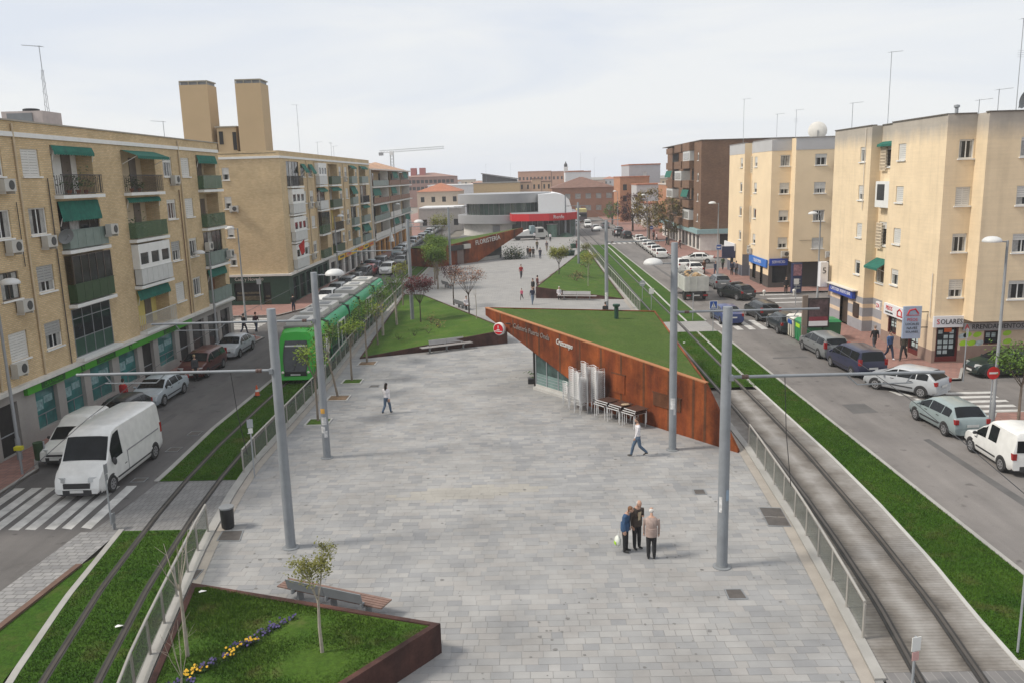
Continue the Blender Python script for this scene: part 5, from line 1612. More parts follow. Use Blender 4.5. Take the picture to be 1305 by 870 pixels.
# ---- wedge cafe with turf roof; wall frame: origin at the glass corner, u towards the near end
A = Vector((0.31, 46.66)); B = Vector((8.92, 34.84)); tdir = (B - A).normalized()
cafe = thing('cafe_pavilion', 'wedge cafe pavilion of rusty steel with a turf roof', 'pavilion', (4, 44, 0), baked=True)
FC = Fr(A.x, A.y, tdir.y, -tdir.x)
assert abs(FC.u[0] - tdir.x) < 1e-6
topz = lambda u: 4.16 + (u + 4.82) * (2.75 - 4.16) / (12.95 + 4.82)
def lowz(u):
 if u < 0: return 3.72 + (u + 4.82) * (2.2 - 3.72) / 4.82
 if u < 4.0: return 2.2 + u * (0.95 - 2.2) / 4.0
 return max(0.0, 0.95 - (u - 4.0) * 2.2)
def edgez(u):              # the sloping near end
 return topz(u) if u < 12.95 else 2.75 * (1 - (u - 12.95) / 1.95)
us = [-4.82, -3.2, -1.9, -0.55, 0.62, 2.5, 4.2, 5.9, 7.42, 9.03, 10.7, 12.25, 12.95, 13.9, 14.85]
thick = 0.14
for a, b in zip(us, us[1:]):
 pts = [a, b]
 mid = [u for u in (0.0, 4.0, 4.43) if a + 0.02 < u < b - 0.02]
 cuts = [a + 0.012] + mid + [b - 0.012]
 q = MB()
 for c, d in zip(cuts, cuts[1:]):
  z0a, z0b = lowz(c), lowz(d)
  z1a, z1b = edgez(c), max(edgez(d), 0.02)
  q.hexa([FC(c, z0a, 0), FC(d, z0b, 0), FC(d, z0b, -thick), FC(c, z0a, -thick), FC(c, z1a, 0), FC(d, z1b, 0), FC(d, z1b, -thick), FC(c, z1a, -thick)])
 q.build('steel_panel', RUST, cafe)
for u in us[1:-1]:
 q = MB(); w_ = 0.07
 q.hexa([FC(u - w_, lowz(u - w_), 0.008), FC(u + w_, lowz(u + w_), 0.008), FC(u + w_, lowz(u + w_), -0.16), FC(u - w_, lowz(u - w_), -0.16), FC(u - w_, edgez(u - w_), 0.008), FC(u + w_, edgez(u + w_) , 0.008), FC(u + w_, edgez(u + w_), -0.16), FC(u - w_, edgez(u - w_), -0.16)])
 q.build('joint_strip', RUST_S, cafe)
q = MB()
for a, b in zip([-4.82, 0, 4, 8.5, 12.95], [0, 4, 8.5, 12.95]):
 q.hexa([FC(a, topz(a), 0.02), FC(b, topz(b), 0.02), FC(b, topz(b), -0.2), FC(a, topz(a), -0.2), FC(a, topz(a) + 0.05, 0.02), FC(b, topz(b) + 0.05, 0.02), FC(b, topz(b) + 0.05, -0.2), FC(a, topz(a) + 0.05, -0.2)])
q.build('roof_edge', RUSTT, cafe)
tip = Vector(FC(-4.82, 4.16, -0.05)); endp = Vector(FC(12.95, 2.75, -0.05)); back = Vector((8.25, 52.6, 3.35)); bk2 = Vector((8.6, 45, 2.95))
q = MB()
N = 26
rowv = []
for i in range(N + 1):                # turf surface, slightly uneven
 f = i / N
 l = tip.lerp(endp, f)
 rgt = tip.lerp(back, min(1, f * 2.2)) if f * 2.2 < 1 else back.lerp(endp, (f * 2.2 - 1) / 1.2)
 for j in range(13):
  p = l.lerp(rgt, j / 12)
  if 0 < i < N and 0 < j < 12:
   p = p + Vector((0, 0, 0.03 * math.sin(p.x * 2.3 + p.y * 1.1) + 0.02 * math.sin(p.y * 3.1)))
  rowv.append(p + Vector((0, 0, -0.01)))
q.add(rowv, [(i * 13 + j, i * 13 + j + 1, (i + 1) * 13 + j + 1, (i + 1) * 13 + j) for i in range(N) for j in range(12)])
q.build('turf_roof', GRASSR, cafe, 179)
q = MB()
def vwall(a, b, za0, zb0):
 q.quad((a.x, a.y, za0), (b.x, b.y, zb0), tuple(b), tuple(a))
ba = Vector(FC(-4.7, 3.9, -0.3))
q.hexa([(tip.x, tip.y, 3.72), (back.x, back.y - 0.1, 0), (back.x, back.y, 0), (tip.x, tip.y + 0.1, 3.72), (tip.x, tip.y, 4.2), (back.x, back.y - 0.1, back.z + 0.05), (back.x, back.y, back.z + 0.05), (tip.x, tip.y + 0.1, 4.2)])
q.hexa([(back.x - 0.1, back.y, 0), (back.x, back.y, 0), (endp.x + 0.6, endp.y - 0.5, 0), (endp.x + 0.5, endp.y - 0.5, 0), (back.x - 0.1, back.y, back.z + 0.03), (back.x, back.y, back.z + 0.03), (endp.x + 0.05, endp.y, endp.z + 0.03), (endp.x - 0.05, endp.y, endp.z + 0.03)])
q.build('rear_wall', RUST, cafe)
# glazed part below the cantilever
q = MB()
q.bx(FC, 0.0, 4.4, 0.0, 0.28, -0.25, -0.16); q.bx(FC, 0.0, 4.4, 0.0, 0.14, -0.16, 0.05)
q.build('glass_base', CONC, cafe)
CG = mat('pale_green_frosted_glass', (0.16, 0.24, 0.23), 0.2, 0.15, 1.0); CGD = mat('cafe_window_glass', (0.04, 0.075, 0.07), 0.1, 0.6, 1.6)
for i in range(4):
 a, b = i * 1.05, i * 1.05 + 1.03
 q = MB(); q.bx(FC, a, b, 0.28, 0.95, -0.24, -0.2); pn = q.build('glass_panel', CG, cafe)
 q = MB()
 for j in range(3): q.bx(FC, a, b, 0.42 + j * 0.17, 0.44 + j * 0.17, -0.2, -0.19)
 q.build('glazing_bar', GALV, pn)
 zt = lowz(b - 0.02) if i else 2.15
 q = MB(); q.hexa([FC(a, 0.97, -0.2), FC(b, 0.97, -0.2), FC(b, 0.97, -0.24), FC(a, 0.97, -0.24), FC(a, 2.3, -0.2), FC(b, 2.3, -0.2), FC(b, 2.3, -0.24), FC(a, 2.3, -0.24)]); q.build('glass_panel', CGD, cafe)
for u in (0.02, 1.04, 2.09, 3.14):
 q = MB(); q.bx(FC, u - 0.03, u + 0.03, 0.28, 2.35, -0.26, -0.17); q.build('mullion', GALV, cafe)
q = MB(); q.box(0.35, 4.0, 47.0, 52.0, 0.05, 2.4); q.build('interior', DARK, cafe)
# letters fixed to the steel
slope = math.atan2(2.75 - 4.16, 17.8)
LETG = mat('grey_steel_letters', (0.24, 0.20, 0.18), 0.5, 0.15); LETW = mat('white_letters', (0.66, 0.65, 0.62), 0.5, 0.08)
text('sign_text', 'Cafetería Puerta Onda', 0.41, LETG, cafe, FC, -0.1, 3.32, 0.035, 0.04, slope=slope, squeeze=0.92)
text('sign_text', 'Cruzcampo', 0.43, LETW, cafe, FC, 2.95, 3.06, 0.035, 0.05, slope=slope, squeeze=0.70)
for a, b, c, d in ((9.72, 11.5, 1.1, 1.72), (6.8, 7.72, 1.2, 2.15)):
 q = MB(); q.bx(FC, a, b, c, d, 0.004, 0.045); q.build('hatch', RUST_S if a > 9 else RUST, cafe)
 q = MB(); q.bx(FC, a - 0.05, b + 0.05, d, d + 0.05, 0.004, 0.06); q.build('hatch_trim', RUST_S, cafe)
# round illuminated-type sign projecting from the tip
t = thing('round_sign', 'round red brewery sign with white rim at the pavilion tip', 'sign', FC(-2.72, 2.82, 0.4), baked=False)
t.rotation_euler = (0, 0, FC.rz)
q = MB(); q.lathe([(0.001, -0.14), (0.36, -0.12), (0.38, -0.09), (0.38, 0.09), (0.36, 0.12), (0.001, 0.14)], (0, 0, 0.38), 24, 'y'); q2 = MB(); q2.join(q, Matrix.Rotation(R(24), 4, 'Z')); q2.build('rim', WHITE, t, 40)
q = MB(); q.lathe([(0.001, 0.0), (0.315, 0.0), (0.315, 0.02), (0.001, 0.025)], (0, -0.165, 0.38), 24, 'y')
q2 = MB(); q2.join(q, Matrix.Rotation(R(24), 4, 'Z')); rd = q2.build('red_disc', mat('sign_red', (0.50, 0.012, 0.02), 0.35, 0.08), t)
FSn = Fr(0, 0, math.sin(R(24)), -math.cos(R(24)))
q = MB(); q.bx(FSn, -0.27, 0.27, 0.23, 0.27, 0.17, 0.18); q.bx(FSn, -0.02, 0.02, 0.41, 0.6, 0.17, 0.18); q.bx(FSn, -0.1, 0.1, 0.32, 0.36, 0.17, 0.18); q.build('emblem', WSGN, rd)
q = MB(); q.bx(FSn, 0.45, 0.75, 0.7, 0.76, -0.05, 0.05); q.build('bracket', BLACK, t)
t = thing('vent_pipe', 'dark green capped vent pipe standing on the turf roof', 'vent pipe', (5.45, 49.75, 3.2))
q = MB(); q.lathe([(0.13, -0.15), (0.13, 1.0)], (0, 0, 0), 14); q.build('pipe', AWND, t, 50)
q = MB(); q.lathe([(0.20, 0.98), (0.22, 1.05), (0.22, 1.12), (0.001, 1.14)], (0, 0, 0), 14); q.build('cap', AWND, t, 50)
# ---- flower shop pavilion
fs = thing('florist_pavilion', 'second rusty steel pavilion with a turf roof and florist lettering', 'pavilion', (-9, 120, 0), baked=True)
A2 = Vector((-12.3, 115.6)); B2_ = Vector((-3.4, 125.6)); t2 = (B2_ - A2).normalized()
FF = Fr(A2.x, A2.y, t2.y, -t2.x)
tz = lambda u: 2.65 + u * 0.095
def lz(u):
 return 0.0 if u < 8.0 else (u - 8.0) * 3.75 / 10.2
cuts = [-0.6, 1.9, 3.9, 5.3, 6.9, 8.0, 10.3, 12.6, 15.0, 18.2]
for a, b in zip(cuts, cuts[1:]):
 q = MB(); a_, b_ = a + 0.02, b - 0.02
 q.hexa([FF(a_, lz(a_), 0), FF(b_, lz(b_), 0), FF(b_, lz(b_), -0.2), FF(a_, lz(a_), -0.2), FF(a_, tz(a_), 0), FF(b_, tz(b_), 0), FF(b_, tz(b_), -0.2), FF(a_, tz(a_), -0.2)])
 q.build('steel_panel', RUST, fs)
q = MB(); q.bx(FF, 3.95, 5.2, 0.03, 2.0, 0.004, 0.05); q.build('door', mat('grey_brown_door', (0.16, 0.12, 0.11), 0.6), fs)
q = MB(); q.bx(FF, 2.6, 5.0, 2.05, 2.75, 0.004, 0.3); q.build('recess', BLACK, fs)
q = MB(); q.bx(FF, 5.1, 6.4, 2.15, 2.8, 0.004, 0.35); q.build('air_conditioner', mat('air_con_casing', (0.62, 0.60, 0.55), 0.5, 0.08), fs)
tt = [FF(-0.6, tz(-0.6), -0.1), FF(18.2, tz(18.2), -0.1), FF(10, tz(5) - 0.1, -6.5), FF(-1, tz(0) + 0.0, -4.5)]
q = MB(); q.quad(*tt); q.build('turf_roof', GRASSR, fs)
q = MB(); q.bx(FF, 7.0, 13.5, 0.0, 0.5, -1.2, -0.7); q.build('base', CONC, fs)
q = MB(); q.bx(FF, 7.2, 13.2, 0.5, 3.0, -1.15, -1.0); q.bx(FF, 12.5, 14.5, 0.0, 3.0, -1.4, -1.2); q.build('glass_wall', GLASS, fs)
q = MB(); q.add([FF(-0.6, 0, -0.3), FF(8, 0, -0.3), FF(8, 0, -5), FF(-1, 0, -4.5)] + [FF(-0.6, 2.5, -0.3), FF(8, 3.2, -0.3), FF(8, 2.6, -5), FF(-1, 2.5, -4.5)], [(0, 1, 5, 4), (1, 2, 6, 5), (2, 3, 7, 6), (3, 0, 4, 7)]); q.build('rear_wall', RUST, fs)
text('sign_text', 'FLORISTERÍA', 0.95, LETW, fs, FF, 10.3, 3.0, 0.05, 0.05, slope=math.atan(0.095), squeeze=0.98)

# ---- station: stacked grey discs, glazed drum, white hall, red canopy
stn = thing('station', 'station with a glazed drum under grey discs and a curved red canopy', 'station', (-2, 178, 0), baked=True)
ZINC = mat('zinc_cladding', (0.33, 0.335, 0.345), 0.5, 0.06, 0.3, metal=0.2)
def disc(nm, cx, cy, rx, ry, z0, z1, m, seg=48, smooth=30):
 q = MB(); q.lathe([(0.001, z0), (1, z0), (1, z1), (0.96, z1 + 0.05), (0.001, z1 + 0.05)], (cx, cy, 0), seg, 'z', sx=rx, sy=ry)
 return q.build(nm, m, stn, smooth)
disc('roof_disc', -4.2, 184, 10.2, 9.5, 6.75, 8.7, ZINC)
disc('glazed_drum', -4.0, 184, 8.2, 7.8, 4.3, 6.75, mat('drum_green_glass', (0.075, 0.125, 0.105), 0.12, 0.5, 0.35, spec=0.8))
q = MB()
for i in range(44):
 th = 2 * PI * i / 44; x, y_ = -4 + 8.24 * math.cos(th), 184 + 7.84 * math.sin(th); q.box(x - 0.05, x + 0.05, y_ - 0.05, y_ + 0.05, 4.3, 6.75)
q.build('mullions', GREYM, stn)
disc('lower_disc', -4.2, 184, 10.3, 9.8, 2.6, 4.3, ZINC)
disc('base_drum', -4.4, 184, 8.9, 8.4, 0, 2.6, OFFWHITE)
q = MB(); q.box(-6.6, -5.1, 175.3, 175.7, 0.1, 2.2); q.build('door', GREYM, stn)
q = MB(); q.box(-3.5, -0.5, 175.8, 176.3, 0.3, 2.3); q.build('window', GLASS, stn)
q = MB()
pr = [(3.0, 3.6), (3.0, 8.4), (6.5, 8.6), (8.3, 8.2), (9.4, 7.2), (9.9, 5.6), (10.1, 3.6)]
n_ = len(pr); q.add([(x, 174.5, z) for x, z in pr] + [(x, 192, z) for x, z in pr], [tuple(range(n_)), tuple(range(2 * n_ - 1, n_ - 1, -1))] + [(i, (i + 1) % n_, n_ + (i + 1) % n_, n_ + i) for i in range(n_)])
q.build('white_hall', mat('bright_white_cladding', (0.80, 0.80, 0.80), 0.4, 0.03), stn, 35)
q = MB(); cp = [(-2.9, 172.5), (-2.4, 168.6), (1.0, 167.0), (5.0, 166.8), (8.5, 168.0), (11.0, 171.5), (11.2, 176)]
q.prism([(x, y_) for x, y_ in cp] + [(11.2, 186), (-2.9, 182)], 3.35, 4.75); cnp = q.build('canopy', mat('canopy_red', (0.55, 0.015, 0.022), 0.4, 0.06), stn)
q = MB(); q.prism([(x * 0.98, y_ + 0.3) for x, y_ in cp] + [(11, 185.5), (-2.6, 181.5)], 4.752, 4.8); q.build('canopy_top', ZINC, stn)
text('sign_text', 'Renfe', 1.0, WSGN, cnp, Fr(6.9, 167.3, 0.3, -1), 0, 4.05, 0.1, 0.05)
for i in range(11):
 x = -1.6 + i * 1.1; q = MB(); q.box(x, x + 1.0, 171.2, 171.3, 0.1, 3.35); q.build('glass_panel', [GLASS, mat('dark_hall', (0.02, 0.035, 0.035), 0.3, 0.4), mat('pale_hall_glass', (0.10, 0.15, 0.14), 0.2, 0.3)][(i * 5) % 3], stn)
 q = MB(); q.box(x + 1.0, x + 1.1, 171.15, 171.35, 0, 3.35); q.build('mullion', GALV, stn)
t = thing('glass_booth', 'round pale green glass booth in front of the station', 'booth', (5.6, 168.9, 0))
q = MB(); q.lathe([(1.1, 0), (1.1, 2.5)], (0, 0, 0), 16); q.build('glass', mat('booth_green_glass', (0.12, 0.21, 0.17), 0.15, 0.2), t, 50)
q = MB(); q.lathe([(1.2, 2.5), (1.2, 2.65), (0.001, 2.75)], (0, 0, 0), 16); q.build('roof', ZINC, t, 50)

# ---- distant buildings: walls, roofs, every window a part
def simple_bldg(label, x0, x1, y0, y1, h, wallm, roof=None, rows=(), ncol=0, wx=None, roofm=TILE, win=GLASS, overhang=0.3, ridge=1.6, cat='building', parapet=None, name='building', shut=None, ww=1.1):
 t = thing(name, label, cat, ((x0 + x1) / 2, y0, 0), baked=True)
 F_ = Fr(0, y0, 0, -1)
 xs = wx or ([x0 + (x1 - x0) * (i + 0.5) / ncol for i in range(ncol)] if ncol else [])
 hs = [(x - ww / 2, x + ww / 2, z, z + 1.5) for z in rows for x in xs]
 q = MB(); wall(q, F_, x0, x1, 0, h, hs, 0.2)
 q.quad((x0, y0, 0), (x0, y1, 0), (x0, y1, h), (x0, y0, h)); q.quad((x1, y0, 0), (x1, y1, 0), (x1, y1, h), (x1, y0, h)); q.quad((x0, y1, 0), (x1, y1, 0), (x1, y1, h), (x0, y1, h))
 q.build('wall', wallm, t)
 for i, hh in enumerate(hs):
  q = MB(); q.bx(F_, *hh, -0.2, -0.15)
  wn = q.build('window', (shut if shut and i % 3 == 0 else win), t)
 if roof == 'hip':
  o = overhang; mx, my = (x0 + x1) / 2, (y0 + y1) / 2; k = min((x1 - x0), (y1 - y0)) / 2
  v = [(x0 - o, y0 - o, h), (x1 + o, y0 - o, h), (x1 + o, y1 + o, h), (x0 - o, y1 + o, h)]
  v += [(x0 + k, my, h + ridge), (x1 - k, my, h + ridge)] if (x1 - x0) > (y1 - y0) else [(mx, y0 + k, h + ridge), (mx, y1 - k, h + ridge)]
  q = MB()
  if (x1 - x0) > (y1 - y0): q.add(v, [(0, 1, 5, 4), (1, 2, 5), (2, 3, 4, 5), (3, 0, 4), (3, 2, 1, 0)])
  else: q.add(v, [(0, 1, 4), (1, 2, 5, 4), (2, 3, 5), (3, 0, 4, 5), (3, 2, 1, 0)])
  q.build('roof', roofm, t)
 else:
  q = MB(); q.box(x0 - 0.1, x1 + 0.1, y0 - 0.1, y1 + 0.1, h, h + 0.3); q.build('roof', roofm, t)
 return t

DTILE = mat('brown_roof_tile', (0.17, 0.09, 0.065), 0.9, 0.2, 1.0)
simple_bldg('long dark brick house with brown tiled roof closing the street', 8.3, 26.3, 245, 262, 8.6, brick('dark_orange_brick', (0.34, 0.155, 0.09), (0.28, 0.125, 0.075), (0.24, 0.15, 0.11), 0.3, 0.1, 0.014, bump=0), 'hip', (2.0, 5.4), 6, roofm=DTILE, ridge=3.0, win=GLASSL, ww=1.6)
simple_bldg('orange brick house with a flat top behind the dark tree', 24.6, 32, 215, 230, 11.2, BRKO, None, (2.2, 5.2, 8.0), 3, ww=1.0)
simple_bldg('light grey blank gable wall beside the orange brick house', 29.0, 37.5, 232, 250, 14.4, mat('light_grey_render', (0.40, 0.40, 0.42), 0.8, 0.06), None, (11.0,), 1, win=SHUT)
simple_bldg('pale grey low wall house right of the brick house', 27.2, 34.0, 203, 213, 9.4, mat('pale_grey_render', (0.46, 0.45, 0.45), 0.8, 0.06), None, (), 0)
wb = simple_bldg('small white building with a dark painted sign', 27.6, 34.5, 190, 200, 5.3, WHITE, None, (), 0)
text('sign_text', 'AUTO', 0.9, BLKT, wb, Fr(0, 190, 0, -1), 31.5, 4.3, 0.02, 0.03); text('sign_text', 'TALLER', 0.8, BLKT, wb, Fr(0, 190, 0, -1), 31.5, 3.2, 0.02, 0.03)
simple_bldg('orange brick flats with white balcony rail near the brown block', 30.0, 38, 176, 188, 9.6, BRKO, None, (2.2, 4.4, 7.2), 4, roofm=mat('pale_coping', (0.5, 0.45, 0.4), 0.8), win=DARK, ww=1.3)
simple_bldg('cream low house with a red clay roof past the white slab block', -31, -18.5, 245, 262, 8.6, mat('cream_wall', (0.50, 0.42, 0.33), 0.85, 0.08), 'hip', (2.5, 5.6), 4, ridge=2.4)
simple_bldg('dark red shop front at the foot of the cream house', -29, -20.0, 241, 245, 3.4, mat('dark_red_front', (0.16, 0.03, 0.03), 0.6, 0.1), None, (1.0,), 3, win=DARK, roofm=OFFWHITE)
t = simple_bldg('tall unfinished brick block with concrete frame far left', -54, -31, 380, 400, 13.4, mat('far_brick_frame', (0.30, 0.17, 0.14), 0.9, 0.15, 0.3), 'hip', (7.5, 10.5), 12, win=DARK, ridge=1.8, roofm=mat('far_brown_roof', (0.26, 0.15, 0.12), 0.9), ww=1.5)
for i in range(2):
 q = MB(); q.box(-51 + i * 4, -48.5 + i * 4, 384, 388, 13.5, 17.4); q.build('scaffold_tower', mat('far_red_frame', (0.35, 0.10, 0.09), 0.8), t)
simple_bldg('white flat roofed hall far behind the tram street', -34, -13.5, 300, 330, 9.8, mat('white_shed', (0.62, 0.64, 0.66), 0.6, 0.05), None, (), 0, roofm=WHITE)
simple_bldg('tan block with a lower flat roof directly behind the station drum', -15.5, -1.0, 262, 275, 10.4, mat('tan_far_wall', (0.46, 0.34, 0.19), 0.85, 0.08), None, (), 0, roofm=ROOFG)
t = thing('shed', 'dark pitched shed roof sticking up behind the tan block', 'shed', (-9, 280, 0), baked=True)
q = MB(); q.prism([(-13.5, 280), (-2.0, 280), (-2.0, 292), (-13.5, 292)], [0, 0, 0, 0], [13.3, 11.4, 11.4, 13.3]); q.build('wall', mat('slate_shed', (0.07, 0.07, 0.075), 0.7, 0.2), t)
q = MB(); q.prism([(-13.9, 279.5), (-1.4, 279.5), (-1.4, 292), (-13.9, 292)], [13.4, 11.4, 11.4, 13.4], [13.7, 11.7, 11.7, 13.7]); q.build('roof', mat('shed_roof', (0.16, 0.15, 0.15), 0.7), t)
simple_bldg('long salmon brick terrace on the horizon, left half', -2.5, 14, 420, 440, 14.5, mat('salmon_brick', (0.48, 0.26, 0.17), 0.85, 0.12, 0.4), None, (10.5,), 9, ww=0.9, roofm=mat('salmon_coping', (0.40, 0.20, 0.14), 0.8))
simple_bldg('salmon brick terrace on the horizon, right part behind the dark brick house', 14.3, 30, 420, 440, 14.2, mat('salmon_brick', (0.48, 0.26, 0.17), 0.85, 0.12, 0.4), None, (10.5,), 8, ww=0.9, roofm=mat('salmon_coping', (0.40, 0.20, 0.14), 0.8))
for i, (a, b, h) in enumerate(((-1.5, 2.6, 10.2), (2.9, 6.0, 11.2), (6.3, 9.4, 10.3))):
 simple_bldg(['peach house with small windows left of three behind the station', 'taller peach house in the middle of three behind the station', 'peach house at the right of three behind the station'][i], a, b, 285, 295, h, mat('peach_render', (0.55, 0.36, 0.23), 0.85, 0.1, 0.4), None, (8.0,), 2, ww=0.6, roofm=DTILE)
simple_bldg('white rooftop plant house above the dark brick house', 15, 24, 300, 310, 13.3, mat('white_far_block', (0.6, 0.61, 0.62), 0.7, 0.05), None, (), 0)
simple_bldg('low grey house row left of the station drum', -25, -15, 200, 214, 5.2, mat('grey_low_wall', (0.36, 0.34, 0.32), 0.85, 0.1), None, (1.2,), 4, roofm=mat('white_far_roof', (0.6, 0.6, 0.6), 0.7), win=DARK)
t = thing('tower_lantern', 'small dark lantern turret above the brown roof', 'turret', (15.0, 300, 12), baked=True)
q = MB(); q.box(14.5, 16.0, 300, 302, 13.5, 15.2); q.build('wall', WHITE, t)
q = MB(); q.lathe([(0.6, 15.2), (0.6, 16.0), (0.2, 16.6), (0.15, 17.0)], (15.2, 301, 0), 8); q.build('lantern', BLACK, t)
# tower crane on the skyline
t = thing('tower_crane', 'pale tower crane with a long jib on the far skyline', 'crane', (-77, 500, 0), baked=True)
CRN = mat('crane_paint', (0.34, 0.36, 0.36), 0.6)
def lattice(a, b, w_, k, m, nm):
 a, b = Vector(a), Vector(b); d = (b - a); n_ = d.normalized(); s_ = n_.cross(Vector((0, 1, 0))).normalized() * w_ / 2; e = Vector((0, w_ / 2, 0))
 q = MB(); cs = (s_ + e, s_ - e, -s_ - e, -s_ + e)
 for c in cs: q.tube([a + c, b + c], w_ * 0.08, 4)
 for i in range(k):
  for j in range(4):
   q.tube([a + d * (i / k) + cs[j], a + d * ((i + 1) / k) + cs[(j + 1) % 4]], w_ * 0.05, 3)
 return q.build(nm, m, t)
lattice((-77, 500, 0), (-77, 500, 29), 1.8, 16, CRN, 'mast'); lattice((-77, 500, 29.2), (-46, 500, 30.5), 1.3, 18, CRN, 'jib'); lattice((-77, 500, 29.2), (-84, 500, 29), 1.3, 4, CRN, 'counter_jib')
q = MB(); q.box(-84.5, -82, 499, 501, 26.8, 28.6); q.build('counterweight', GREYM, t); q = MB(); q.box(-78, -76, 498, 500, 27, 29); q.build('cab', WHITE, t)
# low roofs that run to the horizon
for i in range(46):
 rr3 = random.Random(100 + i)
 x = -330 + i * 14.5 + rr3.uniform(-4, 4); y_ = rr3.uniform(430, 640)
 if -60 < x < 36 and y_ < 500: y_ += 120
 h = rr3.uniform(6.5, 11.5)
 tn = ['cream', 'salmon', 'pale grey', 'tan', 'white'][i % 5]
 m = mat('far_wall_' + tn.replace(' ', '_'), [(0.5, 0.42, 0.32), (0.45, 0.27, 0.19), (0.45, 0.45, 0.46), (0.42, 0.32, 0.2), (0.6, 0.6, 0.6)][i % 5], 0.85, 0.1, 0.3)
 tag(simple_bldg('distant %s house on the hazy horizon with a tiled roof' % tn, x - rr3.uniform(4, 8), x + rr3.uniform(4, 8), y_, y_ + 12, h, m, 'hip' if i % 2 else None, (h - 3,), 3, roofm=TILE if i % 2 else ROOFG), group='distant houses on the horizon')
# ================================================================== VEHICLES (local: x across, +y forward, z up)
PAINTC = objcol_mat('vehicle_paint', 0.35, 0.35)
CGL = mat('car_glass', (0.010, 0.012, 0.014), 0.1, 0.4, 2.0, spec=0.2)
TYRE = mat('tyre_rubber', (0.018, 0.018, 0.018), 0.85, 0.15, 8)
RIMM = mat('wheel_alloy', (0.30, 0.30, 0.31), 0.4, 0.1, metal=0.4)
TRIM = mat('black_trim', (0.028, 0.028, 0.03), 0.6, 0.2)
LAMPC = mat('headlamp_glass', (0.45, 0.46, 0.46), 0.15, 0.15, 6)
LAMPR = mat('tail_lamp_red', (0.30, 0.012, 0.012), 0.2, 0.2, 6)
LAMPO = mat('indicator_orange', (0.55, 0.20, 0.03), 0.25, 0.2)
PLATE = mat('number_plate', (0.60, 0.60, 0.58), 0.5, 0.05)
SEATM = mat('car_seats', (0.06, 0.06, 0.065), 0.8, 0.3)


def lerp_prof(pr):
 def f(y):
  if y <= pr[0][0]: return pr[0][1]
  for (a, b), (c, d) in zip(pr, pr[1:]):
   if y <= c: return b + (d - b) * (y - a) / max(1e-6, c - a)
  return pr[-1][1]
 return f


SPECS = dict(
 hatch=dict(L=4.1, W=1.70, H=1.44, top=[(-2.05, 0.55), (-2.0, 0.92), (-1.93, 1.0), (-1.45, 1.40), (-1.1, 1.44), (0.05, 1.46), (0.35, 1.40), (1.12, 0.98), (1.75, 0.84), (1.98, 0.68), (2.05, 0.5)],
    belt=[(-2.05, 0.95), (2.05, 0.86)], side=[(-1.55, -0.95), (-0.9, 0.08), (0.14, 0.92)], ws=(0.42, 1.08), rw=(-1.90, -1.47), wb=(-1.25, 1.28)),
 sedan=dict(L=4.5, W=1.74, H=1.43, top=[(-2.25, 0.55), (-2.2, 0.93), (-1.6, 1.0), (-0.95, 1.37), (-0.6, 1.43), (0.15, 1.43), (0.5, 1.36), (1.25, 0.97), (1.95, 0.83), (2.18, 0.66), (2.25, 0.5)],
    belt=[(-2.25, 0.93), (2.25, 0.86)], side=[(-1.28, -0.72), (-0.66, 0.2), (0.27, 1.05)], ws=(0.55, 1.22), rw=(-1.56, -0.98), wb=(-1.32, 1.40)),
 wagon=dict(L=4.6, W=1.76, H=1.52, top=[(-2.3, 0.6), (-2.26, 1.0), (-2.0, 1.42), (-1.8, 1.49), (0.1, 1.52), (0.5, 1.44), (1.3, 1.0), (1.95, 0.87), (2.2, 0.7), (2.3, 0.5)],
    belt=[(-2.3, 0.98), (2.3, 0.88)], side=[(-1.95, -1.05), (-1.0, 0.12), (0.18, 1.08)], ws=(0.56, 1.26), rw=(-2.24, -2.02), wb=(-1.35, 1.42)),
 mpv=dict(L=4.6, W=1.8, H=1.70, top=[(-2.3, 0.65), (-2.27, 1.05), (-2.05, 1.60), (-1.8, 1.68), (0.2, 1.70), (0.6, 1.60), (1.5, 1.05), (2.05, 0.9), (2.22, 0.7), (2.3, 0.5)],
    belt=[(-2.3, 1.05), (2.3, 0.92)], side=[(-1.98, -1.05), (-1.0, 0.12), (0.18, 1.22)], ws=(0.66, 1.46), rw=(-2.26, -2.06), wb=(-1.4, 1.42)),
 van=dict(L=6.0, W=2.0, H=2.5, top=[(-3.0, 0.7), (-2.99, 2.25), (-2.85, 2.46), (1.1, 2.52), (1.45, 2.45), (1.65, 2.27), (2.18, 1.38), (2.68, 1.08), (2.9, 0.86), (3.0, 0.5)],
    belt=[(-3.0, 1.28), (3.0, 1.15)], side=[(0.98, 1.92)], ws=(1.67, 2.17), rw=None, wb=(-2.0, 2.05), tumble=0.12, flank=True),
 smallvan=dict(L=3.9, W=1.62, H=1.82, top=[(-1.95, 0.6), (-1.94, 1.62), (-1.85, 1.78), (-0.2, 1.82), (0.0, 1.74), (0.2, 1.52), (0.42, 1.45), (1.0, 0.97), (1.7, 0.84), (1.9, 0.7), (1.95, 0.45)],
     belt=[(-1.95, 1.0), (1.95, 0.9)], side=[(0.08, 0.80), (-0.75, -0.12)], ws=(0.44, 0.97), rw='doors', wb=(-1.2, 1.22), tumble=0.14),
)


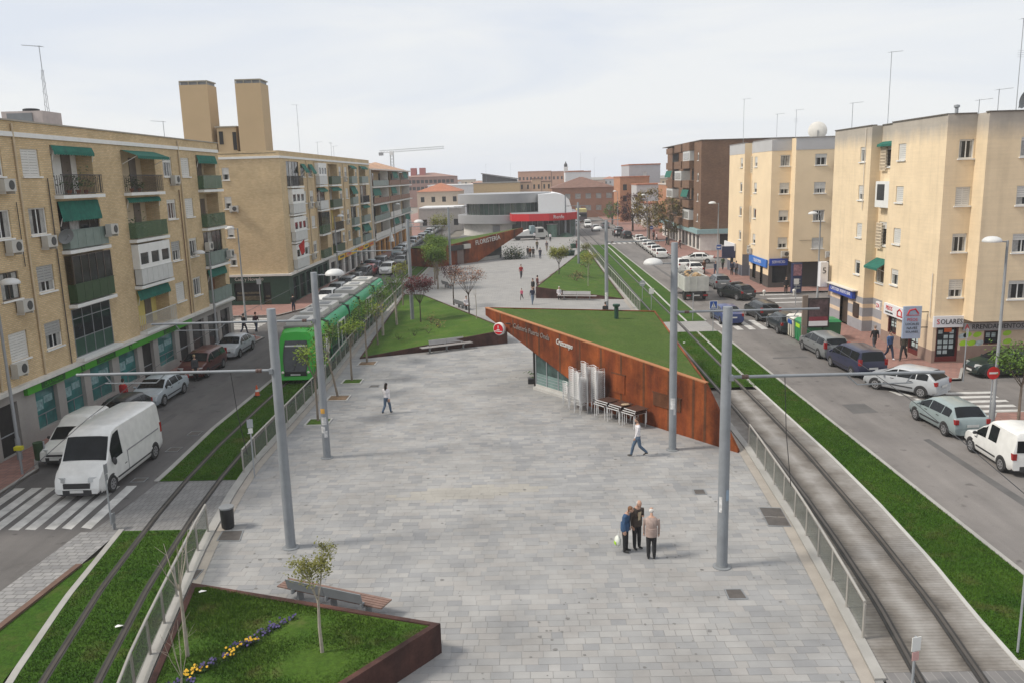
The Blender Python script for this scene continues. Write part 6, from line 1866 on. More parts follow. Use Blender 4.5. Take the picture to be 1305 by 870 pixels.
def car_parts(kind):
 """list of (name, parent index or None, MB, material)"""
 S = SPECS[kind]
 L, W = S['L'], S['W']; top = lerp_prof(S['top']); belt = lerp_prof(S['belt']); tum = S.get('tumble', 0.22)
 Hh = S['H']; parts = []
 def plan(y):
  t = abs(y) / (L / 2)
  k = 0.13 if y > 0 else 0.08
  return W / 2 * (1 - k * t ** 5)
 def section(y):
  zt = top(y); zb = min(belt(y), zt - 0.03); w_ = plan(y); g = max(0.0, (zt - zb) / (Hh - belt(0)))
  zs = 0.23 if abs(y) < L / 2 - 0.2 else 0.30
  p = [(0, zs), (w_ * 0.9, zs), (w_ * 0.975, zs + 0.1), (w_, min(0.58, zt - 0.05)), (w_ * 0.985, zb)]
  if g > 0.12:
   g = min(g, 1.0); wr = w_ * 0.985 - tum * g
   p += [(wr, zt - 0.09 * g), (wr - 0.11, zt - 0.012), (0, zt + 0.02)]
  else:
   p += [(w_ * 0.955, zt - 0.012), (w_ * 0.84, zt), (0, zt + 0.015)]
  return p
 ys = sorted(set([a for a, _ in S['top']] + [-L / 2 + i * L / 26 for i in range(27)]))
 b = MB(); n = 8; rows = []
 for y in ys:
  s_ = section(y)
  rows.append([(x, y, z) for x, z in s_] + [(-x, y, z) for x, z in s_[-2:0:-1]])
 m_ = len(rows[0]); v = [p for r_ in rows for p in r_]
 f = [(i * m_ + k, i * m_ + (k + 1) % m_, (i + 1) * m_ + (k + 1) % m_, (i + 1) * m_ + k) for i in range(len(rows) - 1) for k in range(m_)]
 f += [tuple(range(m_)), tuple(range((len(rows) - 1) * m_, len(rows) * m_))[::-1]]
 b.add(v, f); parts.append(('body', None, b, PAINTC))
 def face(y, fr, side, off=0.006):
  s_ = section(y); (xa, za), (xb, zb) = s_[4], s_[5]
  return ((xa + (xb - xa) * fr + off) * side, y, za + (zb - za) * fr + off * 0.3)
 for (ya, yb) in S['side']:
  for sd_ in (1, -1):
   q = MB(); k = 6; v = []
   for i in range(k + 1):
    y = ya + (yb - ya) * i / k
    v += [face(y, 0.08, sd_), face(y, 0.90, sd_)]
   q.add(v, [(2 * i, 2 * i + 2, 2 * i + 3, 2 * i + 1) for i in range(k)]); parts.append(('side_window', None, q, CGL))
 def slope_glass(y0, y1, nm, wf=0.98):
  q = MB(); v = []; k = 5
  for i in range(k + 1):
   y = y0 + (y1 - y0) * i / k; s_ = section(y); hw = (s_[6][0] + 0.06) * wf; zt = top(y)
   sl = (top(y + 0.02) - top(y - 0.02)) / 0.04; nl = math.hypot(1, sl); oy, oz = -sl / nl * 0.012, 1 / nl * 0.012
   for fx in (-1, -0.6, 0, 0.6, 1):
    v.append((hw * fx, y + oy, zt + oz + 0.018 * (1 - fx * fx) - (0.012 if abs(fx) == 1 else 0)))
  q.add(v, [(i * 5 + j, i * 5 + j + 1, (i + 1) * 5 + j + 1, (i + 1) * 5 + j) for i in range(k) for j in range(4)]); parts.append((nm, None, q, CGL))
 slope_glass(S['ws'][0], S['ws'][1], 'windscreen')
 if isinstance(S['rw'], tuple): slope_glass(S['rw'][0], S['rw'][1], 'rear_window', 0.94)
 elif S['rw'] == 'doors':
  for sd_ in (-1, 1):
   q = MB(); q.box(0.06 * sd_ if sd_ > 0 else -0.62, 0.62 if sd_ > 0 else -0.06, -L / 2 - 0.012, -L / 2 + 0.02, 1.02, 1.5); parts.append(('rear_window', None, q, CGL))
 # wheels: dark arch, tyre, rim
 rw_ = 0.36 if kind == 'van' else 0.31
 for yw in S['wb']:
  for sd_ in (1, -1):
   xw = plan(yw)
   q = MB(); q.lathe([(rw_ + 0.055, -0.12), (rw_ + 0.055, 0.004), (0.001, 0.004)], (0, yw, rw_ + 0.01), 20, 'x')
   q.v = [((xw + x) * sd_, y, max(z, 0.22)) for x, y, z in q.v]; parts.append(('wheel_arch', None, q, TRIM))
   q = MB(); q.lathe([(rw_ * 0.62, -0.16), (rw_ * 0.95, -0.18), (rw_, -0.14), (rw_, -0.02), (rw_ * 0.94, 0.012), (rw_ * 0.66, 0.014), (rw_ * 0.6, 0.0)], (0, yw, rw_), 20, 'x')
   q.v = [((xw + x) * sd_, y, z) for x, y, z in q.v]; parts.append(('wheel', None, q, TYRE)); wi = len(parts) - 1
   q = MB(); q.lathe([(rw_ * 0.66, 0.008), (rw_ * 0.6, 0.012), (rw_ * 0.5, 0.006), (rw_ * 0.2, 0.012), (0.001, 0.018)], (0, yw, rw_), 16, 'x')
   for i in range(7):
    th = 2 * PI * i / 7; q.mi = 1
    c, s2 = math.cos(th), math.sin(th); a_, b2 = rw_ * 0.24, rw_ * 0.5
    q.add([(0.014, yw + c * a_ - s2 * 0.02, rw_ + s2 * a_ + c * 0.02), (0.014, yw + c * a_ + s2 * 0.02, rw_ + s2 * a_ - c * 0.02), (0.014, yw + c * b2 + s2 * 0.035, rw_ + s2 * b2 - c * 0.035), (0.014, yw + c * b2 - s2 * 0.035, rw_ + s2 * b2 + c * 0.035)], [(0, 1, 2, 3)])
   q.v = [((xw + x) * sd_, y, z) for x, y, z in q.v]; parts.append(('rim', wi, q, [RIMM, TRIM]))
 lf = L / 2; zl = top(lf - 0.2) - 0.13
 for sd_ in (1, -1):
  xa = plan(lf - 0.15)
  def blk(x0, x1, y0, y1, z0, z1, ch=0.0):
   q = MB(); q.hexa([(x0 * sd_, y0, z0), (x1 * sd_, y0 - ch, z0), (x1 * sd_, y1 - ch, z0), (x0 * sd_, y1, z0), (x0 * sd_, y0, z1), (x1 * sd_, y0 - ch, z1), (x1 * sd_, y1 - ch - 0.05, z1), (x0 * sd_, y1 - 0.05, z1)]); return q
  hz = 0.72 if kind != 'van' else 0.86
  parts.append(('headlight', None, blk(xa * 0.52, xa * 0.995, lf - 0.32, lf - 0.005, hz - 0.1, hz + 0.07, 0.16), LAMPC))
  parts.append(('indicator', None, blk(xa * 0.9, xa * 1.0, lf - 0.36, lf - 0.12, hz - 0.09, hz + 0.02, 0.1), LAMPO))
  xr = plan(-lf + 0.05)
  zt_ = {'van': (1.0, 1.45), 'smallvan': (0.72, 0.98), 'wagon': (0.8, 1.2), 'mpv': (0.85, 1.2)}.get(kind, (0.74, 0.95))
  q = MB(); q.box(min(sd_ * xr * 0.80, sd_ * xr * 1.005), max(sd_ * xr * 0.80, sd_ * xr * 1.005), -lf - 0.012, -lf + 0.16, *zt_); parts.append(('tail_light', None, q, LAMPR))
  ym = S['ws'][1] - 0.25
  q = MB(); q.ell(((plan(ym) + 0.1) * sd_, ym, belt(ym) + 0.1), 0.10, 0.06, 0.075 if kind != 'van' else 0.17, 8, 5); parts.append(('mirror', None, q, PAINTC if kind not in ('van', 'smallvan') else TRIM))
  q = MB(); xx = W / 2
  for yh in ([-0.75, 0.25] if kind not in ('van', 'smallvan') else [0.72]):
   q.box(min(xx * sd_, (xx * 0.975) * sd_), max((xx + 0.012) * sd_, xx * 0.975 * sd_) if sd_ > 0 else (-xx * 0.975), yh, yh + 0.2, 0.80, 0.835)
  parts.append(('door_handle', None, q, TRIM))
  q = MB(); q.hexa([((W / 2 - 0.03) * sd_, S['wb'][0] + 0.45, 0.44), ((W / 2 + 0.012) * sd_, S['wb'][0] + 0.45, 0.44), ((W / 2 + 0.012) * sd_, S['wb'][1] - 0.45, 0.44), ((W / 2 - 0.03) * sd_, S['wb'][1] - 0.45, 0.44),
       ((W / 2 - 0.03) * sd_, S['wb'][0] + 0.45, 0.50), ((W / 2 + 0.012) * sd_, S['wb'][0] + 0.45, 0.50), ((W / 2 + 0.012) * sd_, S['wb'][1] - 0.45, 0.50), ((W / 2 - 0.03) * sd_, S['wb'][1] - 0.45, 0.50)])
  parts.append(('side_moulding', None, q, TRIM))
 for sg, nm in ((1, 'front_bumper'), (-1, 'rear_bumper')):
  q = MB(); k = 6; v = []
  for i in range(k + 1):
   fx = -1 + 2 * i / k; x = fx * plan(lf - 0.1) * 0.99; y = sg * (lf + 0.03 - 0.16 * fx ** 4)
   v += [(x, y, 0.24), (x, y, 0.46), (x, y - sg * 0.14, 0.5), (x, y - sg * 0.2, 0.24)]
  q.add(v, [(4 * i + a, 4 * i + (a + 1) % 4, 4 * (i + 1) + (a + 1) % 4, 4 * (i + 1) + a) for i in range(k) for a in range(4)])
  parts.append((nm, None, q, TRIM if kind in ('van', 'smallvan') else PAINTC)); bi = len(parts) - 1
  q = MB(); z0 = 0.36 if sg > 0 else (0.62 if kind != 'van' else 0.5); yy = lf + 0.035
  q.box(-0.26, 0.26, min(sg * yy, sg * (yy + 0.015)), max(sg * yy, sg * (yy + 0.015)), z0, z0 + 0.11); parts.append(('number_plate', bi, q, PLATE))
 q = MB(); q.box(-W * 0.26, W * 0.26, lf - 0.06, lf + 0.012, 0.52, 0.60 if kind != 'van' else 0.72); parts.append(('grille', None, q, TRIM))
 if kind == 'van':
  for sd_ in (1, -1):           # recessed-looking flank ribs and door seam
   q = MB()
   for z in (1.25, 1.5, 1.75, 2.0): q.box(min(0.985 * sd_, 1.003 * sd_), max(0.985 * sd_, 1.003 * sd_) , -2.5, 0.5, z, z + 0.05) if z < 1.3 else None
   q.box(min(0.98 * sd_, 1.008 * sd_), max(0.98 * sd_, 1.008 * sd_), 0.58, 0.61, 0.5, 1.3)
   parts.append(('panel_seam', None, q, mat('grey_seam', (0.25, 0.25, 0.26), 0.6)))
 return parts


_carcache = {}
def car(kind, color, x, y, ang, label, group=None, name=None, cat=None, z=0.0, far=False):
 """a car with its parts; alike cars share their meshes. ang: heading, 0 = +y, counter-clockwise degrees"""
 nm = name or {'van': 'delivery_van', 'smallvan': 'small_van', 'taxi': 'taxi'}.get(kind, 'car')
 if kind not in _carcache:
  _carcache[kind] = [(n_, p_, q.mesh(n_, m_, 38), m_) for n_, p_, q, m_ in car_parts(kind)]
  q = MB(); ms = []
  for n_, p_, qq, m_ in car_parts(kind):
   for mm in (m_ if isinstance(m_, list) else [m_]):
    if mm not in ms: ms.append(mm)
   o = len(q.f); q.join(qq)
   for i in range(o, len(q.f)):
    mm = m_[min(q.m[i], len(m_) - 1)] if isinstance(m_, list) else m_
    q.m[i] = ms.index(mm)
  _carcache[kind + '_far'] = q.mesh(nm, ms, 38)
 cc = cat or ('van' if 'van' in kind else 'car')
 if far:
  o = put(nm, _carcache[kind + '_far'], None, (x, y, z), R(ang), label, cc, group); o.color = (*color, 1); return o
 t = thing(nm, label, cc, (x, y, z), R(ang), group)
 objs = []
 for n_, p_, me, m_ in _carcache[kind]:
  o = put(n_, me, t if p_ is None else objs[p_]); o.color = (*color, 1); objs.append(o)
 t.color = (*color, 1)
 return t


SILV = (0.42, 0.44, 0.46); WHT = (0.74, 0.74, 0.72); BLU = (0.012, 0.018, 0.07); BLK = (0.012, 0.014, 0.016); DGRN = (0.010, 0.025, 0.022); RED = (0.35, 0.012, 0.015)
MARN = (0.085, 0.016, 0.014); GRY = (0.13, 0.14, 0.15); LBLU = (0.24, 0.31, 0.34); MBLU = (0.03, 0.05, 0.17); DSIL = (0.25, 0.27, 0.28)
GL, GR_ = 'cars parked along the left kerb', 'cars parked along the right kerb'
# left road, coming towards us (heading -y = 180)
car('van', WHT, -17.85, 33.6, 181, 'big white panel van standing at the zebra crossing', 'vans at the zebra crossing')
car('smallvan', (0.70, 0.70, 0.67), -20.9, 36.6, 180, 'small white van parked at the kerb behind the big panel van', 'vans at the zebra crossing')
car('hatch', BLK, -21.1, 41.1, 180, 'black hatchback parked between the white vans and the silver saloon', GL)
car('sedan', (0.40, 0.44, 0.47), -21.25, 46.2, 180, 'silver saloon parked behind the black hatchback', GL)
car('wagon', MARN, -21.35, 53.0, 180, 'maroon estate car parked at the left kerb', GL)
car('sedan', SILV, -21.25, 58.9, 180, 'silver saloon at the corner, just past the maroon estate', GL)
car('hatch', DGRN, -21.6, 28.5, 180, 'dark green car cut by the left picture edge before the crossing', GL)
car('hatch', WHT, -20.2, 83.5, 180, 'white hatchback parked across from the tram roof', GL)
for i, (k, c, yy, lb) in enumerate([('hatch', DSIL, 88.5, 'dark silver hatchback parked second behind the white hatchback'), ('wagon', GRY, 93.6, 'grey estate parked beside the tram, under the dome lamp'), ('hatch', BLK, 98.4, 'black hatchback parked past the grey estate'), ('mpv', BLK, 103.4, 'tall black people carrier parked beside the yellow signs'),
        ('hatch', RED, 107.6, 'red hatchback parked by the yellow signs'), ('hatch', BLU, 111.9, 'dark blue hatchback just behind the red one'), ('mpv', GRY, 116.5, 'grey people carrier at the end of the first parked row'), ('hatch', LBLU, 114.5, 'light blue hatchback beside the red one')]):
 car(k, c, -20.35 + (0.9 if i == 7 else 0) * -1.2, yy, 180, lb, GL, far=i > 2)
car('wagon', WHT, -18.2, 109.3, 180, 'white car driving towards us behind the tram'); car('sedan', GRY, -18.0, 119.8, 180, 'grey saloon driving behind the white car'); car('hatch', BLK, -18.9, 123.5, 180, 'black hatchback following the grey saloon', far=True)
rr4 = random.Random(9)
fc = [(LBLU, 'light blue'), (SILV, 'silver'), (WHT, 'white'), (DSIL, 'grey'), (SILV, 'silver'), (GRY, 'dark grey'), (SILV, 'silver'), (LBLU, 'pale blue')]
ordn = ['first', 'second', 'third', 'fourth', 'fifth', 'sixth', 'seventh', 'eighth', 'ninth', 'tenth', 'eleventh', 'twelfth', 'thirteenth', 'fourteenth', 'fifteenth', 'sixteenth', 'seventeenth', 'eighteenth', 'nineteenth', 'twentieth']
for i in range(20):
 c, nm = fc[i % 8] if i != 19 else ((0.1, 0.3, 0.05), 'green')
 car(['hatch', 'wagon', 'sedan', 'hatch', 'mpv'][i % 5], c, -20.7 + rr4.uniform(-.15, .15), 135.5 + i * 5.2, 180, '%s car, %s along the far left kerb past the second crossing' % (nm, ordn[i]), GL, far=i > 0)
# right road, going away (heading 0)
car('sedan', DSIL, 19.6, 50.2, 0, 'dark placeholder', GR_) if False else None
car('smallvan', WHT, 19.55, 32.9, -2, 'white small van at the right picture edge', GR_)
car('hatch', (0.25, 0.305, 0.31), 19.55, 37.7, 3, 'grey-blue hatchback parked in front of the white small van', GR_)
car('hatch', SILV, 20.6, 44.3, 38, 'silver hatchback turning out across the side street', GR_)
car('mpv', (0.016, 0.02, 0.055), 19.75, 49.2, 4, 'navy people carrier parked behind the silver hatchback', GR_)
car('wagon', (0.17, 0.18, 0.185), 19.6, 54.2, 2, 'grey estate parked by the poster panel', GR_)
car('hatch', (0.012, 0.02, 0.022), 19.55, 62.6, 0, 'dark hatchback half hidden by the recycling containers', GR_)
car('wagon', (0.012, 0.016, 0.02), 19.5, 68.3, 3, 'black estate standing on the zebra crossing', GR_)
car('sedan', MBLU, 16.3, 67.2, 2, 'blue saloon driving over the zebra crossing, nearest the lawn')
car('hatch', (0.014, 0.018, 0.018), 20.2, 79.6, 22, 'black hatchback with a roof bar, waiting by the kerb corner', GR_)
car('hatch', GRY, 20.4, 87.5, 0, 'grey hatchback parked just right of the dump truck', GR_)
car('sedan', WHT, 20.4, 100.4, -3, 'white taxi with a red door stripe, nearest of the parked rank', 'white taxis', name='taxi', cat='taxi')
car('sedan', WHT, 23.2, 112.3, 78, 'white taxi turning into the side street by the brown block', 'white taxis', name='taxi', cat='taxi')
car('sedan', WHT, 19.9, 105.5, 0, 'white taxi standing in front of the dump truck', 'white taxis', name='taxi', cat='taxi')
for i in range(6):
 car('sedan' if i else 'sedan', WHT, 19.6 + 0.16 * i, 121.2 + i * 5.6, 0, 'white taxi, %s in the taxi rank along the right kerb' % ordn[i], 'white taxis', name='taxi', cat='taxi', far=i > 1)
car('hatch', BLK, 19.5, 160.5, 4, 'black car parked beyond the taxi rank', GR_, far=True); car('wagon', BLK, 18.6, 167.5, 0, 'black estate further along, past the taxi rank', GR_, far=True); car('hatch', GRY, 19.6, 174, 0, 'dark grey car parked before the dark red tree', GR_, far=True)
car('hatch', SILV, 15.6, 183.5, 0, 'silver car driving far along the right road', far=True); car('smallvan', WHT, 14.9, 197, 180, 'white van coming far along the right road', far=True); car('hatch', GRY, 18.5, 192, 0, 'grey car stopped at the far kerb', far=True); car('hatch', SILV, 11.6, 204, 90, 'silver car crossing at the far end of the road', far=True)
car('hatch', DGRN, 27.7, 47.4, 92, 'dark green car parked in the side street by the lime stickers', 'cars in the right side street'); car('hatch', GRY, 29.5, 44.2, 85, 'grey car in the side street behind the small tree', 'cars in the right side street')
# roof load bar on one car is left to its own thing
t = thing('roof_load', 'dark folded load tied on the roof of the black hatchback', 'roof load', (20.15, 79.5, 1.46), R(22))
q = MB(); q.box(-0.6, 0.6, -0.3, 0.3, 0.0, 0.09); q.build('bundle', mat('dark_tarp', (0.03, 0.025, 0.022), 0.8), t); q = MB(); q.tube([(-0.7, 0.1, 0.11), (0.75, 0.25, 0.15)], 0.025, 6); q.build('bar', GALV, t)

# dump truck full of rubble
t = thing('dump_truck', 'white dump truck loaded with rubble, seen from behind', 'truck', (16.15, 80.6, 0), R(1))
BODYW = mat('worn_white_steel', (0.52, 0.52, 0.49), 0.6, 0.15, 1.2)
q = MB(); hw = 1.12
q.box(-hw, hw, -2.3, -2.2, 0.95, 2.35); q.box(-hw, hw, 2.2, 2.3, 0.95, 2.5); q.box(-hw, -hw + 0.07, -2.2, 2.2, 0.95, 2.3); q.box(hw - 0.07, hw, -2.2, 2.2, 0.95, 2.3); q.box(-hw + 0.07, hw - 0.07, -2.2, 2.2, 0.95, 1.1)
for i in range(6): q.box(-hw - 0.04, -hw, -2.2 + i * 0.85, -2.1 + i * 0.85, 0.95, 2.3); q.box(hw, hw + 0.04, -2.2 + i * 0.85, -2.1 + i * 0.85, 0.95, 2.3)
for x in (-0.7, 0, 0.7): q.box(x - 0.03, x + 0.03, -2.33, -2.3, 1.0, 2.3)
q.build('tipper_body', BODYW, t)
q = MB(); q.box(-0.5, 0.5, -2.4, 4.4, 0.55, 0.92); q.box(-1.05, 1.05, -2.4, -2.28, 0.45, 0.7); q.build('chassis', TRIM, t)
q = MB(); q.prism([(-1.08, 2.7), (1.08, 2.7), (1.08, 4.3), (-1.08, 4.3)], 0.6, 2.3); cb = q.build('cab', BODYW, t)
q = MB(); q.box(-0.95, 0.95, 4.3, 4.32, 1.4, 2.1); q.build('windscreen', CGL, cb)
q = MB(); q.box(-1.1, -1.08, 3.1, 3.9, 1.4, 2.1); q.box(1.08, 1.1, 3.1, 3.9, 1.4, 2.1); q.build('side_window', CGL, cb)
for y in (-1.2, 3.5):
 for s_ in (-1, 1):
  q = MB(); q.lathe([(0.25, -0.2), (0.46, -0.2), (0.48, 0.0), (0.44, 0.03), (0.25, 0.0), (0.001, 0.02)], (0, 0, 0), 18, 'x'); q.v = [(s_ * (1.02 + x), y + b_, 0.48 + c_) for x, b_, c_ in q.v]; q.build('wheel', TYRE, t)
for s_ in (-1, 1):
 q = MB(); q.box(s_ * 0.8 - 0.2, s_ * 0.8 + 0.2, -2.43, -2.4, 0.5, 0.64); q.build('tail_light', LAMPR, t)
q = MB(); q.box(-0.26, 0.26, -2.43, -2.4, 0.52, 0.63); q.build('number_plate', PLATE, t)
rb = thing('rubble_load', 'heap of tan and grey rubble in the dump truck', 'rubble', (16.15, 80.6, 1.1), R(1))
RUBM = [mat('rubble_tan', (0.42, 0.29, 0.16), 0.9, 0.3, 4), mat('rubble_grey', (0.22, 0.21, 0.19), 0.9, 0.3, 4), mat('rubble_dark', (0.06, 0.06, 0.06), 0.9, 0.3, 4)]
rr5 = random.Random(4)
for i in range(70):
 q = MB(); s_ = rr5.uniform(0.14, 0.36); x, y = rr5.uniform(-0.85, 0.85), rr5.uniform(-1.95, 1.95)
 q.ell((x, y, 0.75 + 0.4 * (1 - abs(x)) * rr5.random() + 0.2), s_, s_ * rr5.uniform(0.6, 1.2), s_ * 0.7, 6, 4); q.v = [(a + rr5.uniform(-.05, .05), b_ + rr5.uniform(-.05, .05), c + rr5.uniform(-.05, .05)) for a, b_, c in q.v]
 q.build('rubble_piece', RUBM[0 if (x > -0.4 and rr5.random() < 0.7) else rr5.choice((1, 2))], rb)
q = MB(); q.box(-1.0, 1.0, -2.1, 2.1, 0.03, 0.72); q.build('rubble_core', RUBM[1], rb)

# white recovery truck in front of the station
t = thing('recovery_truck', 'white recovery truck with a flat bed, parked before the red canopy', 'truck', (0.6, 162.6, 0), R(-80))
q = MB(); q.prism([(-1.05, 1.4), (1.05, 1.4), (1.05, 3.0), (-1.05, 3.0)], 0.5, 2.35); q.prism([(-1.05, 3.0), (1.05, 3.0), (0.95, 3.9), (-0.95, 3.9)], 0.5, [2.2, 2.2, 1.3, 1.3]); cb = q.build('cab', BODYW, t)
for s_ in (-1, 1): q = MB(); q.box(min(1.05 * s_, 1.07 * s_), max(1.05 * s_, 1.07 * s_), 1.9, 3.0, 1.4, 2.1); q.build('side_window', CGL, cb)
q = MB(); q.box(-1.1, 1.1, -3.2, 1.3, 0.85, 1.15); q.build('flat_bed', WHITE, t)
q = MB(); q.prism([(-1.1, -3.0), (1.1, -3.0), (1.1, 0.2), (-1.1, 0.2)], 1.15, [1.2, 1.2, 2.0, 2.0]); q.build('ramp', WHITE, t); q = MB(); q.box(-1.1, 1.1, 0.5, 1.3, 1.15, 2.7); q.build('equipment_box', mat('teal_grey_box', (0.2, 0.28, 0.3), 0.6), t)
q = MB(); q.box(-1.0, 1.0, -3.2, 3.7, 0.4, 0.8); q.build('chassis', TRIM, t)
for y in (-2.0, 2.9):
 for s_ in (-1, 1):
  q = MB(); q.lathe([(0.2, -0.2), (0.4, -0.2), (0.42, 0), (0.2, 0), (0.001, 0.02)], (0, 0, 0), 16, 'x'); q.v = [(s_ * (0.98 + x), y + b_, 0.42 + c_) for x, b_, c_ in q.v]; q.build('wheel', TYRE, t)
# far lorries at the end of the road
for (x, y, c, lb) in ((15.2, 222, (0.55, 0.5, 0.2), 'cream and yellow lorry far down the right road'), (9.6, 226, (0.5, 0.5, 0.52), 'white lorry behind the red canopy at the far junction')):
 t = thing('lorry', lb, 'lorry', (x, y, 0), R(180), 'far lorries')
 q = MB(); q.box(-1.25, 1.25, -4, 1.8, 0.9, 3.4); q.build('box_body', mat('lorry_%d' % x, c, 0.6), t); q = MB(); q.box(-1.2, 1.2, 2.0, 3.8, 0.6, 2.6); cb = q.build('cab', WHITE if y > 224 else mat('lorry_dark_cab', (0.07, 0.05, 0.06), 0.5), t)
 q = MB(); q.box(-1.0, 1.0, 3.8, 3.83, 1.5, 2.3); q.build('windscreen', CGL, cb)
 for yy in (-2.5, 2.8):
  for s_ in (-1, 1): q = MB(); q.lathe([(0.45, -0.2), (0.45, 0), (0.001, 0.02)], (0, 0, 0), 12, 'x'); q.v = [(s_ * (1.1 + a), yy + b_, 0.46 + c_) for a, b_, c_ in q.v]; q.build('wheel', TYRE, t)
t = thing('parasol', 'white parasol beside the far lorry', 'parasol', (12.8, 214, 0)); q = MB(); q.tube([(0, 0, 0), (0, 0, 2.3)], 0.04, 6); q.build('pole', GALV, t); q = MB(); q.lathe([(1.7, 1.9), (0.9, 2.35), (0.001, 2.6)], (0, 0, 0), 12); q.build('canopy', WHITE, t)

# ------------------------------------------------------------------ tram
tram = thing('tram', 'green five section tram with a bright green cab on the left tracks', 'tram', (-14.08, 49.0, 0), baked=True)
TG = mat('tram_bright_green', (0.020, 0.36, 0.022), 0.4, 0.06, 1.0); TG2 = mat('tram_teal_green', (0.010, 0.30, 0.12), 0.5, 0.08, 0.8)
TGLS = mat('tram_side_glass', (0.010, 0.045, 0.033), 0.06, 0.5, 0.6, spec=0.45); TROOF = mat('tram_roof_grey', (0.17, 0.165, 0.155), 0.7, 0.2, 1.0); TBOX = mat('tram_roof_box', (0.50, 0.49, 0.465), 0.6, 0.08)
BELL = mat('tram_bellows', (0.015, 0.03, 0.026), 0.8)
cx_ = lambda y: (L_RAIL_O(y) + L_RAIL_I(y)) / 2
HWID = 1.2
def tram_sec(y):       # half section: (offset from centre, z)
 return [(1.12, 0.30), (1.2, 0.62), (HWID, 1.0), (HWID, 2.62), (1.16, 2.86), (1.02, 3.12), (0.85, 3.2), (0, 3.26)]
def tram_shell(y0, y1, nm, m, z0=None, z1=None, nose=False):
 q = MB(); rows = []
 k = max(2, int((y1 - y0) / 0.7))
 ys = [y0 + (y1 - y0) * i / k for i in range(k + 1)]
 if nose: ys = [49.0, 49.06, 49.2, 49.45, 49.8, 50.2, 50.7] + [y for y in ys if y > 50.9]
 for y in ys:
  s_ = tram_sec(y); c = cx_(y); w_, rise, lo = 1.0, 0.0, 0.0
  if nose and y < 50.7:
   f = (50.7 - y) / 1.7; w_ = 1 - 0.17 * f ** 2.2
  pts = []
  for a, z in s_:
   yy = y
   if nose and y < 50.7:
    f = (50.7 - y) / 1.7
    # the nose leans back towards the roof
    yy = y + max(0, z - 0.9) * 0.34 * f ** 0.5
    z = z - 0.18 * f ** 2 * max(0, z - 2.4)
   pts.append((a * w_, yy, z))
  rows.append([(c + a, yy, z) for a, yy, z in pts] + [(c - a, yy, z) for a, yy, z in pts[-2::-1]])
 m_ = len(rows[0])
 q.add([p for r_ in rows for p in r_], [(i * m_ + k2, i * m_ + k2 + 1, (i + 1) * m_ + k2 + 1, (i + 1) * m_ + k2) for i in range(len(rows) - 1) for k2 in range(m_ - 1)])
 if nose: q.add(rows[0], [tuple(range(m_))])
 return q.build(nm, m, tram, 40)
secs = [(49.0, 53.2), (53.75, 60.0), (60.5, 64.3), (64.8, 71.2), (71.7, 76.4)]
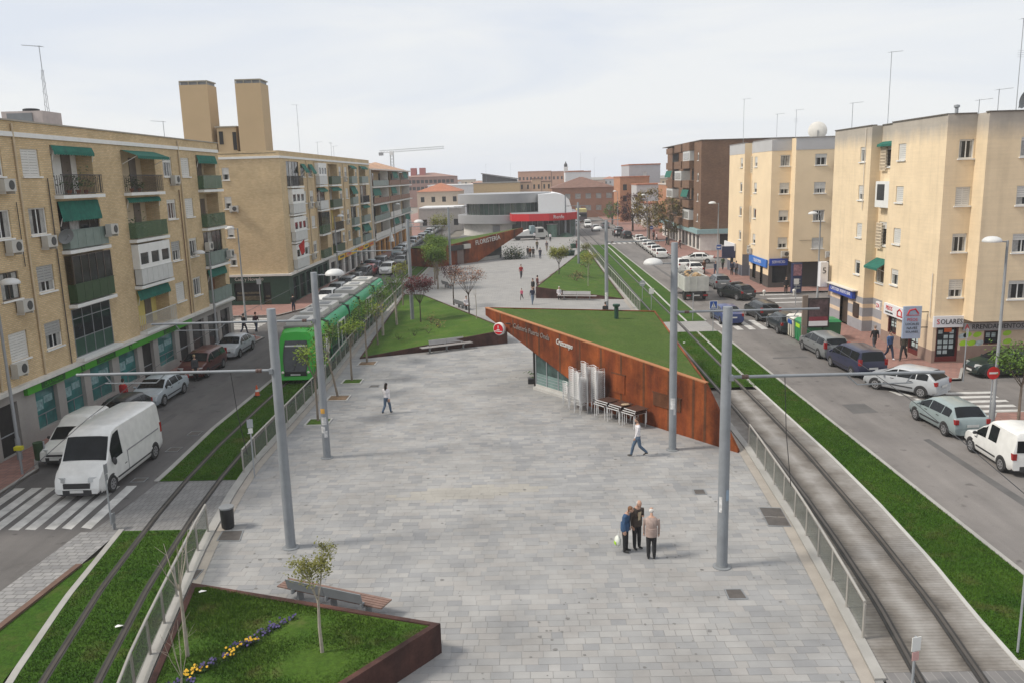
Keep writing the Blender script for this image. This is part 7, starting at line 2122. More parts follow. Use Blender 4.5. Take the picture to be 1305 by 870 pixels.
for i, (a, b) in enumerate(secs):
 car_ = tram_shell(a, b, 'cab' if i == 0 else 'car_section', TG if i == 0 else TG2, nose=(i == 0))
 # side glazing band, doors
 for s_ in (1, -1):
  ya = a + (1.75 if i == 0 else 0.1); yb = b - 0.1
  k = max(2, int((yb - ya) / 1.25))
  for j in range(k):
   c, d = ya + (yb - ya) * j / k + 0.03, ya + (yb - ya) * (j + 1) / k - 0.03
   zt = 2.55; zb = 0.75 if (j + i) % 3 else 0.95
   q = MB(); o = (HWID + 0.008) * s_
   q.add([(cx_(c) + o, c, zb), (cx_(d) + o, d, zb), (cx_(d) + o, d, zt), (cx_(c) + o, c, zt)], [(0, 1, 2, 3)]); q.build('side_window', TGLS, car_)
  # double door with white surround
  if i in (1, 3) or i == 0:
   dy = (a + b) / 2 + (0.75 if i == 0 else 0.3)
   for dd_ in (-1.2, 0.0, 1.2) if i else (-0.1, 0.85):
    q = MB(); o = (HWID + 0.03) * s_; c = dy + dd_
    q.hexa([(cx_(c) + o - 0.02, c - 0.05, 0.5), (cx_(c) + o + 0.01, c - 0.05, 0.5), (cx_(c) + o + 0.01, c + 0.05, 0.5), (cx_(c) + o - 0.02, c + 0.05, 0.5), (cx_(c) + o - 0.02, c - 0.05, 2.6), (cx_(c) + o + 0.01, c - 0.05, 2.6), (cx_(c) + o + 0.01, c + 0.05, 2.6), (cx_(c) + o - 0.02, c + 0.05, 2.6)]); q.build('door_frame', WHITE, car_)
   if i:
    q = MB(); c, d = dy - 1.25, dy + 1.25
    q.hexa([(cx_(c) + o - 0.02, c, 2.5), (cx_(c) + o + 0.012, c, 2.5), (cx_(d) + o + 0.012, d, 2.5), (cx_(d) + o - 0.02, d, 2.5), (cx_(c) + o - 0.02, c, 2.62), (cx_(c) + o + 0.012, c, 2.62), (cx_(d) + o + 0.012, d, 2.62), (cx_(d) + o - 0.02, d, 2.62)]); q.build('door_lintel', WHITE, car_)
 # grey roof deck with its boxes
 q = MB(); ya = a + (1.6 if i == 0 else 0.1)
 q.hexa([(cx_(ya) - 0.98, ya, 3.1), (cx_(ya) + 0.78, ya, 3.1), (cx_(b) + 0.78, b - 0.1, 3.1), (cx_(b) - 0.98, b - 0.1, 3.1), (cx_(ya) - 0.98, ya, 3.3), (cx_(ya) + 0.78, ya, 3.3), (cx_(b) + 0.78, b - 0.1, 3.3), (cx_(b) - 0.98, b - 0.1, 3.3)]); q.build('roof_deck', TROOF, car_)
 for j in range(2 if b - a > 5 else 1):
  y_ = ya + 0.35 + j * (b - ya) * 0.5; l_ = min(2.2, (b - ya) * (0.42 if b - a > 5 else 0.75)); c = cx_(y_)
  q = MB(); q.box(c - 0.9, c + 0.62, y_, y_ + l_, 3.302, 3.6); bx_ = q.build('roof_box', TBOX, car_)
  q = MB(); q.box(c - 0.5, c + 0.25, y_ + l_ * 0.25, y_ + l_ * 0.7, 3.6, 3.64); q.build('vent_grille', GREYM, bx_)
  q = MB(); q.box(c - 0.85, c + 0.55, y_ + l_ * 0.05, y_ + l_ * 0.08, 3.6, 3.66); q.box(c - 0.85, c + 0.55, y_ + l_ * 0.9, y_ + l_ * 0.93, 3.6, 3.66); q.build('strap', WHITE, bx_)
 if i < 4:
  q = MB(); n0, n1 = b, secs[i + 1][0]
  for j in range(4):
   y_ = n0 + (n1 - n0) * (j + 0.5) / 4; c = cx_(y_); w_ = 1.13 if j % 2 else 1.18
   q.box(c - w_, c + w_, y_ - 0.06, y_ + 0.06, 0.4, 3.1 if j % 2 else 3.16)
  q.build('bellows', BELL, tram)
# white flashes near each end of the car row
for (a, b, z0, z1) in ((52.15, 52.75, 1.1, 2.7), (52.9, 53.1, 1.1, 2.7), (73.5, 74.8, 2.2, 3.0), (75.2, 75.9, 2.2, 3.0)):
 q = MB(); q.add([(cx_(a) + HWID + 0.014, a, z0), (cx_(b) + HWID + 0.014, b, z0), (cx_(b) + HWID - (0.1 if z1 > 2.9 else 0) + 0.02, b, z1), (cx_(a) + HWID - (0.1 if z1 > 2.9 else 0) + 0.02, a, z1)], [(0, 1, 2, 3)]); q.build('white_flash', WHITE, tram)
# cab front: big windscreen, dark bumper panel, lamps, wiper
def nose_pt(a, z):
 f = 1.0; yy = 49.0 + max(0, z - 0.9) * 0.34; return (cx_(49) + a, yy - 0.018, z)
q = MB(); vs = []
for j in range(9):
 z = 0.82 + (2.62 - 0.82) * j / 8; hw = 0.60 + 0.10 * math.sin(PI * min(1, (z - 0.82) / 1.8))
 for fx in (-1, -0.5, 0, 0.5, 1): vs.append(nose_pt(hw * fx, z))
q.add(vs, [(j * 5 + k2, j * 5 + k2 + 1, (j + 1) * 5 + k2 + 1, (j + 1) * 5 + k2) for j in range(8) for k2 in range(4)]); wsn = q.build('windscreen', mat('tram_windscreen', (0.03, 0.035, 0.04), 0.08, 0.5, 1.2, spec=0.45), tram)
q = MB()
for sd_ in (-1, 1):
 for j in range(8):
  z0, z1_ = 0.82 + 0.225 * j, 0.82 + 0.225 * (j + 1); h0, h1 = 0.60 + 0.10 * math.sin(PI * min(1, (z0 - 0.82) / 1.8)), 0.60 + 0.10 * math.sin(PI * min(1, (z1_ - 0.82) / 1.8))
  A_, B_, C_, D_ = nose_pt(h0 * sd_, z0), nose_pt((h0 + 0.07) * sd_, z0), nose_pt((h1 + 0.07) * sd_, z1_), nose_pt(h1 * sd_, z1_); q.add([A_, B_, C_, D_], [(0, 1, 2, 3)])
q.build('windscreen_surround', BLACK, wsn)
q = MB(); q.add([nose_pt(-0.72, 0.55), nose_pt(0.72, 0.55), nose_pt(0.64, 0.83), nose_pt(-0.64, 0.83)], [(0, 1, 2, 3)]); lowp = q.build('lower_panel', BLACK, tram)
for s_ in (-1, 1):
 q = MB(); q.ell((cx_(49) + 0.78 * s_, 49.0, 0.78), 0.09, 0.05, 0.09, 10, 6); q.build('headlight', mat('lit_headlamp', (0.8, 0.78, 0.66), 0.2), tram)
q = MB(); q.bx(Fr(cx_(49), 48.96, 0, -1), -0.3, 0.3, 0.6, 0.68, 0.0, 0.02); q.build('coupler_cover', WPANEL, lowp)
q = MB(); q.add([nose_pt(-0.66, 2.28), nose_pt(0.66, 2.28), nose_pt(0.66, 2.36), nose_pt(-0.66, 2.36)], [(0, 1, 2, 3)]); q.v = [(a, b - 0.012, c) for a, b, c in q.v]; q.build('destination_band', WPANEL, wsn)
q = MB(); q.tube([nose_pt(-0.1, 0.9), nose_pt(0.25, 1.75)], 0.015, 5); q.build('wiper', BLACK, wsn)
for sd_ in (-1, 1):
 q = MB(); o = (HWID + 0.012) * sd_; q.add([(cx_(50) + o, 50.75, 1.2), (cx_(51) + o, 51.9, 1.2), (cx_(51) + o, 51.9, 2.5), (cx_(50) + o, 51.1, 2.5)], [(0, 1, 2, 3)]); q.build('cab_side_window', TGLS, tram)
q = MB()
for a, b in secs:
 for y_ in ((a + b) / 2 - 0.9, (a + b) / 2 + 0.9):
  for s_ in (-0.72, 0.72): q.lathe([(0.3, -0.06), (0.3, 0.06)], (cx_(y_) + s_, y_, 0.34), 14, 'x')
q.build('wheels', TRIM, tram)
# ================================================================== STREET FURNITURE
STEELP = mat('galvanised_mast', (0.235, 0.252, 0.272), 0.55, 0.14, 1.5, metal=0.15)
RAILS_ = mat('railing_steel', (0.42, 0.40, 0.37), 0.4, 0.1, metal=0.4)
PGLASS = clear_mat('railing_glass', (0.42, 0.45, 0.42), 0.15, 0.12)
SCREENW = mat('lamp_dome_white', (0.58, 0.58, 0.57), 0.5, 0.06)


def dome(q, c, r):
 q.lathe([(0.001, -0.02), (r * 0.96, -0.02), (r, 0.02), (r * 0.93, r * 0.22), (r * 0.72, r * 0.42), (r * 0.4, r * 0.54), (0.001, r * 0.58)], c, 18)


def mast(x, y, h, label, arms=(), lamp=None, collar=True, r=0.15):
 t = thing('catenary_mast', label, 'mast', (x, y, 0), 0, 'catenary masts along the tram tracks')
 q = MB(); q.lathe([(r * 1.12, 0), (r * 1.1, h * 0.45), (r * 0.95, h), (r * 0.9, h + 0.02), (0.001, h + 0.03)], (0, 0, 0), 16); q.build('shaft', STEELP, t, 40)
 q = MB(); q.lathe([(r * 1.9, -0.0), (r * 1.9, 0.03), (r * 1.25, 0.05), (r * 1.2, 0.1)], (0, 0, 0), 16); q.build('foot', GREYM, t, 40)
 for (z, x1) in arms:
  sgn = 1 if x1 > 0 else -1
  q = MB(); q.tube([(sgn * r * 0.7, 0, z), (x1, 0, z)], 0.05, 8); a = q.build('arm', STEELP, t, 60)
  q = MB(); q.box(sgn * r * 0.8 - 0.06, sgn * r * 0.8 + 0.06, -0.18, 0.18, z - 0.08, z + 0.08); q.build('clamp', STEELP, a)
  q = MB(); xm = x1 * 0.55; q.tube([(xm, 0, z), (xm + sgn * 0.35, 0, z - 0.32), (x1 * 0.86, 0, z - 0.3)], 0.02, 6); q.tube([(x1 * 0.86, 0, z), (x1 * 0.86 - sgn * 0.2, 0, z - 0.3)], 0.018, 6); q.build('registration_arm', STEELP, a)
  q = MB(); q.lathe([(0.06, -0.1), (0.075, -0.05), (0.06, 0), (0.075, 0.05), (0.06, 0.1)], (sgn * 0.55, 0, z), 10, 'x'); q.build('insulator', mat('brown_insulator', (0.09, 0.05, 0.04), 0.3), a)
 for (z, x1) in (lamp or []):
  sgn = 1 if x1 > 0 else -1
  q = MB(); q.tube([(sgn * r * 0.7, 0, z), (x1, 0, z)], 0.025, 8); la = q.build('lamp_arm', STEELP, t)
  q = MB(); dome(q, (x1 + sgn * 0.15, 0, z), 0.42); q.build('lamp_dome', SCREENW, la, 50)
 return t


mL1 = mast(-8.12, 26.0, 8.1, 'nearest left mast beside the planted corner bed', [(6.13, -6.5)])
mL2 = mast(-9.03, 35.2, 8.25, 'left mast with posters, in front of the tram', [(6.2, -7.2)], [(8.15, 0.75)])
mL3 = mast(-9.85, 70.6, 8.75, 'left mast standing in the lawn beside the tram middle', [(6.2, -6.2)], [(8.5, 0.8)])
mL4 = mast(-9.6, 106.3, 8.5, 'left mast by the florist pavilion', [(6.2, -6.0)])
mR1 = mast(5.87, 24.0, 8.12, 'nearest right mast, tallest in the picture, by the three elders', [(6.05, 6.4)])
mR2 = mast(6.32, 35.25, 9.1, 'right mast with a dome lamp in front of the rusty wall', [(6.15, 6.2)], [(8.25, -0.75)])
mR3 = mast(7.29, 74.6, 8.0, 'right mast with a poster band behind the turf roof', [(6.1, 5.2)], [(7.3, -0.6)])
mR4 = mast(7.22, 112.0, 8.5, 'right mast in the lawn beside the far flower tubs', [(6.1, 5.6)])
mR5 = mast(8.31, 168.4, 8.1, 'far right mast on a dark plinth by the station', [(6.1, 4.8)])
mast(-12.3, 183, 8.3, 'far mast left of the glazed station drum', [(6.1, -3)])
q = MB(); q.lathe([(1.9, 0), (0.5, 0.8), (0.001, 0.82)], (0, 0, 0), 4); q.build('plinth', AWND, mR5)
# peeling posters glued on two masts
def sticker(parent, z, ang, w_, h, m, rr=0.172):
 q = MB(); k = 4; v = []
 for i in range(k + 1):
  a = ang + (i / k - 0.5) * w_ / rr
  v += [(rr * math.cos(a), rr * math.sin(a), z - h / 2), (rr * math.cos(a), rr * math.sin(a), z + h / 2)]
 q.add(v, [(2 * i, 2 * i + 2, 2 * i + 3, 2 * i + 1) for i in range(k)]); q.build('poster', m, parent)
PAPER = mat('torn_paper', (0.55, 0.55, 0.55), 0.8, 0.3, 9); PAPO = mat('orange_poster', (0.6, 0.32, 0.06), 0.8, 0.2)
sticker(mL2, 2.2, -1.7, 0.2, 0.22, PAPO); sticker(mL2, 1.75, -1.5, 0.22, 0.35, PAPER); sticker(mL2, 1.35, -1.9, 0.2, 0.3, PAPER); sticker(mL2, 1.15, -1.2, 0.15, 0.3, PAPER)
sticker(mR2, 2.15, -1.75, 0.22, 0.5, PAPER); sticker(mR2, 1.8, -1.3, 0.1, 0.3, PAPER); sticker(mR1, 2.1, -2.3, 0.1, 0.5, PAPER); sticker(mR1, 2.4, -1.0, 0.12, 0.35, mat('blue_sticker', (0.25, 0.33, 0.42), 0.7)); sticker(mR3, 1.2, -1.7, 0.26, 0.8, PAPER)
# contact wires
for nm, f, y0, y1, lb in (('contact_wire', lambda y: cx_(y), 14, 168, 'thin contact wire over the left tracks'), ('contact_wire', lambda y: (R_RAIL_O(y) + R_RAIL_I(y)) / 2, 14, 168, 'thin contact wire over the right tracks')):
 q = MB(); q.tube([(f(y), y, 5.78) for y in np.arange(y0, y1, 4.0)], 0.012, 4); q.build(nm, BLACK, None, None, lb, 'wire', 'contact wires')
for (m_, x, z0, z1, lb) in ((mR1, 7.6, 2.6, 6.0, 'thin drop cable hanging from the nearest right arm'), (mL1, -9.6, 3.3, 6.1, 'thin drop cable hanging from the nearest left arm')):
 q = MB(); q.tube([(x, m_.location.y, z1), (x + 0.1, m_.location.y, (z0 + z1) / 2), (x + 0.3, m_.location.y, z0)], 0.012, 5); q.build('drop_cable', BLACK, None, None, lb, 'cable')


def street_lamp(x, y, h, side, label, z=0.1):
 t = thing('street_lamp', label, 'street lamp', (x, y, z), 0, 'street lamps with white domes')
 q = MB(); q.lathe([(0.11, 0), (0.11, 1.0), (0.075, 1.05), (0.055, h), (0.001, h + 0.02)], (0, 0, 0), 12); q.build('post', mat('lamp_post_grey', (0.24, 0.25, 0.26), 0.5, 0.1), t, 50)
 q = MB(); q.tube([(0, 0, h - 0.05), (side * 0.5, 0, h - 0.02)], 0.03, 8); q.build('arm', GREYM, t)
 q = MB(); dome(q, (side * 0.7, 0, h - 0.02), 0.42); q.build('lamp_dome', SCREENW, t, 50)
 return t
street_lamp(-23.1, 35.6, 8.0, 1, 'street lamp in front of the nearest brick block, left picture edge'); street_lamp(-22.6, 59.2, 7.2, -1, 'street lamp at the far end of the nearest brick block')
street_lamp(-25.0, 72.6, 8.2, -1, 'street lamp at the corner of the dark green shop'); street_lamp(21.75, 37.85, 8.5, -1, 'street lamp by the no entry sign at the right edge')
street_lamp(26.4, 75.0, 8.0, -1, 'street lamp between the two cream blocks'); street_lamp(21.5, 93.1, 8.5, -1, 'street lamp in front of the second cream block')
street_lamp(22.0, 150, 8.2, -1, 'street lamp by the brown block trees'); street_lamp(21.2, 190, 8.2, -1, 'far street lamp before the orange brick house'); street_lamp(-21.9, 141, 8, 1, 'street lamp at the far left kerb past the second crossing'); street_lamp(-22.2, 98, 8, 1, 'street lamp by the yellow signs')


def railing_run(label, f, y0, y1, step=1.55, z=0.05, kind='railing', h=1.0, flare=0.0):
 t = thing(kind, label, 'railing', (f(y0), y0, 0), baked=True, group='glazed railings along the tracks')
 ys = list(np.arange(y0, y1 + 0.01, step))
 up = lambda y: h
 for y in ys:
  x = f(y); q = MB(); q.box(x - 0.02, x + 0.02, y - 0.045, y + 0.045, z, z + h - 0.04); q.build('post', RAILS_, t)
 for a, b in zip(ys, ys[1:]):
  xa, xb = f(a), f(b); q = MB()
  q.hexa([(xa - 0.006, a + 0.06, z + 0.13), (xa + 0.006, a + 0.06, z + 0.13), (xb + 0.006, b - 0.06, z + 0.13), (xb - 0.006, b - 0.06, z + 0.13), (xa - 0.006, a + 0.06, z + h - 0.14), (xa + 0.006, a + 0.06, z + h - 0.14), (xb + 0.006, b - 0.06, z + h - 0.14), (xb - 0.006, b - 0.06, z + h - 0.14)]); q.build('glass_panel', PGLASS, t)
 q = MB(); q.tube([(f(y), y, z + h) for y in ys], 0.042, 8); q.build('handrail', RAILS_, t, 60)
 return t
fR = lambda y: R_BED_I(y) - 0.02
fL = lambda y: L_FENCE(y) + 0.05
railing_run('steel and glass railing along the concrete right track, nearest', fR, 19.8, 35.4, 1.56)
railing_run('long railing along the right track behind the turf roof', fR, 72.5, 141, 1.9)
railing_run('near left railing beside the planted corner bed', fL, 13.4, 27.6, 1.55)
railing_run('left railing between the square tree pits and the track lawn', fL, 33.4, 96.4, 1.8)

# benches: slatted seat wider than its backrest
def bench(x, y, rz, L_, back, label, backm, seatm):
 t = thing('bench', label, 'bench', (x, y, 0), rz, 'long slatted benches')
 for j in range(5):
  q = MB(); q.box(-L_ / 2, L_ / 2, -0.28 + j * 0.115, -0.28 + j * 0.115 + 0.09, 0.42, 0.455); q.build('slat', seatm, t)
 a, b = back
 n_ = max(1, round((b - a) / 1.3))
 for j in range(n_):
  c, d = a + (b - a) * j / n_ + 0.01, a + (b - a) * (j + 1) / n_ - 0.01
  q = MB(); q.hexa([(c, -0.36, 0.50), (d, -0.36, 0.50), (d, -0.33, 0.50), (c, -0.33, 0.50), (c, -0.45, 0.83), (d, -0.45, 0.83), (d, -0.42, 0.83), (c, -0.42, 0.83)]); q.build('backrest', backm, t)
 for xx in (-L_ * 0.33, 0, L_ * 0.33):
  q = MB(); q.box(xx - 0.03, xx + 0.03, -0.12, 0.1, 0, 0.36); q.box(xx - 0.03, xx + 0.03, -0.26, 0.26, 0.36, 0.42); q.box(xx - 0.03, xx + 0.03, -0.38, -0.22, 0.36, 0.5); q.build('leg', GREYM, t)
 return t
WOODR = mat('brown_bench_slat', (0.19, 0.115, 0.09), 0.6, 0.2, 3.0); GBACK = mat('grey_bench_back', (0.22, 0.235, 0.245), 0.5, 0.1); LBACK = mat('light_steel_back', (0.38, 0.37, 0.365), 0.4, 0.1, metal=0.2)
aB = math.atan2(21.9 - 23.35, -4.2 + 7.6)
bench(-5.75, 21.98, aB, 3.6, (-1.35, 1.25), 'brown slatted bench with a grey back behind the near flower bed', GBACK, WOODR)
bench(-5.75, 58.0, math.atan2(1.75, 3.4) + PI, 3.9, (-1.5, 1.2), 'steel backed bench against the dark wall of the left lawn', LBACK, mat('grey_bench_slat', (0.30, 0.28, 0.27), 0.6, 0.1))
bench(5.0, 81.0, math.atan2(-1.2, 4.6) + PI, 3.9, (-1.3, 1.5), 'steel backed bench against the wall of the right lawn', LBACK, mat('grey_bench_slat', (0.30, 0.28, 0.27), 0.6, 0.1))
bench(-6.0, 77.4, math.atan2(-3, 1.5) , 2.6, (-1.2, 1.2), 'dark bench at the top edge of the left lawn, with a person in white', GREYM, WOODR)
bench(-8.7, 92.6, math.atan2(-3, 1.5), 2.4, (-1.1, 1.1), 'dark bench further along the left lawn edge', GREYM, WOODR)
bench(2.1, 93.5, math.atan2(9, 2.2), 3.4, (-1.5, 1.5), 'dark bench along the sloping edge of the right lawn', GREYM, WOODR)
bench(3.5, 100.5, math.atan2(9, 2.2), 3.2, (-1.4, 1.4), 'second dark bench along the edge of the right lawn', GREYM, WOODR)

# litter bin, bollards, signs
t = thing('litter_bin', 'black round litter bin at the left crossing', 'litter bin', (-10.86, 27.75, 0.01))
q = MB(); q.lathe([(0.19, 0), (0.22, 0.05), (0.24, 0.74), (0.20, 0.74), (0.18, 0.12), (0.001, 0.12)], (0, 0, 0), 18); q.build('body', mat('bin_black', (0.022, 0.023, 0.025), 0.5), t, 40)
q = MB(); q.lathe([(0.235, 0.73), (0.265, 0.75), (0.265, 0.80), (0.225, 0.80)], (0, 0, 0), 18); q.build('rim', GREYM, t, 40)


def post_sign(x, y, h, label, shape, facing, colors, z=0.03, name='traffic_sign', txt=None):
 """facing: direction the plate looks at, degrees, 0 = towards us"""
 t = thing(name, label, 'sign', (x, y, z), R(facing))
 q = MB(); q.tube([(0, 0, 0), (0, 0, h)], 0.03, 8); q.build('post', GALV, t)
 FI = Fr(0, 0, 0, -1)
 if shape == 'disc':
  q = MB(); q.lathe([(0.001, -0.045), (0.3, -0.045), (0.3, -0.03), (0.001, -0.03)], (0, 0, h - 0.28), 20, 'y'); p = q.build('plate', colors[0], t)
  q = MB(); q.bx(FI, -0.21, 0.21, h - 0.325, h - 0.235, 0.046, 0.05); q.build('bar', colors[1], p)
 elif shape == 'square':
  q = MB(); q.bx(FI, -0.3, 0.3, h - 0.62, h, 0.03, 0.045); p = q.build('plate', colors[1], t)
  q = MB(); q.bx(FI, -0.265, 0.265, h - 0.585, h - 0.035, 0.045, 0.049); q.build('field', colors[0], p)
  if txt == 'ped':
   q = MB(); q.add([FI(-0.17, h - 0.52, 0.052), FI(0.17, h - 0.52, 0.052), FI(0, h - 0.1, 0.052)], [(0, 1, 2)]); q.build('triangle', colors[1], p)
   q = MB(); q.bx(FI, -0.02, 0.03, h - 0.36, h - 0.24, 0.053, 0.055); q.ell(FI(0.005, h - 0.2, 0.054), 0.03, 0.004, 0.03, 8, 4)
   q.hexa([FI(-0.08, h - 0.5, 0.055), FI(-0.05, h - 0.5, 0.055), FI(-0.05, h - 0.5, 0.053), FI(-0.08, h - 0.5, 0.053), FI(-0.01, h - 0.36, 0.055), FI(0.02, h - 0.36, 0.055), FI(0.02, h - 0.36, 0.053), FI(-0.01, h - 0.36, 0.053)])
   q.hexa([FI(0.05, h - 0.5, 0.055), FI(0.08, h - 0.5, 0.055), FI(0.08, h - 0.5, 0.053), FI(0.05, h - 0.5, 0.053), FI(-0.0, h - 0.36, 0.055), FI(0.03, h - 0.36, 0.055), FI(0.03, h - 0.36, 0.053), FI(-0.0, h - 0.36, 0.053)]); q.build('walker', BLKT, p)
  elif txt == 'bus':
   q = MB(); q.bx(FI, -0.18, 0.18, h - 0.42, h - 0.2, 0.05, 0.053); q.build('bus_symbol', colors[1], p)
   q = MB(); q.bx(FI, -0.15, 0.15, h - 0.3, h - 0.23, 0.0535, 0.055); q.build('window_band', colors[0], p)
 elif shape == 'plain':
  q = MB(); q.bx(FI, -0.22, 0.22, h - 0.5, h, 0.03, 0.045); q.build('plate', colors[0], t)
 elif shape == 'small':
  q = MB(); q.bx(FI, -0.12, 0.12, h - 0.35, h, 0.03, 0.045); p = q.build('plate', colors[0], t); q = MB(); q.bx(FI, -0.09, 0.09, h - 0.6, h - 0.38, 0.03, 0.042); q.build('plate', colors[1], t)
 return t
SB = mat('sign_blue', (0.012, 0.07, 0.32), 0.4, 0.05); SR = mat('sign_no_entry_red', (0.55, 0.012, 0.012), 0.4, 0.05); SW = mat('sign_white', (0.70, 0.70, 0.68), 0.45, 0.05); SGR = mat('sign_back_grey', (0.33, 0.35, 0.37), 0.5, 0.08)
post_sign(21.49, 37.65, 2.75, 'red no entry sign beside the right street lamp', 'disc', 4, (SR, SW), 0.1)
post_sign(24.4, 45.6, 3.0, 'grey sign seen edge-on at the side street corner', 'plain', 70, (SGR,), 0.12)
post_sign(14.26, 62.8, 2.35, 'blue pedestrian crossing sign with a white triangle, behind the right masts', 'square', 0, (SB, SW), 0.03, txt='ped')
post_sign(13.74, 67.9, 2.2, 'thin grey sign post on the far side of the lawn path', 'small', 90, (SGR, SGR), 0.03)
post_sign(11.24, 74.0, 1.9, 'white square tram signal sign on the right track lawn', 'plain', 0, (SW,), 0.03)
t = post_sign(11.25, 79.8, 1.9, 'round grey tram sign on the right track lawn', 'disc', 0, (SGR, SW), 0.03)
post_sign(21.5, 92.6, 4.0, 'blue and white bus stop sign near the second cream block', 'square', 0, (SB, SW), 0.12, txt='bus')
post_sign(24.0, 73.6, 2.4, 'white plate on a thin post between the cream blocks', 'plain', 0, (SW,), 0.12)
post_sign(-25.6, 79.0, 3.0, 'grey backed sign in front of the dark green corner shop', 'plain', 0, (SGR,), 0.12)
post_sign(-11.55, 32.9, 2.5, 'grey sign with small plates where the left railing starts', 'small', 20, (SGR, SW), 0.03)
post_sign(-15.3, 28.2, 2.3, 'thin grey signal post on the near left crossing', 'small', 90, (GREYM, GREYM), 0.03)
post_sign(-15.02, 27.8, 0.6, 'short dark stub post at the end of the setts', 'small', 90, (GREYM, GREYM), 0.03)
t = post_sign(12.02, 18.95, 2.45, 'grey tram sign post with a white plate edge at the right', 'small', 80, (SW, SW), 0.09)
t = post_sign(8.9, 17.8, 1.25, 'small white and red plate on a post at the near right crossing', 'small', 15, (SW, mat('pink_plate', (0.6, 0.35, 0.33), 0.5)), 0.01)
t = post_sign(22.0, 145, 3.0, 'blue round sign on the taxi rank pavement', 'disc', 0, (SB, SW), 0.12)
# parking meter like yellow box and bin by the shop
t = thing('post_box', 'small yellow box on a grey post before the green shop', 'box', (-21.8, 33.6, 0.12))
q = MB(); q.tube([(0, 0, 0), (0, 0, 1.1)], 0.05, 8); q.build('post', GALV, t); q = MB(); q.box(-0.16, 0.16, -0.1, 0.12, 1.08, 1.24); q.build('box', mat('box_yellow', (0.55, 0.50, 0.02), 0.5), t)
t = thing('litter_bin', 'dark litter bin on the pavement by the yellow box', 'litter bin', (-21.75, 34.9, 0.12)); q = MB(); q.lathe([(0.17, 0.2), (0.2, 0.22), (0.22, 1.0), (0.18, 1.0), (0.001, 0.9)], (0, 0, 0), 14); q.build('body', DGP, t, 40); q = MB(); q.tube([(0.25, 0, 0), (0.25, 0, 1.05)], 0.04, 6); q.build('post', GALV, t)
# poster panel (advertising column)
t = thing('advertising_panel', 'dark poster panel on a brown post by the recycling containers', 'poster panel', (19.3, 57.2, 0), baked=True)
FA = Fr(0, 57.2, 0, -1)
q = MB(); q.bx(FA, 19.15, 19.5, 0.0, 3.45, -0.12, 0.06); q.build('post', mat('brown_panel_post', (0.20, 0.16, 0.13), 0.6, 0.1), t)
q = MB(); q.bx(FA, 19.5, 21.0, 1.2, 3.25, -0.1, 0.06); fr_ = q.build('frame', BLACK, t)
q = MB(); q.bx(FA, 19.6, 20.9, 1.95, 3.15, 0.06, 0.068); q.build('poster', mat('dark_poster', (0.075, 0.05, 0.055), 0.3, 0.7, 2.5), fr_)
q = MB(); q.bx(FA, 19.6, 20.9, 1.65, 1.95, 0.06, 0.068); q.build('poster_band', mat('maroon_poster', (0.20, 0.03, 0.045), 0.4, 0.2, 3), fr_); q = MB(); q.bx(FA, 19.6, 20.9, 1.3, 1.65, 0.06, 0.068); q.build('poster_foot', WSGN, fr_)
# recycling containers
def container(x, y, w_, d, h, m, topm, label, stripe=None):
 t = thing('recycling_container', label, 'container', (x, y, 0), 0, 'recycling containers')
 q = MB(); q.hexa([(-w_ / 2, -d / 2, 0.1), (w_ / 2, -d / 2, 0.1), (w_ / 2, d / 2, 0.1), (-w_ / 2, d / 2, 0.1), (-w_ / 2 - 0.04, -d / 2 - 0.04, h), (w_ / 2 + 0.04, -d / 2 - 0.04, h), (w_ / 2 + 0.04, d / 2 + 0.04, h), (-w_ / 2 - 0.04, d / 2 + 0.04, h)]); q.build('body', m, t)
 q = MB(); q.hexa([(-w_ / 2 - 0.07, -d / 2 - 0.07, h), (w_ / 2 + 0.07, -d / 2 - 0.07, h), (w_ / 2 + 0.07, d / 2 + 0.07, h), (-w_ / 2 - 0.07, d / 2 + 0.07, h), (-w_ / 2 + 0.1, -d / 2 + 0.1, h + 0.18), (w_ / 2 - 0.1, -d / 2 + 0.1, h + 0.18), (w_ / 2 - 0.1, d / 2 - 0.1, h + 0.18), (-w_ / 2 + 0.1, d / 2 - 0.1, h + 0.18)]); q.build('lid', topm, t)
 for i in range(3):
  q = MB(); q.box(-w_ / 2 - 0.05, -w_ / 2 - 0.0, -d / 3 + i * d / 3 - 0.03, -d / 3 + i * d / 3 + 0.03, 0.15, h - 0.3); q.build('rib', BLACK if stripe is None else stripe, t)
 q = MB(); q.box(-w_ / 2 - 0.06, -w_ / 2, -d * 0.3, d * 0.3, h - 0.45, h - 0.15); q.build('slot_plate', SB if stripe is None else LIME, t)
 return t
CGRN = mat('container_green', (0.02, 0.20, 0.07), 0.5, 0.1); CWHT = mat('container_pale', (0.50, 0.48, 0.40), 0.6, 0.15)
container(20.0, 60.0, 1.5, 1.5, 1.45, CWHT, OFFWHITE, 'pale paper recycling container with a blue plate'); container(19.95, 58.2, 1.4, 1.4, 1.5, CGRN, CGRN, 'green recycling container nearest the poster panel', CGRN); container(21.5, 58.6, 1.2, 1.4, 1.4, mat('container_dark_green', (0.015, 0.12, 0.05), 0.5), CGRN, 'darker green container behind the poster panel', BLACK)
container(19.7, 61.6, 0.5, 0.6, 1.0, mat('bin_dark_green', (0.02, 0.05, 0.04), 0.6), BLACK, 'small dark bin next to the pale container', BLACK)
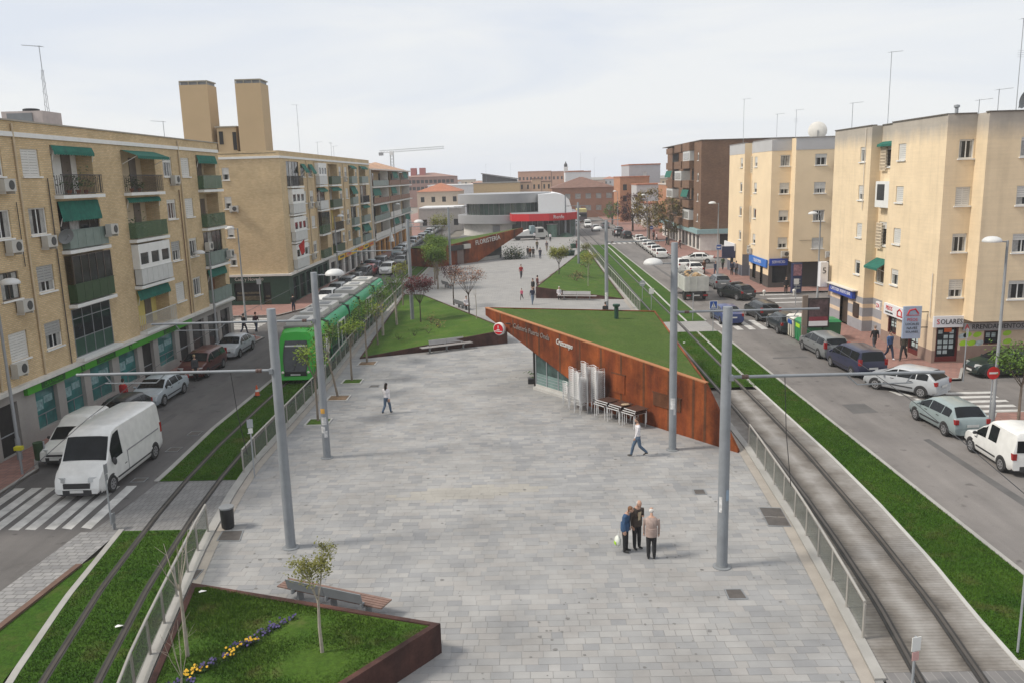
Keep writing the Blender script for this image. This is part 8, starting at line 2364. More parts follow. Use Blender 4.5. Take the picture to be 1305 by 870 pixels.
# phone kiosk column
t = thing('kiosk', 'dark navy kiosk column with a poster before the second cream block', 'kiosk', (26.6, 81.6, 0.12)); q = MB(); q.box(-0.45, 0.45, -0.3, 0.3, 0, 2.9); q.build('column', mat('navy_sign', (0.015, 0.025, 0.08), 0.5), t); q = MB(); q.box(-0.4, 0.4, -0.32, -0.3, 1.7, 2.8); q.build('poster', mat('kiosk_poster', (0.25, 0.12, 0.14), 0.5, 0.6, 4), t)
for j in range(4): q = MB(); q.box(-0.3, 0.3, -0.33, -0.3, 0.4 + j * 0.28, 0.55 + j * 0.28); q.build('rack', GREYM, t)
for i, (x, y) in enumerate(((23.0, 79.9), (25.9, 80.0))):
 t = thing('bollard', ['white round topped bollard left of the two at the side street', 'white round topped bollard right of the two at the side street'][i], 'bollard', (x, y, 0.1)); q = MB(); q.lathe([(0.1, 0), (0.1, 0.3), (0.16, 0.42), (0.14, 0.55), (0.001, 0.62)], (0, 0, 0), 12); q.build('post', OFFWHITE, t, 60)
t = thing('traffic_cone', 'orange traffic cone on the lawn edge beside the tram nose', 'traffic cone', (-15.7, 46.4, 0.05)); q = MB(); q.box(-0.17, 0.17, -0.17, 0.17, 0, 0.03); q.build('base', BLACK, t); q = MB(); q.lathe([(0.14, 0.03), (0.03, 0.62), (0.001, 0.63)], (0, 0, 0), 14); c_ = q.build('cone', mat('cone_orange', (0.60, 0.09, 0.025), 0.6), t, 50); q = MB(); q.lathe([(0.108, 0.25), (0.085, 0.38)], (0, 0, 0), 14); q.build('band', SW, c_)

# scraps of white paper on the lawns
for i, (x, y, z, lb) in enumerate(((-11.6, 20.9, 0.09, 'white paper scrap on the near left rail'), (-13.8, 38.9, 0.06, 'white paper scrap on the left track lawn'), (11.2, 58.5, 0.07, 'pale scrap on the shaded right track lawn'), (-9.9, 22.6, 0.2, 'white scrap in the corner of the near bed'))):
 q = MB(); v = [(x, y, z), (x + 0.16, y + 0.02, z + 0.03), (x + 0.19, y + 0.1, z + 0.01), (x + 0.03, y + 0.09, z + 0.04), (x - 0.04, y + 0.04, z + 0.01)]; q.add(v, [(0, 1, 3), (1, 2, 3), (0, 3, 4)]); q.build('paper_scrap', WHITE, None, None, lb, 'litter')

# stacked aluminium chairs and tables along the rusty wall
ALUC = mat('polished_aluminium', (0.70, 0.70, 0.70), 0.35, 0.1, metal=0.2)
def chair_mesh():
 q = MB(); t = 0.013
 for sx in (-0.24, 0.24):
  q.tube([(sx, -0.22, 0), (sx, -0.24, 0.44), (sx, -0.22, 0.62), (sx * 1.05, 0.0, 0.64), (sx, 0.2, 0.62)], t, 4)
  q.tube([(sx * 0.95, 0.28, 0), (sx * 0.9, 0.22, 0.44), (sx * 0.85, 0.30, 0.80)], t, 4)
 q.tube([(-0.205, 0.30, 0.80), (-0.1, 0.31, 0.84), (0.1, 0.31, 0.84), (0.205, 0.30, 0.80)], t, 4)
 for i in range(4): q.box(-0.22, 0.22, -0.22 + i * 0.12, -0.22 + i * 0.12 + 0.045, 0.44, 0.458)
 q.box(-0.2, 0.2, 0.27, 0.285, 0.66, 0.695)
 return q.mesh('stacked_chair', ALUC)
chm = chair_mesh()
wa = math.atan2(tdir.y, tdir.x)
for si, (u, n_, cnt, lb) in enumerate(((5.0, 0.95, 16, 'aluminium chair in the tall stack nearest the wall window'), (5.45, 0.5, 19, 'aluminium chair in the tallest stack, beside the rusty wall'), (6.15, 0.42, 18, 'aluminium chair in the right hand stack by the rusty wall'), (4.35, 0.85, 7, 'aluminium chair in the short stack by the cafe glass'), (5.65, 1.15, 15, 'aluminium chair in the front stack next to the tables'))):
 p = FC(u, 0.0, n_)
 for k in range(cnt):
  o = put('stacked_chair', chm, None, (p[0] + rnd.uniform(-.006, .006), p[1] + 0.0, 0.012 + k * 0.1), wa + PI + rnd.uniform(-.03, .03), lb, 'chair', 'stacked aluminium chairs, stack %s' % 'abcde'[si])
TTOP = mat('brown_table_top', (0.075, 0.042, 0.032), 0.4, 0.2, 4)
for si, u in enumerate((7.05, 8.05, 9.1)):
 for k in range(3):
  p = FC(u + 0.04 * k, 0.012 + 0.095 * k, 0.72 - 0.05 * k)
  t = thing('cafe_table', ['cafe table in the pile next to the chair stacks', 'cafe table in the middle pile of three', 'cafe table in the pile nearest the right mast'][si], 'table', p, wa + rnd.uniform(-.06, .06), 'piled cafe tables ' + 'abc'[si])
  q = MB(); q.box(-0.42, 0.42, -0.42, 0.42, 0.70, 0.725); q.build('top', TTOP, t)
  for sx in (-1, 1):
   q = MB(); a = 0.40 - 0.05 * k; q.tube([(sx * a, -0.38, 0), (sx * a, -0.38, 0.69), (sx * a, 0.38, 0.69), (sx * a, 0.38, 0)], 0.018, 5); q.build('leg', ALUC, t)
  q = MB(); q.box(-0.42, 0.42, -0.435, -0.42, 0.69, 0.73); q.build('edge', ALUC, t)
t = thing('bundle', 'small tan bundle lying on the middle table pile', 'bundle', FC(8.5, 0.93, 0.75)); q = MB(); q.ell((0, 0, 0.06), 0.2, 0.13, 0.05, 10, 5); q.ell((0.12, 0.02, 0.06), 0.12, 0.1, 0.05, 8, 4); q.build('cloth', mat('tan_cloth', (0.42, 0.31, 0.2), 0.9), t)
t = thing('planter', 'dark low plant tub behind the cafe corner', 'planter', FC(-1.0, 0.02, -0.9)); q = MB(); q.box(-0.45, 0.45, -0.25, 0.25, 0, 0.3); q.build('tub', BLACK, t)
q = MB()
for i in range(90):
 c = Vector((rnd.gauss(0, 0.25), rnd.gauss(0, 0.15), 0.45 + rnd.uniform(-.15, .25))); a = rnd.random() * 6.3; d = Vector((math.cos(a), math.sin(a), rnd.uniform(-.5, .5))) * 0.09; e = Vector((-math.sin(a), math.cos(a), .2)) * 0.05; q.add([c - d, c + e, c + d, c - e], [(0, 1, 2, 3)])
q.build('foliage', LEAFG, t)

# roof aerials
def aerial(x, y, z, h, label, style=0, rz=0.0, lean=0.0):
 t = thing('roof_aerial', label, 'aerial', (x, y, z), rz, 'television aerials on the roofs')
 q = MB()
 if style == 2:                      # lattice mast
  for i in range(3):
   a = 2 * PI * i / 3; q.tube([(0.13 * math.cos(a), 0.13 * math.sin(a), 0), (0.05 * math.cos(a), 0.05 * math.sin(a), h * 0.72)], 0.014, 4)
  for i in range(14):
   a, b = 2 * PI * i / 3, 2 * PI * (i + 1) / 3; z0, z1_ = h * 0.72 * i / 14, h * 0.72 * (i + 1) / 14; q.tube([(0.12 * math.cos(a), 0.12 * math.sin(a), z0), (0.12 * math.cos(b), 0.12 * math.sin(b), z1_)], 0.009, 3)
  q.tube([(0, 0, h * 0.7), (0, 0, h)], 0.02, 5)
 else:
  q.tube([(0, 0, 0), (0, 0, h)], 0.022, 5)
 q.build('mast', GALV, t)
 q = MB(); L_ = 0.9 if style != 3 else 1.5
 q.tube([(-0.2, 0, h - 0.05), (L_, 0, h - 0.05 + (0.25 if style == 3 else 0.1))], 0.014, 4)
 for i in range(8):
  x_ = -0.15 + (L_ + 0.1) * i / 7; zz = h - 0.05 + (0.25 if style == 3 else 0.1) * i / 7; q.tube([(x_, -0.22 + 0.012 * i, zz), (x_, 0.22 - 0.012 * i, zz)], 0.008, 3)
 if style in (1, 3):
  for i in range(4): q.tube([(-0.25, 0, h * 0.6 + i * 0.12), (0.25, 0, h * 0.6 + i * 0.12)], 0.008, 3)
 q.build('yagi', GALV, t)
 return t
aerial(-25.0, 45.0, 15.1, 4.3, 'lattice aerial mast on the nearest brick roof', 2, PI)
aerial(-26.0, 61.8, 15.1, 1.6, 'small aerial at the far end of the nearest brick roof', 0, PI); aerial(-27.0, 103, 15.1, 6.2, 'tall thin aerial on the second brick roof', 1, 2.5)
aerial(-27, 112, 15.1, 2.2, 'short aerial right of the tall one on the second roof', 0, 1); aerial(-27, 120, 15.1, 2.4, 'short aerial near the far end of the second roof', 0, 2); aerial(-28, 126, 15.1, 2.2, 'last aerial on the second brick roof', 0, 1)
aerial(25.3, 66.0, 14.9, 2.0, 'short aerial at the far corner of the nearest cream roof', 0, 0.3); aerial(25.6, 60.3, 14.9, 4.9, 'tall aerial at the fold of the nearest cream roof', 0, 0.3)
aerial(29.4, 51.5, 14.9, 5.4, 'tall aerial with a dish near the right picture edge', 3, 0.3); aerial(28.6, 52, 14.9, 1.5, 'low aerial left of the tall right one', 0, 0.2); aerial(28.0, 53, 14.9, 1.0, 'stubby aerial on the nearest cream roof', 0, 0.2)
aerial(29.0, 91, 15.0, 3.2, 'aerial with several rods on the second cream roof', 1, 0.3); aerial(27.3, 92, 15.0, 2.9, 'aerial with a round head on the second cream roof', 0, 0.3); aerial(25.8, 100, 15.0, 5.2, 'thin tall rod aerial at the far edge of the second cream roof', 0, 0.3)
aerial(17, 250, 11.5, 7, 'aerial above the brown tiled far house', 1, 0.3); aerial(21, 250, 11, 6, 'second aerial above the brown tiled far house', 0, 0.3); aerial(-4, 275, 10.5, 6, 'thin aerial above the tan far block', 0, 0.3); aerial(-12, 275, 10.5, 6, 'left aerial above the tan far block', 0, 0.3)
dish((30.5, 88.6, 15.0), 0.95, 2.9, 'large white dish on the second cream roof', 0.2); dish((29.55, 51.3, 15.2), 0.5, 0.6, 'grey dish at the foot of the tall right aerial', 0.2, col=GREYM)
t = thing('roof_vent', 'small steel cowl on the nearest cream parapet', 'vent', (25.9, 51.5, 14.8)); q = MB(); q.lathe([(0.1, 0), (0.1, 0.55), (0.17, 0.58), (0.17, 0.7), (0.001, 0.75)], (0, 0, 0), 10); q.build('cowl', GALV, t)
t = thing('flag', 'small red flag hanging at the second brick block corner', 'flag', (FX + 0.5, 84.4, 5.6)); q = MB(); q.tube([(0, 0, 0), (0.9, 0, 0.9)], 0.015, 5); q.build('pole', GALV, t); q = MB(); q.add([(0.2, 0, 0.2), (0.85, 0, 0.85), (0.8, 0.03, -0.5), (0.45, 0.0, -0.75)], [(0, 1, 2, 3)]); q.build('cloth', LAM, t)
t = thing('cafe_umbrella', 'folded white parasol at the far left pavement', 'parasol', (-21.9, 137, 0.12)); q = MB(); q.tube([(0, 0, 0), (0, 0, 2.2)], 0.03, 5); q.build('pole', GALV, t); q = MB(); q.lathe([(0.5, 2.1), (0.1, 3.6), (0.001, 3.8)], (0, 0, 0), 8); q.build('canopy', WHITE, t)
# ================================================================== PEOPLE
SKIN = mat('skin', (0.42, 0.25, 0.18), 0.6, 0.06, 6)
def body_mesh(name, stride=0.0, armsw=0.0, lean=0.0, bend_l=0.15, bend_r=0.15, hand_front=False, sit=False, fem=False, hips=0.0, vox=0.022, stoop=0.0, wide=1.0, phone=False):
 """one continuous figure, facing -y; materials: 0 skin, 1 top, 2 trousers, 3 shoes"""
 q = MB(); segs = []
 def limb(pts, rs, lab, flat=1.0):
  q.tube(pts, rs, 8, flat=flat)
  for a, b in zip(pts, pts[1:]): segs.append((Vector(a), Vector(b), lab))
 def rot(p, a, piv):
  v = Vector(p) - Vector(piv); c, s_ = math.cos(a), math.sin(a); return Vector((v.x, v.y * c - v.z * s_, v.y * s_ + v.z * c)) + Vector(piv)
 hz = 0.92 if not sit else 0.48
 sw = 0.185 * (0.92 if fem else 1.0) * wide
 # trunk rings as an elliptical loft
 L = lambda z, x, y: (z, x, y)
 tr = [(-0.07, 0.115, 0.085), (0.0, 0.165 if fem else 0.155, 0.115), (0.10, 0.155, 0.11), (0.22, 0.135 if fem else 0.15, 0.105 * wide), (0.38, 0.17, 0.122 * wide), (0.48, 0.175, 0.115), (0.55, 0.13, 0.08), (0.585, 0.06, 0.06)]
 vs, fs = [], []
 for i, (dz, rx, ry) in enumerate(tr):
  for k in range(14):
   th = 2 * PI * k / 14; p = Vector((rx * wide * math.cos(th), ry * math.sin(th), hz + dz))
   p = rot(p, lean + stoop * max(0, dz) * 1.2, (0, 0, hz)); vs.append(p)
 for i in range(len(tr) - 1):
  for k in range(14): fs.append((i * 14 + k, i * 14 + (k + 1) % 14, (i + 1) * 14 + (k + 1) % 14, (i + 1) * 14 + k))
 fs += [tuple(range(13, -1, -1)), tuple(range((len(tr) - 1) * 14, len(tr) * 14))]; q.add(vs, fs)
 tp = lambda p: rot(p, lean + stoop * max(0, p[2] - hz) * 1.2, (0, 0, hz))
 segs.append((tp((0, 0, hz + 0.12)), tp((0, 0, hz + 0.5)), 1)); segs.append((Vector((-0.08, 0, hz)), Vector((0.08, 0, hz)), 2))
 for x in (-0.1, 0.1): segs.append((tp((x, 0, hz + 0.1)), tp((x, 0, hz + 0.46)), 1))
 nb = tp((0, 0, hz + 0.56)); nt_ = tp((0, -0.02, hz + 0.66)); limb([nb, nt_], [0.052, 0.05], 0)
 hc = tp((0, -0.035 - 0.05 * (stoop > 0), hz + 0.745)); q.ell(hc, 0.074, 0.095, 0.112, 14, 10); segs.append((hc + Vector((0, 0, -0.05)), hc + Vector((0, 0, 0.08)), 0))
 q.ell(hc + Vector((0, -0.045, -0.055)), 0.05, 0.05, 0.05, 8, 6)                  # jaw
 q.tube([hc + Vector((0, -0.09, 0.012)), hc + Vector((0, -0.112, -0.025)), hc + Vector((0, -0.09, -0.03))], [0.009, 0.015, 0.009], 6)   # nose
 for sx in (-1, 1): q.ell(hc + Vector((0.074 * sx, 0.0, -0.005)), 0.014, 0.022, 0.032, 6, 4)   # ears
 for sx, st in ((-1, stride), (1, -stride)):
  hip = Vector((0.085 * sx, 0, hz - 0.02))
  if sit:
   kn = hip + Vector((0.03 * sx, -0.42, 0.02)); an = kn + Vector((0, 0.03, -0.42))
  else:
   kn = hip + Vector((0.01 * sx, -math.sin(st) * 0.43 - (0.05 if st else 0.015), -math.cos(st) * 0.43)); bk = st * 0.9 - (0.55 if st < 0 else 0.05)
   an = kn + Vector((0, -math.sin(min(st, bk) if st < 0 else st * 0.75) * 0.42, -math.cos(st if st > 0 else bk) * 0.42))
   if an.z < 0.075: an.z = 0.075
  limb([hip, hip.lerp(kn, 0.5), kn, kn.lerp(an, 0.45), an], [0.098, 0.09, 0.074, 0.07, 0.056], 2)
  toe = an + Vector((0.02 * sx, -0.17, -0.035 if an.z < 0.12 else -0.10)); hl = an + Vector((0, 0.05, -0.035))
  limb([hl, an + Vector((0, -0.05, -0.03)), toe], [0.036, 0.042, 0.03], 3, 1.0)
 for sx, aw, bd in ((-1, -armsw, bend_l), (1, armsw, bend_r)):
  sh = tp((sw * sx, 0, hz + 0.49)); el = sh + Vector((0.035 * sx, -math.sin(aw) * 0.28, -math.cos(aw) * 0.28))
  d = Vector((-0.02 * sx, -math.sin(aw + bd), -math.cos(aw + bd))).normalized()
  if hand_front and (hand_front == 'both' or sx == 1): d = Vector((-0.55 * sx, -0.75, 0.28)).normalized()
  if phone and sx == 1: d = Vector((-0.5, -0.25, 0.85)).normalized()
  wr = el + d * 0.25
  limb([sh, sh.lerp(el, 0.5), el, wr], [0.058, 0.052, 0.042, 0.033], 1)
  pal = wr + d * 0.08; side = Vector((0, 1, 0)) if abs(d.y) < 0.9 else Vector((0, 0, 1)); side = (side - d * side.dot(d)).normalized(); nrm = d.cross(side)
  limb([wr - d * 0.01, wr + d * 0.03, pal], [0.027, 0.035, 0.033], 0, 0.7)
  for fi in range(4):                                            # fingers, curled, unequal
   b0 = pal - d * 0.008 + side * (0.027 - 0.018 * fi); ln = (0.064, 0.074, 0.07, 0.054)[fi]
   p1 = b0 + d * ln * 0.5; p2 = p1 + (d * 0.75 + nrm * 0.55 * -sx).normalized() * ln * 0.5
   limb([b0, p1, p2], [0.0115, 0.0105, 0.009], 0)
  b0 = wr + d * 0.03 + side * 0.03; limb([b0, b0 + side * 0.03 + d * 0.03, b0 + side * 0.035 + d * 0.06], [0.0135, 0.0125, 0.010], 0)
 me = q.mesh(name, SKIN); o = bpy.data.objects.new(name, me); COL.objects.link(o)
 m = o.modifiers.new('r', 'REMESH'); m.mode = 'VOXEL'; m.voxel_size = vox; m.adaptivity = 0.0
 m2 = o.modifiers.new('s', 'SMOOTH'); m2.iterations = 2; m2.factor = 0.4
 dg = bpy.context.evaluated_depsgraph_get(); new = bpy.data.meshes.new_from_object(o.evaluated_get(dg)); bpy.data.objects.remove(o); bpy.data.meshes.remove(me)
 n = len(new.polygons); C = np.empty(n * 3); new.polygons.foreach_get('center', C); C = C.reshape(-1, 3)
 best = np.full(n, 9.0); lab = np.zeros(n, int)
 for a, b, l in segs:
  a, b = np.array(a), np.array(b); ab = b - a; t_ = np.clip(((C - a) @ ab) / max(1e-9, ab @ ab), 0, 1); dd = np.linalg.norm(C - (a + t_[:, None] * ab), axis=1)
  k = dd < best - 1e-6; best[k] = dd[k]; lab[k] = l
 lab[(lab == 1) & (C[:, 2] < hz - 0.03)] = 2 if not sit else 1
 lab[(lab == 2) & (C[:, 2] > hz + 0.04)] = 1
 new.materials.clear()
 new.polygons.foreach_set('material_index', lab.astype(np.int32)); new.polygons.foreach_set('use_smooth', [True] * n)
 return new, hc


_pc = {}
def person(x, y, face, label, top, legs, hair, pose='stand', z=0.012, h=1.7, fem=False, shoes=(0.02, 0.02, 0.02), bald=False, longhair=False, group=None, vox=0.024, skirt=None, jacket=None, skin=None, shirt=None, **kw):
 """face: direction the person looks, degrees, 0 = towards us, 90 = to the right"""
 P = dict(stand={}, walk=dict(stride=0.3, armsw=0.28), walk2=dict(stride=-0.28, armsw=-0.22), sit=dict(sit=True, bend_l=1.2, bend_r=1.2), talk=dict(hand_front=True, stoop=0.1), elder=dict(stoop=0.2, wide=1.1), phone=dict(phone=True, stride=0.25, armsw=0.1))[pose]
 args = dict(P); args.update(kw); args['fem'] = fem; args['vox'] = vox
 key = str(sorted(args.items()))
 if key not in _pc: _pc[key] = body_mesh('person', **args)
 base, hc = _pc[key]
 me = base.copy()
 cm = lambda nm, c, rough=0.85: mat('%s_%s' % (nm, '_'.join('%02d' % int(v * 99) for v in c)), c, rough, 0.22, 9)
 for m in (SKIN if not skin else cm('skin', skin, 0.6), cm('top_cloth', top), cm('leg_cloth', legs), cm('shoe', shoes, 0.5)): me.materials.append(m)
 t = thing('person', label, 'person', (x, y, z), R(face), group)
 s_ = h / 1.775; t.scale = (s_, s_, s_)
 put('body', me, t)
 q = MB(); hm = cm('hair', hair)
 if bald:
  for sx in (-1, 1): q.ell(hc + Vector((0.04 * sx, 0.035, 0.0)), 0.044, 0.06, 0.07, 8, 6)
  q.ell(hc + Vector((0, 0.05, 0.0)), 0.065, 0.05, 0.085, 10, 6)
 else:
  q.ell(hc + Vector((0, 0.018, 0.032)), 0.087, 0.098, 0.098, 12, 8); q.ell(hc + Vector((0, 0.06, -0.02)), 0.072, 0.05, 0.085, 10, 6)
  if longhair: q.tube([hc + Vector((0, 0.08, 0.02)), hc + Vector((0, 0.10, -0.15)), hc + Vector((0, 0.12, -0.30))], [0.07, 0.085, 0.04], 8)
 q.build('hair', hm, t, 60)
 q = MB()
 for sx in (-1, 1): q.ell(hc + Vector((0.03 * sx, -0.088, 0.008)), 0.012, 0.008, 0.008, 6, 4)
 q.build('eyes', BLACK, t); q = MB(); q.ell(hc + Vector((0, -0.088, -0.058)), 0.022, 0.008, 0.006, 8, 4); q.build('mouth', mat('lips', (0.28, 0.10, 0.09), 0.6), t)
 if shirt:
  q = MB(); q.add([(-0.045, -0.150, 1.05), (0.035, -0.152, 1.05), (0.07, -0.175, 1.36), (-0.06, -0.170, 1.36)], [(0, 1, 2, 3)]); q.build('shirt', cm('top_cloth', shirt), t)
 if jacket:                    # open jacket front or hem as clothing
  q = MB(); hz = 0.92
  q.lathe([(1.0, hz - 0.10), (1.02, hz + 0.05), (0.98, hz + 0.2)], (0, 0, 0), 16, sx=0.20, sy=0.155); q.build('jacket_hem', cm('top_cloth', jacket), t, 60)
 if skirt:
  q = MB(); q.lathe([(1.25, 0.42), (1.0, 0.75), (0.9, 0.98)], (0, 0, 0), 16, sx=0.19, sy=0.16); q.build('skirt', cm('leg_cloth', skirt), t, 60)
 return t


NAVY = (0.02, 0.03, 0.06); BLKC = (0.015, 0.015, 0.017); JEAN = (0.07, 0.11, 0.17); WHTC = (0.62, 0.60, 0.62); GREYH = (0.45, 0.44, 0.42); BRNH = (0.10, 0.045, 0.02); DRKH = (0.02, 0.015, 0.012)
ge = 'three elderly people talking on the square'
person(3.02, 25.2, 62, 'elderly woman in a blue denim jacket holding a white bag', (0.03, 0.075, 0.16), BLKC, (0.16, 0.075, 0.035), 'elder', h=1.60, fem=True, group=ge, vox=0.016, jacket=(0.03, 0.075, 0.16))
person(3.42, 25.42, 28, 'elderly bald man in a dark brown jacket over a pale shirt, middle of three', (0.055, 0.042, 0.034), BLKC, GREYH, 'talk', h=1.72, bald=True, group=ge, vox=0.016, wide=1.15, shirt=(0.5, 0.42, 0.28), jacket=(0.055, 0.042, 0.034))
person(3.78, 24.62, 172, 'elderly man in a taupe jumper seen from behind, right of three', (0.33, 0.25, 0.22), BLKC, (0.6, 0.58, 0.55), 'elder', h=1.68, bald=True, group=ge, vox=0.016, wide=1.18, jacket=(0.33, 0.25, 0.22))
q = MB(); q.hexa([(-.02, -.09, 0), (.10, -.09, 0), (.10, .09, 0), (-.02, .09, 0), (.02, -.05, .3), (.06, -.05, .3), (.06, .05, .3), (.02, .05, .3)])
t = thing('carrier_bag', 'white and green carrier bag in the elderly woman hand', 'bag', (2.78, 25.2, 0.22), 0.3)
q = MB(); q.ell((0, 0, 0.16), 0.10, 0.15, 0.19, 10, 7); q.build('bag', mat('white_plastic_bag', (0.62, 0.64, 0.58), 0.5, 0.12, 8), t, 50); q = MB(); q.box(-0.105, -0.095, -0.08, 0.06, 0.06, 0.16); q.build('print', LIME, t); q = MB(); q.tube([(0, -0.05, 0.32), (0.03, 0, 0.50), (0, 0.05, 0.32)], 0.008, 4); q.build('handle', WHITE, t)
person(4.68, 34.45, -85, 'man in a white hooded jumper and jeans striding left', WHTC, JEAN, (0.05, 0.025, 0.015), 'walk', h=1.75, group=None, vox=0.018, shoes=(0.03, 0.025, 0.02))
person(-7.45, 42.1, 160, 'woman in a white top and jeans walking away, long dark hair', WHTC, JEAN, DRKH, 'phone', h=1.66, fem=True, longhair=True, vox=0.02)
person(-22.2, 43.9, 175, 'person in a red jacket on the left pavement by the shop window', (0.38, 0.012, 0.015), NAVY, DRKH, 'stand', z=0.12)
pav = 'people on the pavements'
person(-20.9, 50.6, 40, 'person with light hair between parked cars at the left shop', (0.05, 0.05, 0.055), BLKC, (0.35, 0.25, 0.12), 'stand', z=0.0, group=pav, fem=True)
person(-23.2, 66.8, 160, 'person in black crossing the side street, left of two', BLKC, NAVY, DRKH, 'walk', z=0.0); person(-22.4, 67.4, 170, 'person in dark red and blue crossing the side street, right of two', (0.06, 0.02, 0.025), NAVY, DRKH, 'walk2', z=0.0)
person(-22.0, 77.4, 185, 'dark dressed person on the red pavement by the green corner shop', BLKC, NAVY, DRKH, 'stand', z=0.12, group=None)
person(-21.5, 109.0, 30, 'distant person in black and white by the parked people carrier', BLKC, BLKC, DRKH, 'walk', z=0.1); person(-16.7, 104.2, 120, 'person in dark coat on the tram crossing behind the tram', BLKC, BLKC, DRKH, 'walk', z=0.02)
person(22.9, 54.0, 185, 'person in black jacket behind the navy people carrier', BLKC, (0.06, 0.06, 0.07), (0.25, 0.2, 0.17), 'walk', z=0.12, h=1.72); person(22.85, 51.6, 10, 'man in a blue and white tracksuit by the agency window', (0.05, 0.10, 0.22), NAVY, DRKH, 'walk2', z=0.12, h=1.8, shoes=WHTC); person(23.55, 51.2, -40, 'person in an olive coat and dark trousers at the agency door', (0.045, 0.04, 0.03), BLKC, DRKH, 'walk', z=0.12, h=1.8)
person(25.4, 80.9, 0, 'person in dark clothes beside the navy kiosk column', BLKC, BLKC, DRKH, 'stand', z=0.12); person(24.1, 97.0, 170, 'person in dark blue by the slate plinth of the second cream block', NAVY, BLKC, DRKH, 'stand', z=0.12); person(24.5, 96.6, 150, 'person in grey beside the one in dark blue at the slate plinth', (0.1, 0.1, 0.12), BLKC, DRKH, 'stand', z=0.12)
person(24.3, 102.4, 180, 'person in a green top walking past the bank sign', (0.05, 0.09, 0.05), BLKC, DRKH, 'walk', z=0.12); person(22.2, 97.0, -30, 'person in dark blue crossing near the bus stop sign', NAVY, NAVY, DRKH, 'walk', z=0.12); person(21.25, 99.0, 0, 'person in a brown coat standing before the white taxis', (0.08, 0.03, 0.015), BLKC, DRKH, 'stand', z=0.12)
person(-0.52, 99.7, 10, 'person in a red jacket walking alone on the far square', (0.30, 0.012, 0.015), (0.06, 0.06, 0.07), DRKH, 'walk', h=1.72)
gp = 'people on the far square before the station'
for (x, y, tp_, lg, lb, a) in ((0.45, 126.6, (0.03, 0.028, 0.03), BLKC, 'person in black at the left of the far group', 170), (0.8, 125.6, (0.16, 0.05, 0.015), BLKC, 'person in a rust brown jacket in the far group', 185), (1.25, 125.2, BLKC, BLKC, 'person in black at the middle of the far group', 175), (2.25, 123.2, (0.03, 0.03, 0.05), NAVY, 'person in navy right of the far group', 180), (2.05, 138.8, (0.08, 0.06, 0.02), BLKC, 'person in an ochre top behind the far group', 10), (3.6, 136.6, (0.10, 0.08, 0.09), (0.20, 0.15, 0.13), 'person in grey and tan behind the far group', 5), (4.8, 155.9, WHTC, BLKC, 'person in a white shirt before the red canopy', 180), (1.9, 160.0, WHTC, BLKC, 'person in white beside the recovery truck', 180)):
 person(x, y, a, lb, tp_, lg, DRKH, 'walk', vox=0.03, group=gp)
person(0.62, 78.8, 15, 'parent in navy and jeans with a child, before the dark steel wall', NAVY, (0.12, 0.16, 0.22), DRKH, 'walk', h=1.72); person(-0.42, 82.0, -20, 'small child in a pink jacket before the dark steel wall', (0.48, 0.10, 0.17), (0.06, 0.03, 0.04), DRKH, 'walk', h=1.15)
person(0.75, 85.6, -40, 'person in black at the tip of the right lawn bed', BLKC, BLKC, DRKH, 'stand'); person(1.25, 88.2, 120, 'person with a dark red top behind the right lawn tip', (0.09, 0.02, 0.02), BLKC, DRKH, 'stand')
person(3.3, 82.0, 5, 'person in a white top sitting on the right steel bench', WHTC, BLKC, GREYH, 'sit', z=0.0); person(-5.6, 76.9, 20, 'person in white sitting on the dark bench above the left lawn', WHTC, BLKC, DRKH, 'sit', z=0.0)
person(6.8, 70.8, 180, 'head of a person beyond the turf roof edge', BLKC, BLKC, (0.06, 0.035, 0.02), 'sit', z=0.0)
person(8.75, 139.2, 0, 'person in dark clothes with a red bag near the far railing', (0.05, 0.02, 0.025), (0.14, 0.02, 0.03), DRKH, 'walk', vox=0.03); person(9.6, 176, 180, 'person in white and black crossing the far tracks', WHTC, BLKC, DRKH, 'walk', vox=0.03); person(17.6, 160.8, 120, 'person in a white top crossing the right road', WHTC, BLKC, DRKH, 'walk', vox=0.03)
for i, (x, y, c, lb) in enumerate(((23.4, 152, (0.25, 0.25, 0.27), 'person in light grey by the far pavement trees'), (23.2, 147, WHTC, 'person in white below the yellow green tree'), (24.4, 158, (0.2, 0.03, 0.03), 'person in red beside the dark red tree'), (23.8, 140, NAVY, 'person in navy by the brown block shops'), (24.8, 133.5, (0.10, 0.02, 0.03), 'person in maroon near the brown block corner'), (23.4, 129, BLKC, 'person in black near the taxi rank pavement'))):
 person(x, y, rnd.uniform(0, 360), lb, c, BLKC, DRKH, 'walk', z=0.12, vox=0.03)

# ================================================================== TREES AND PLANTS
BARK = mat('young_bark', (0.20, 0.165, 0.13), 0.9, 0.25, 5.0, bump=0.3); BARKP = mat('pale_bark', (0.34, 0.30, 0.25), 0.9, 0.25, 5.0); BARKD = mat('dark_bark', (0.06, 0.045, 0.035), 0.9, 0.25, 5.0)
def leafm(name, col, v=0.45):
 return mat(name, col, 0.8, v, 1.6, spec=0.12)
LG = leafm('fresh_green_leaf', (0.14, 0.20, 0.03)); LG2 = leafm('mid_green_leaf', (0.095, 0.16, 0.03)); LPUR = leafm('plum_leaf', (0.13, 0.04, 0.042)); LBRZ = leafm('bronze_leaf', (0.26, 0.14, 0.09)); LYEL = leafm('yellow_green_leaf', (0.21, 0.22, 0.04)); LOL = leafm('olive_bronze_leaf', (0.16, 0.16, 0.045)); LRED = leafm('dark_red_leaf', (0.055, 0.014, 0.016)); LDK = leafm('dark_shrub_leaf', (0.02, 0.04, 0.012))


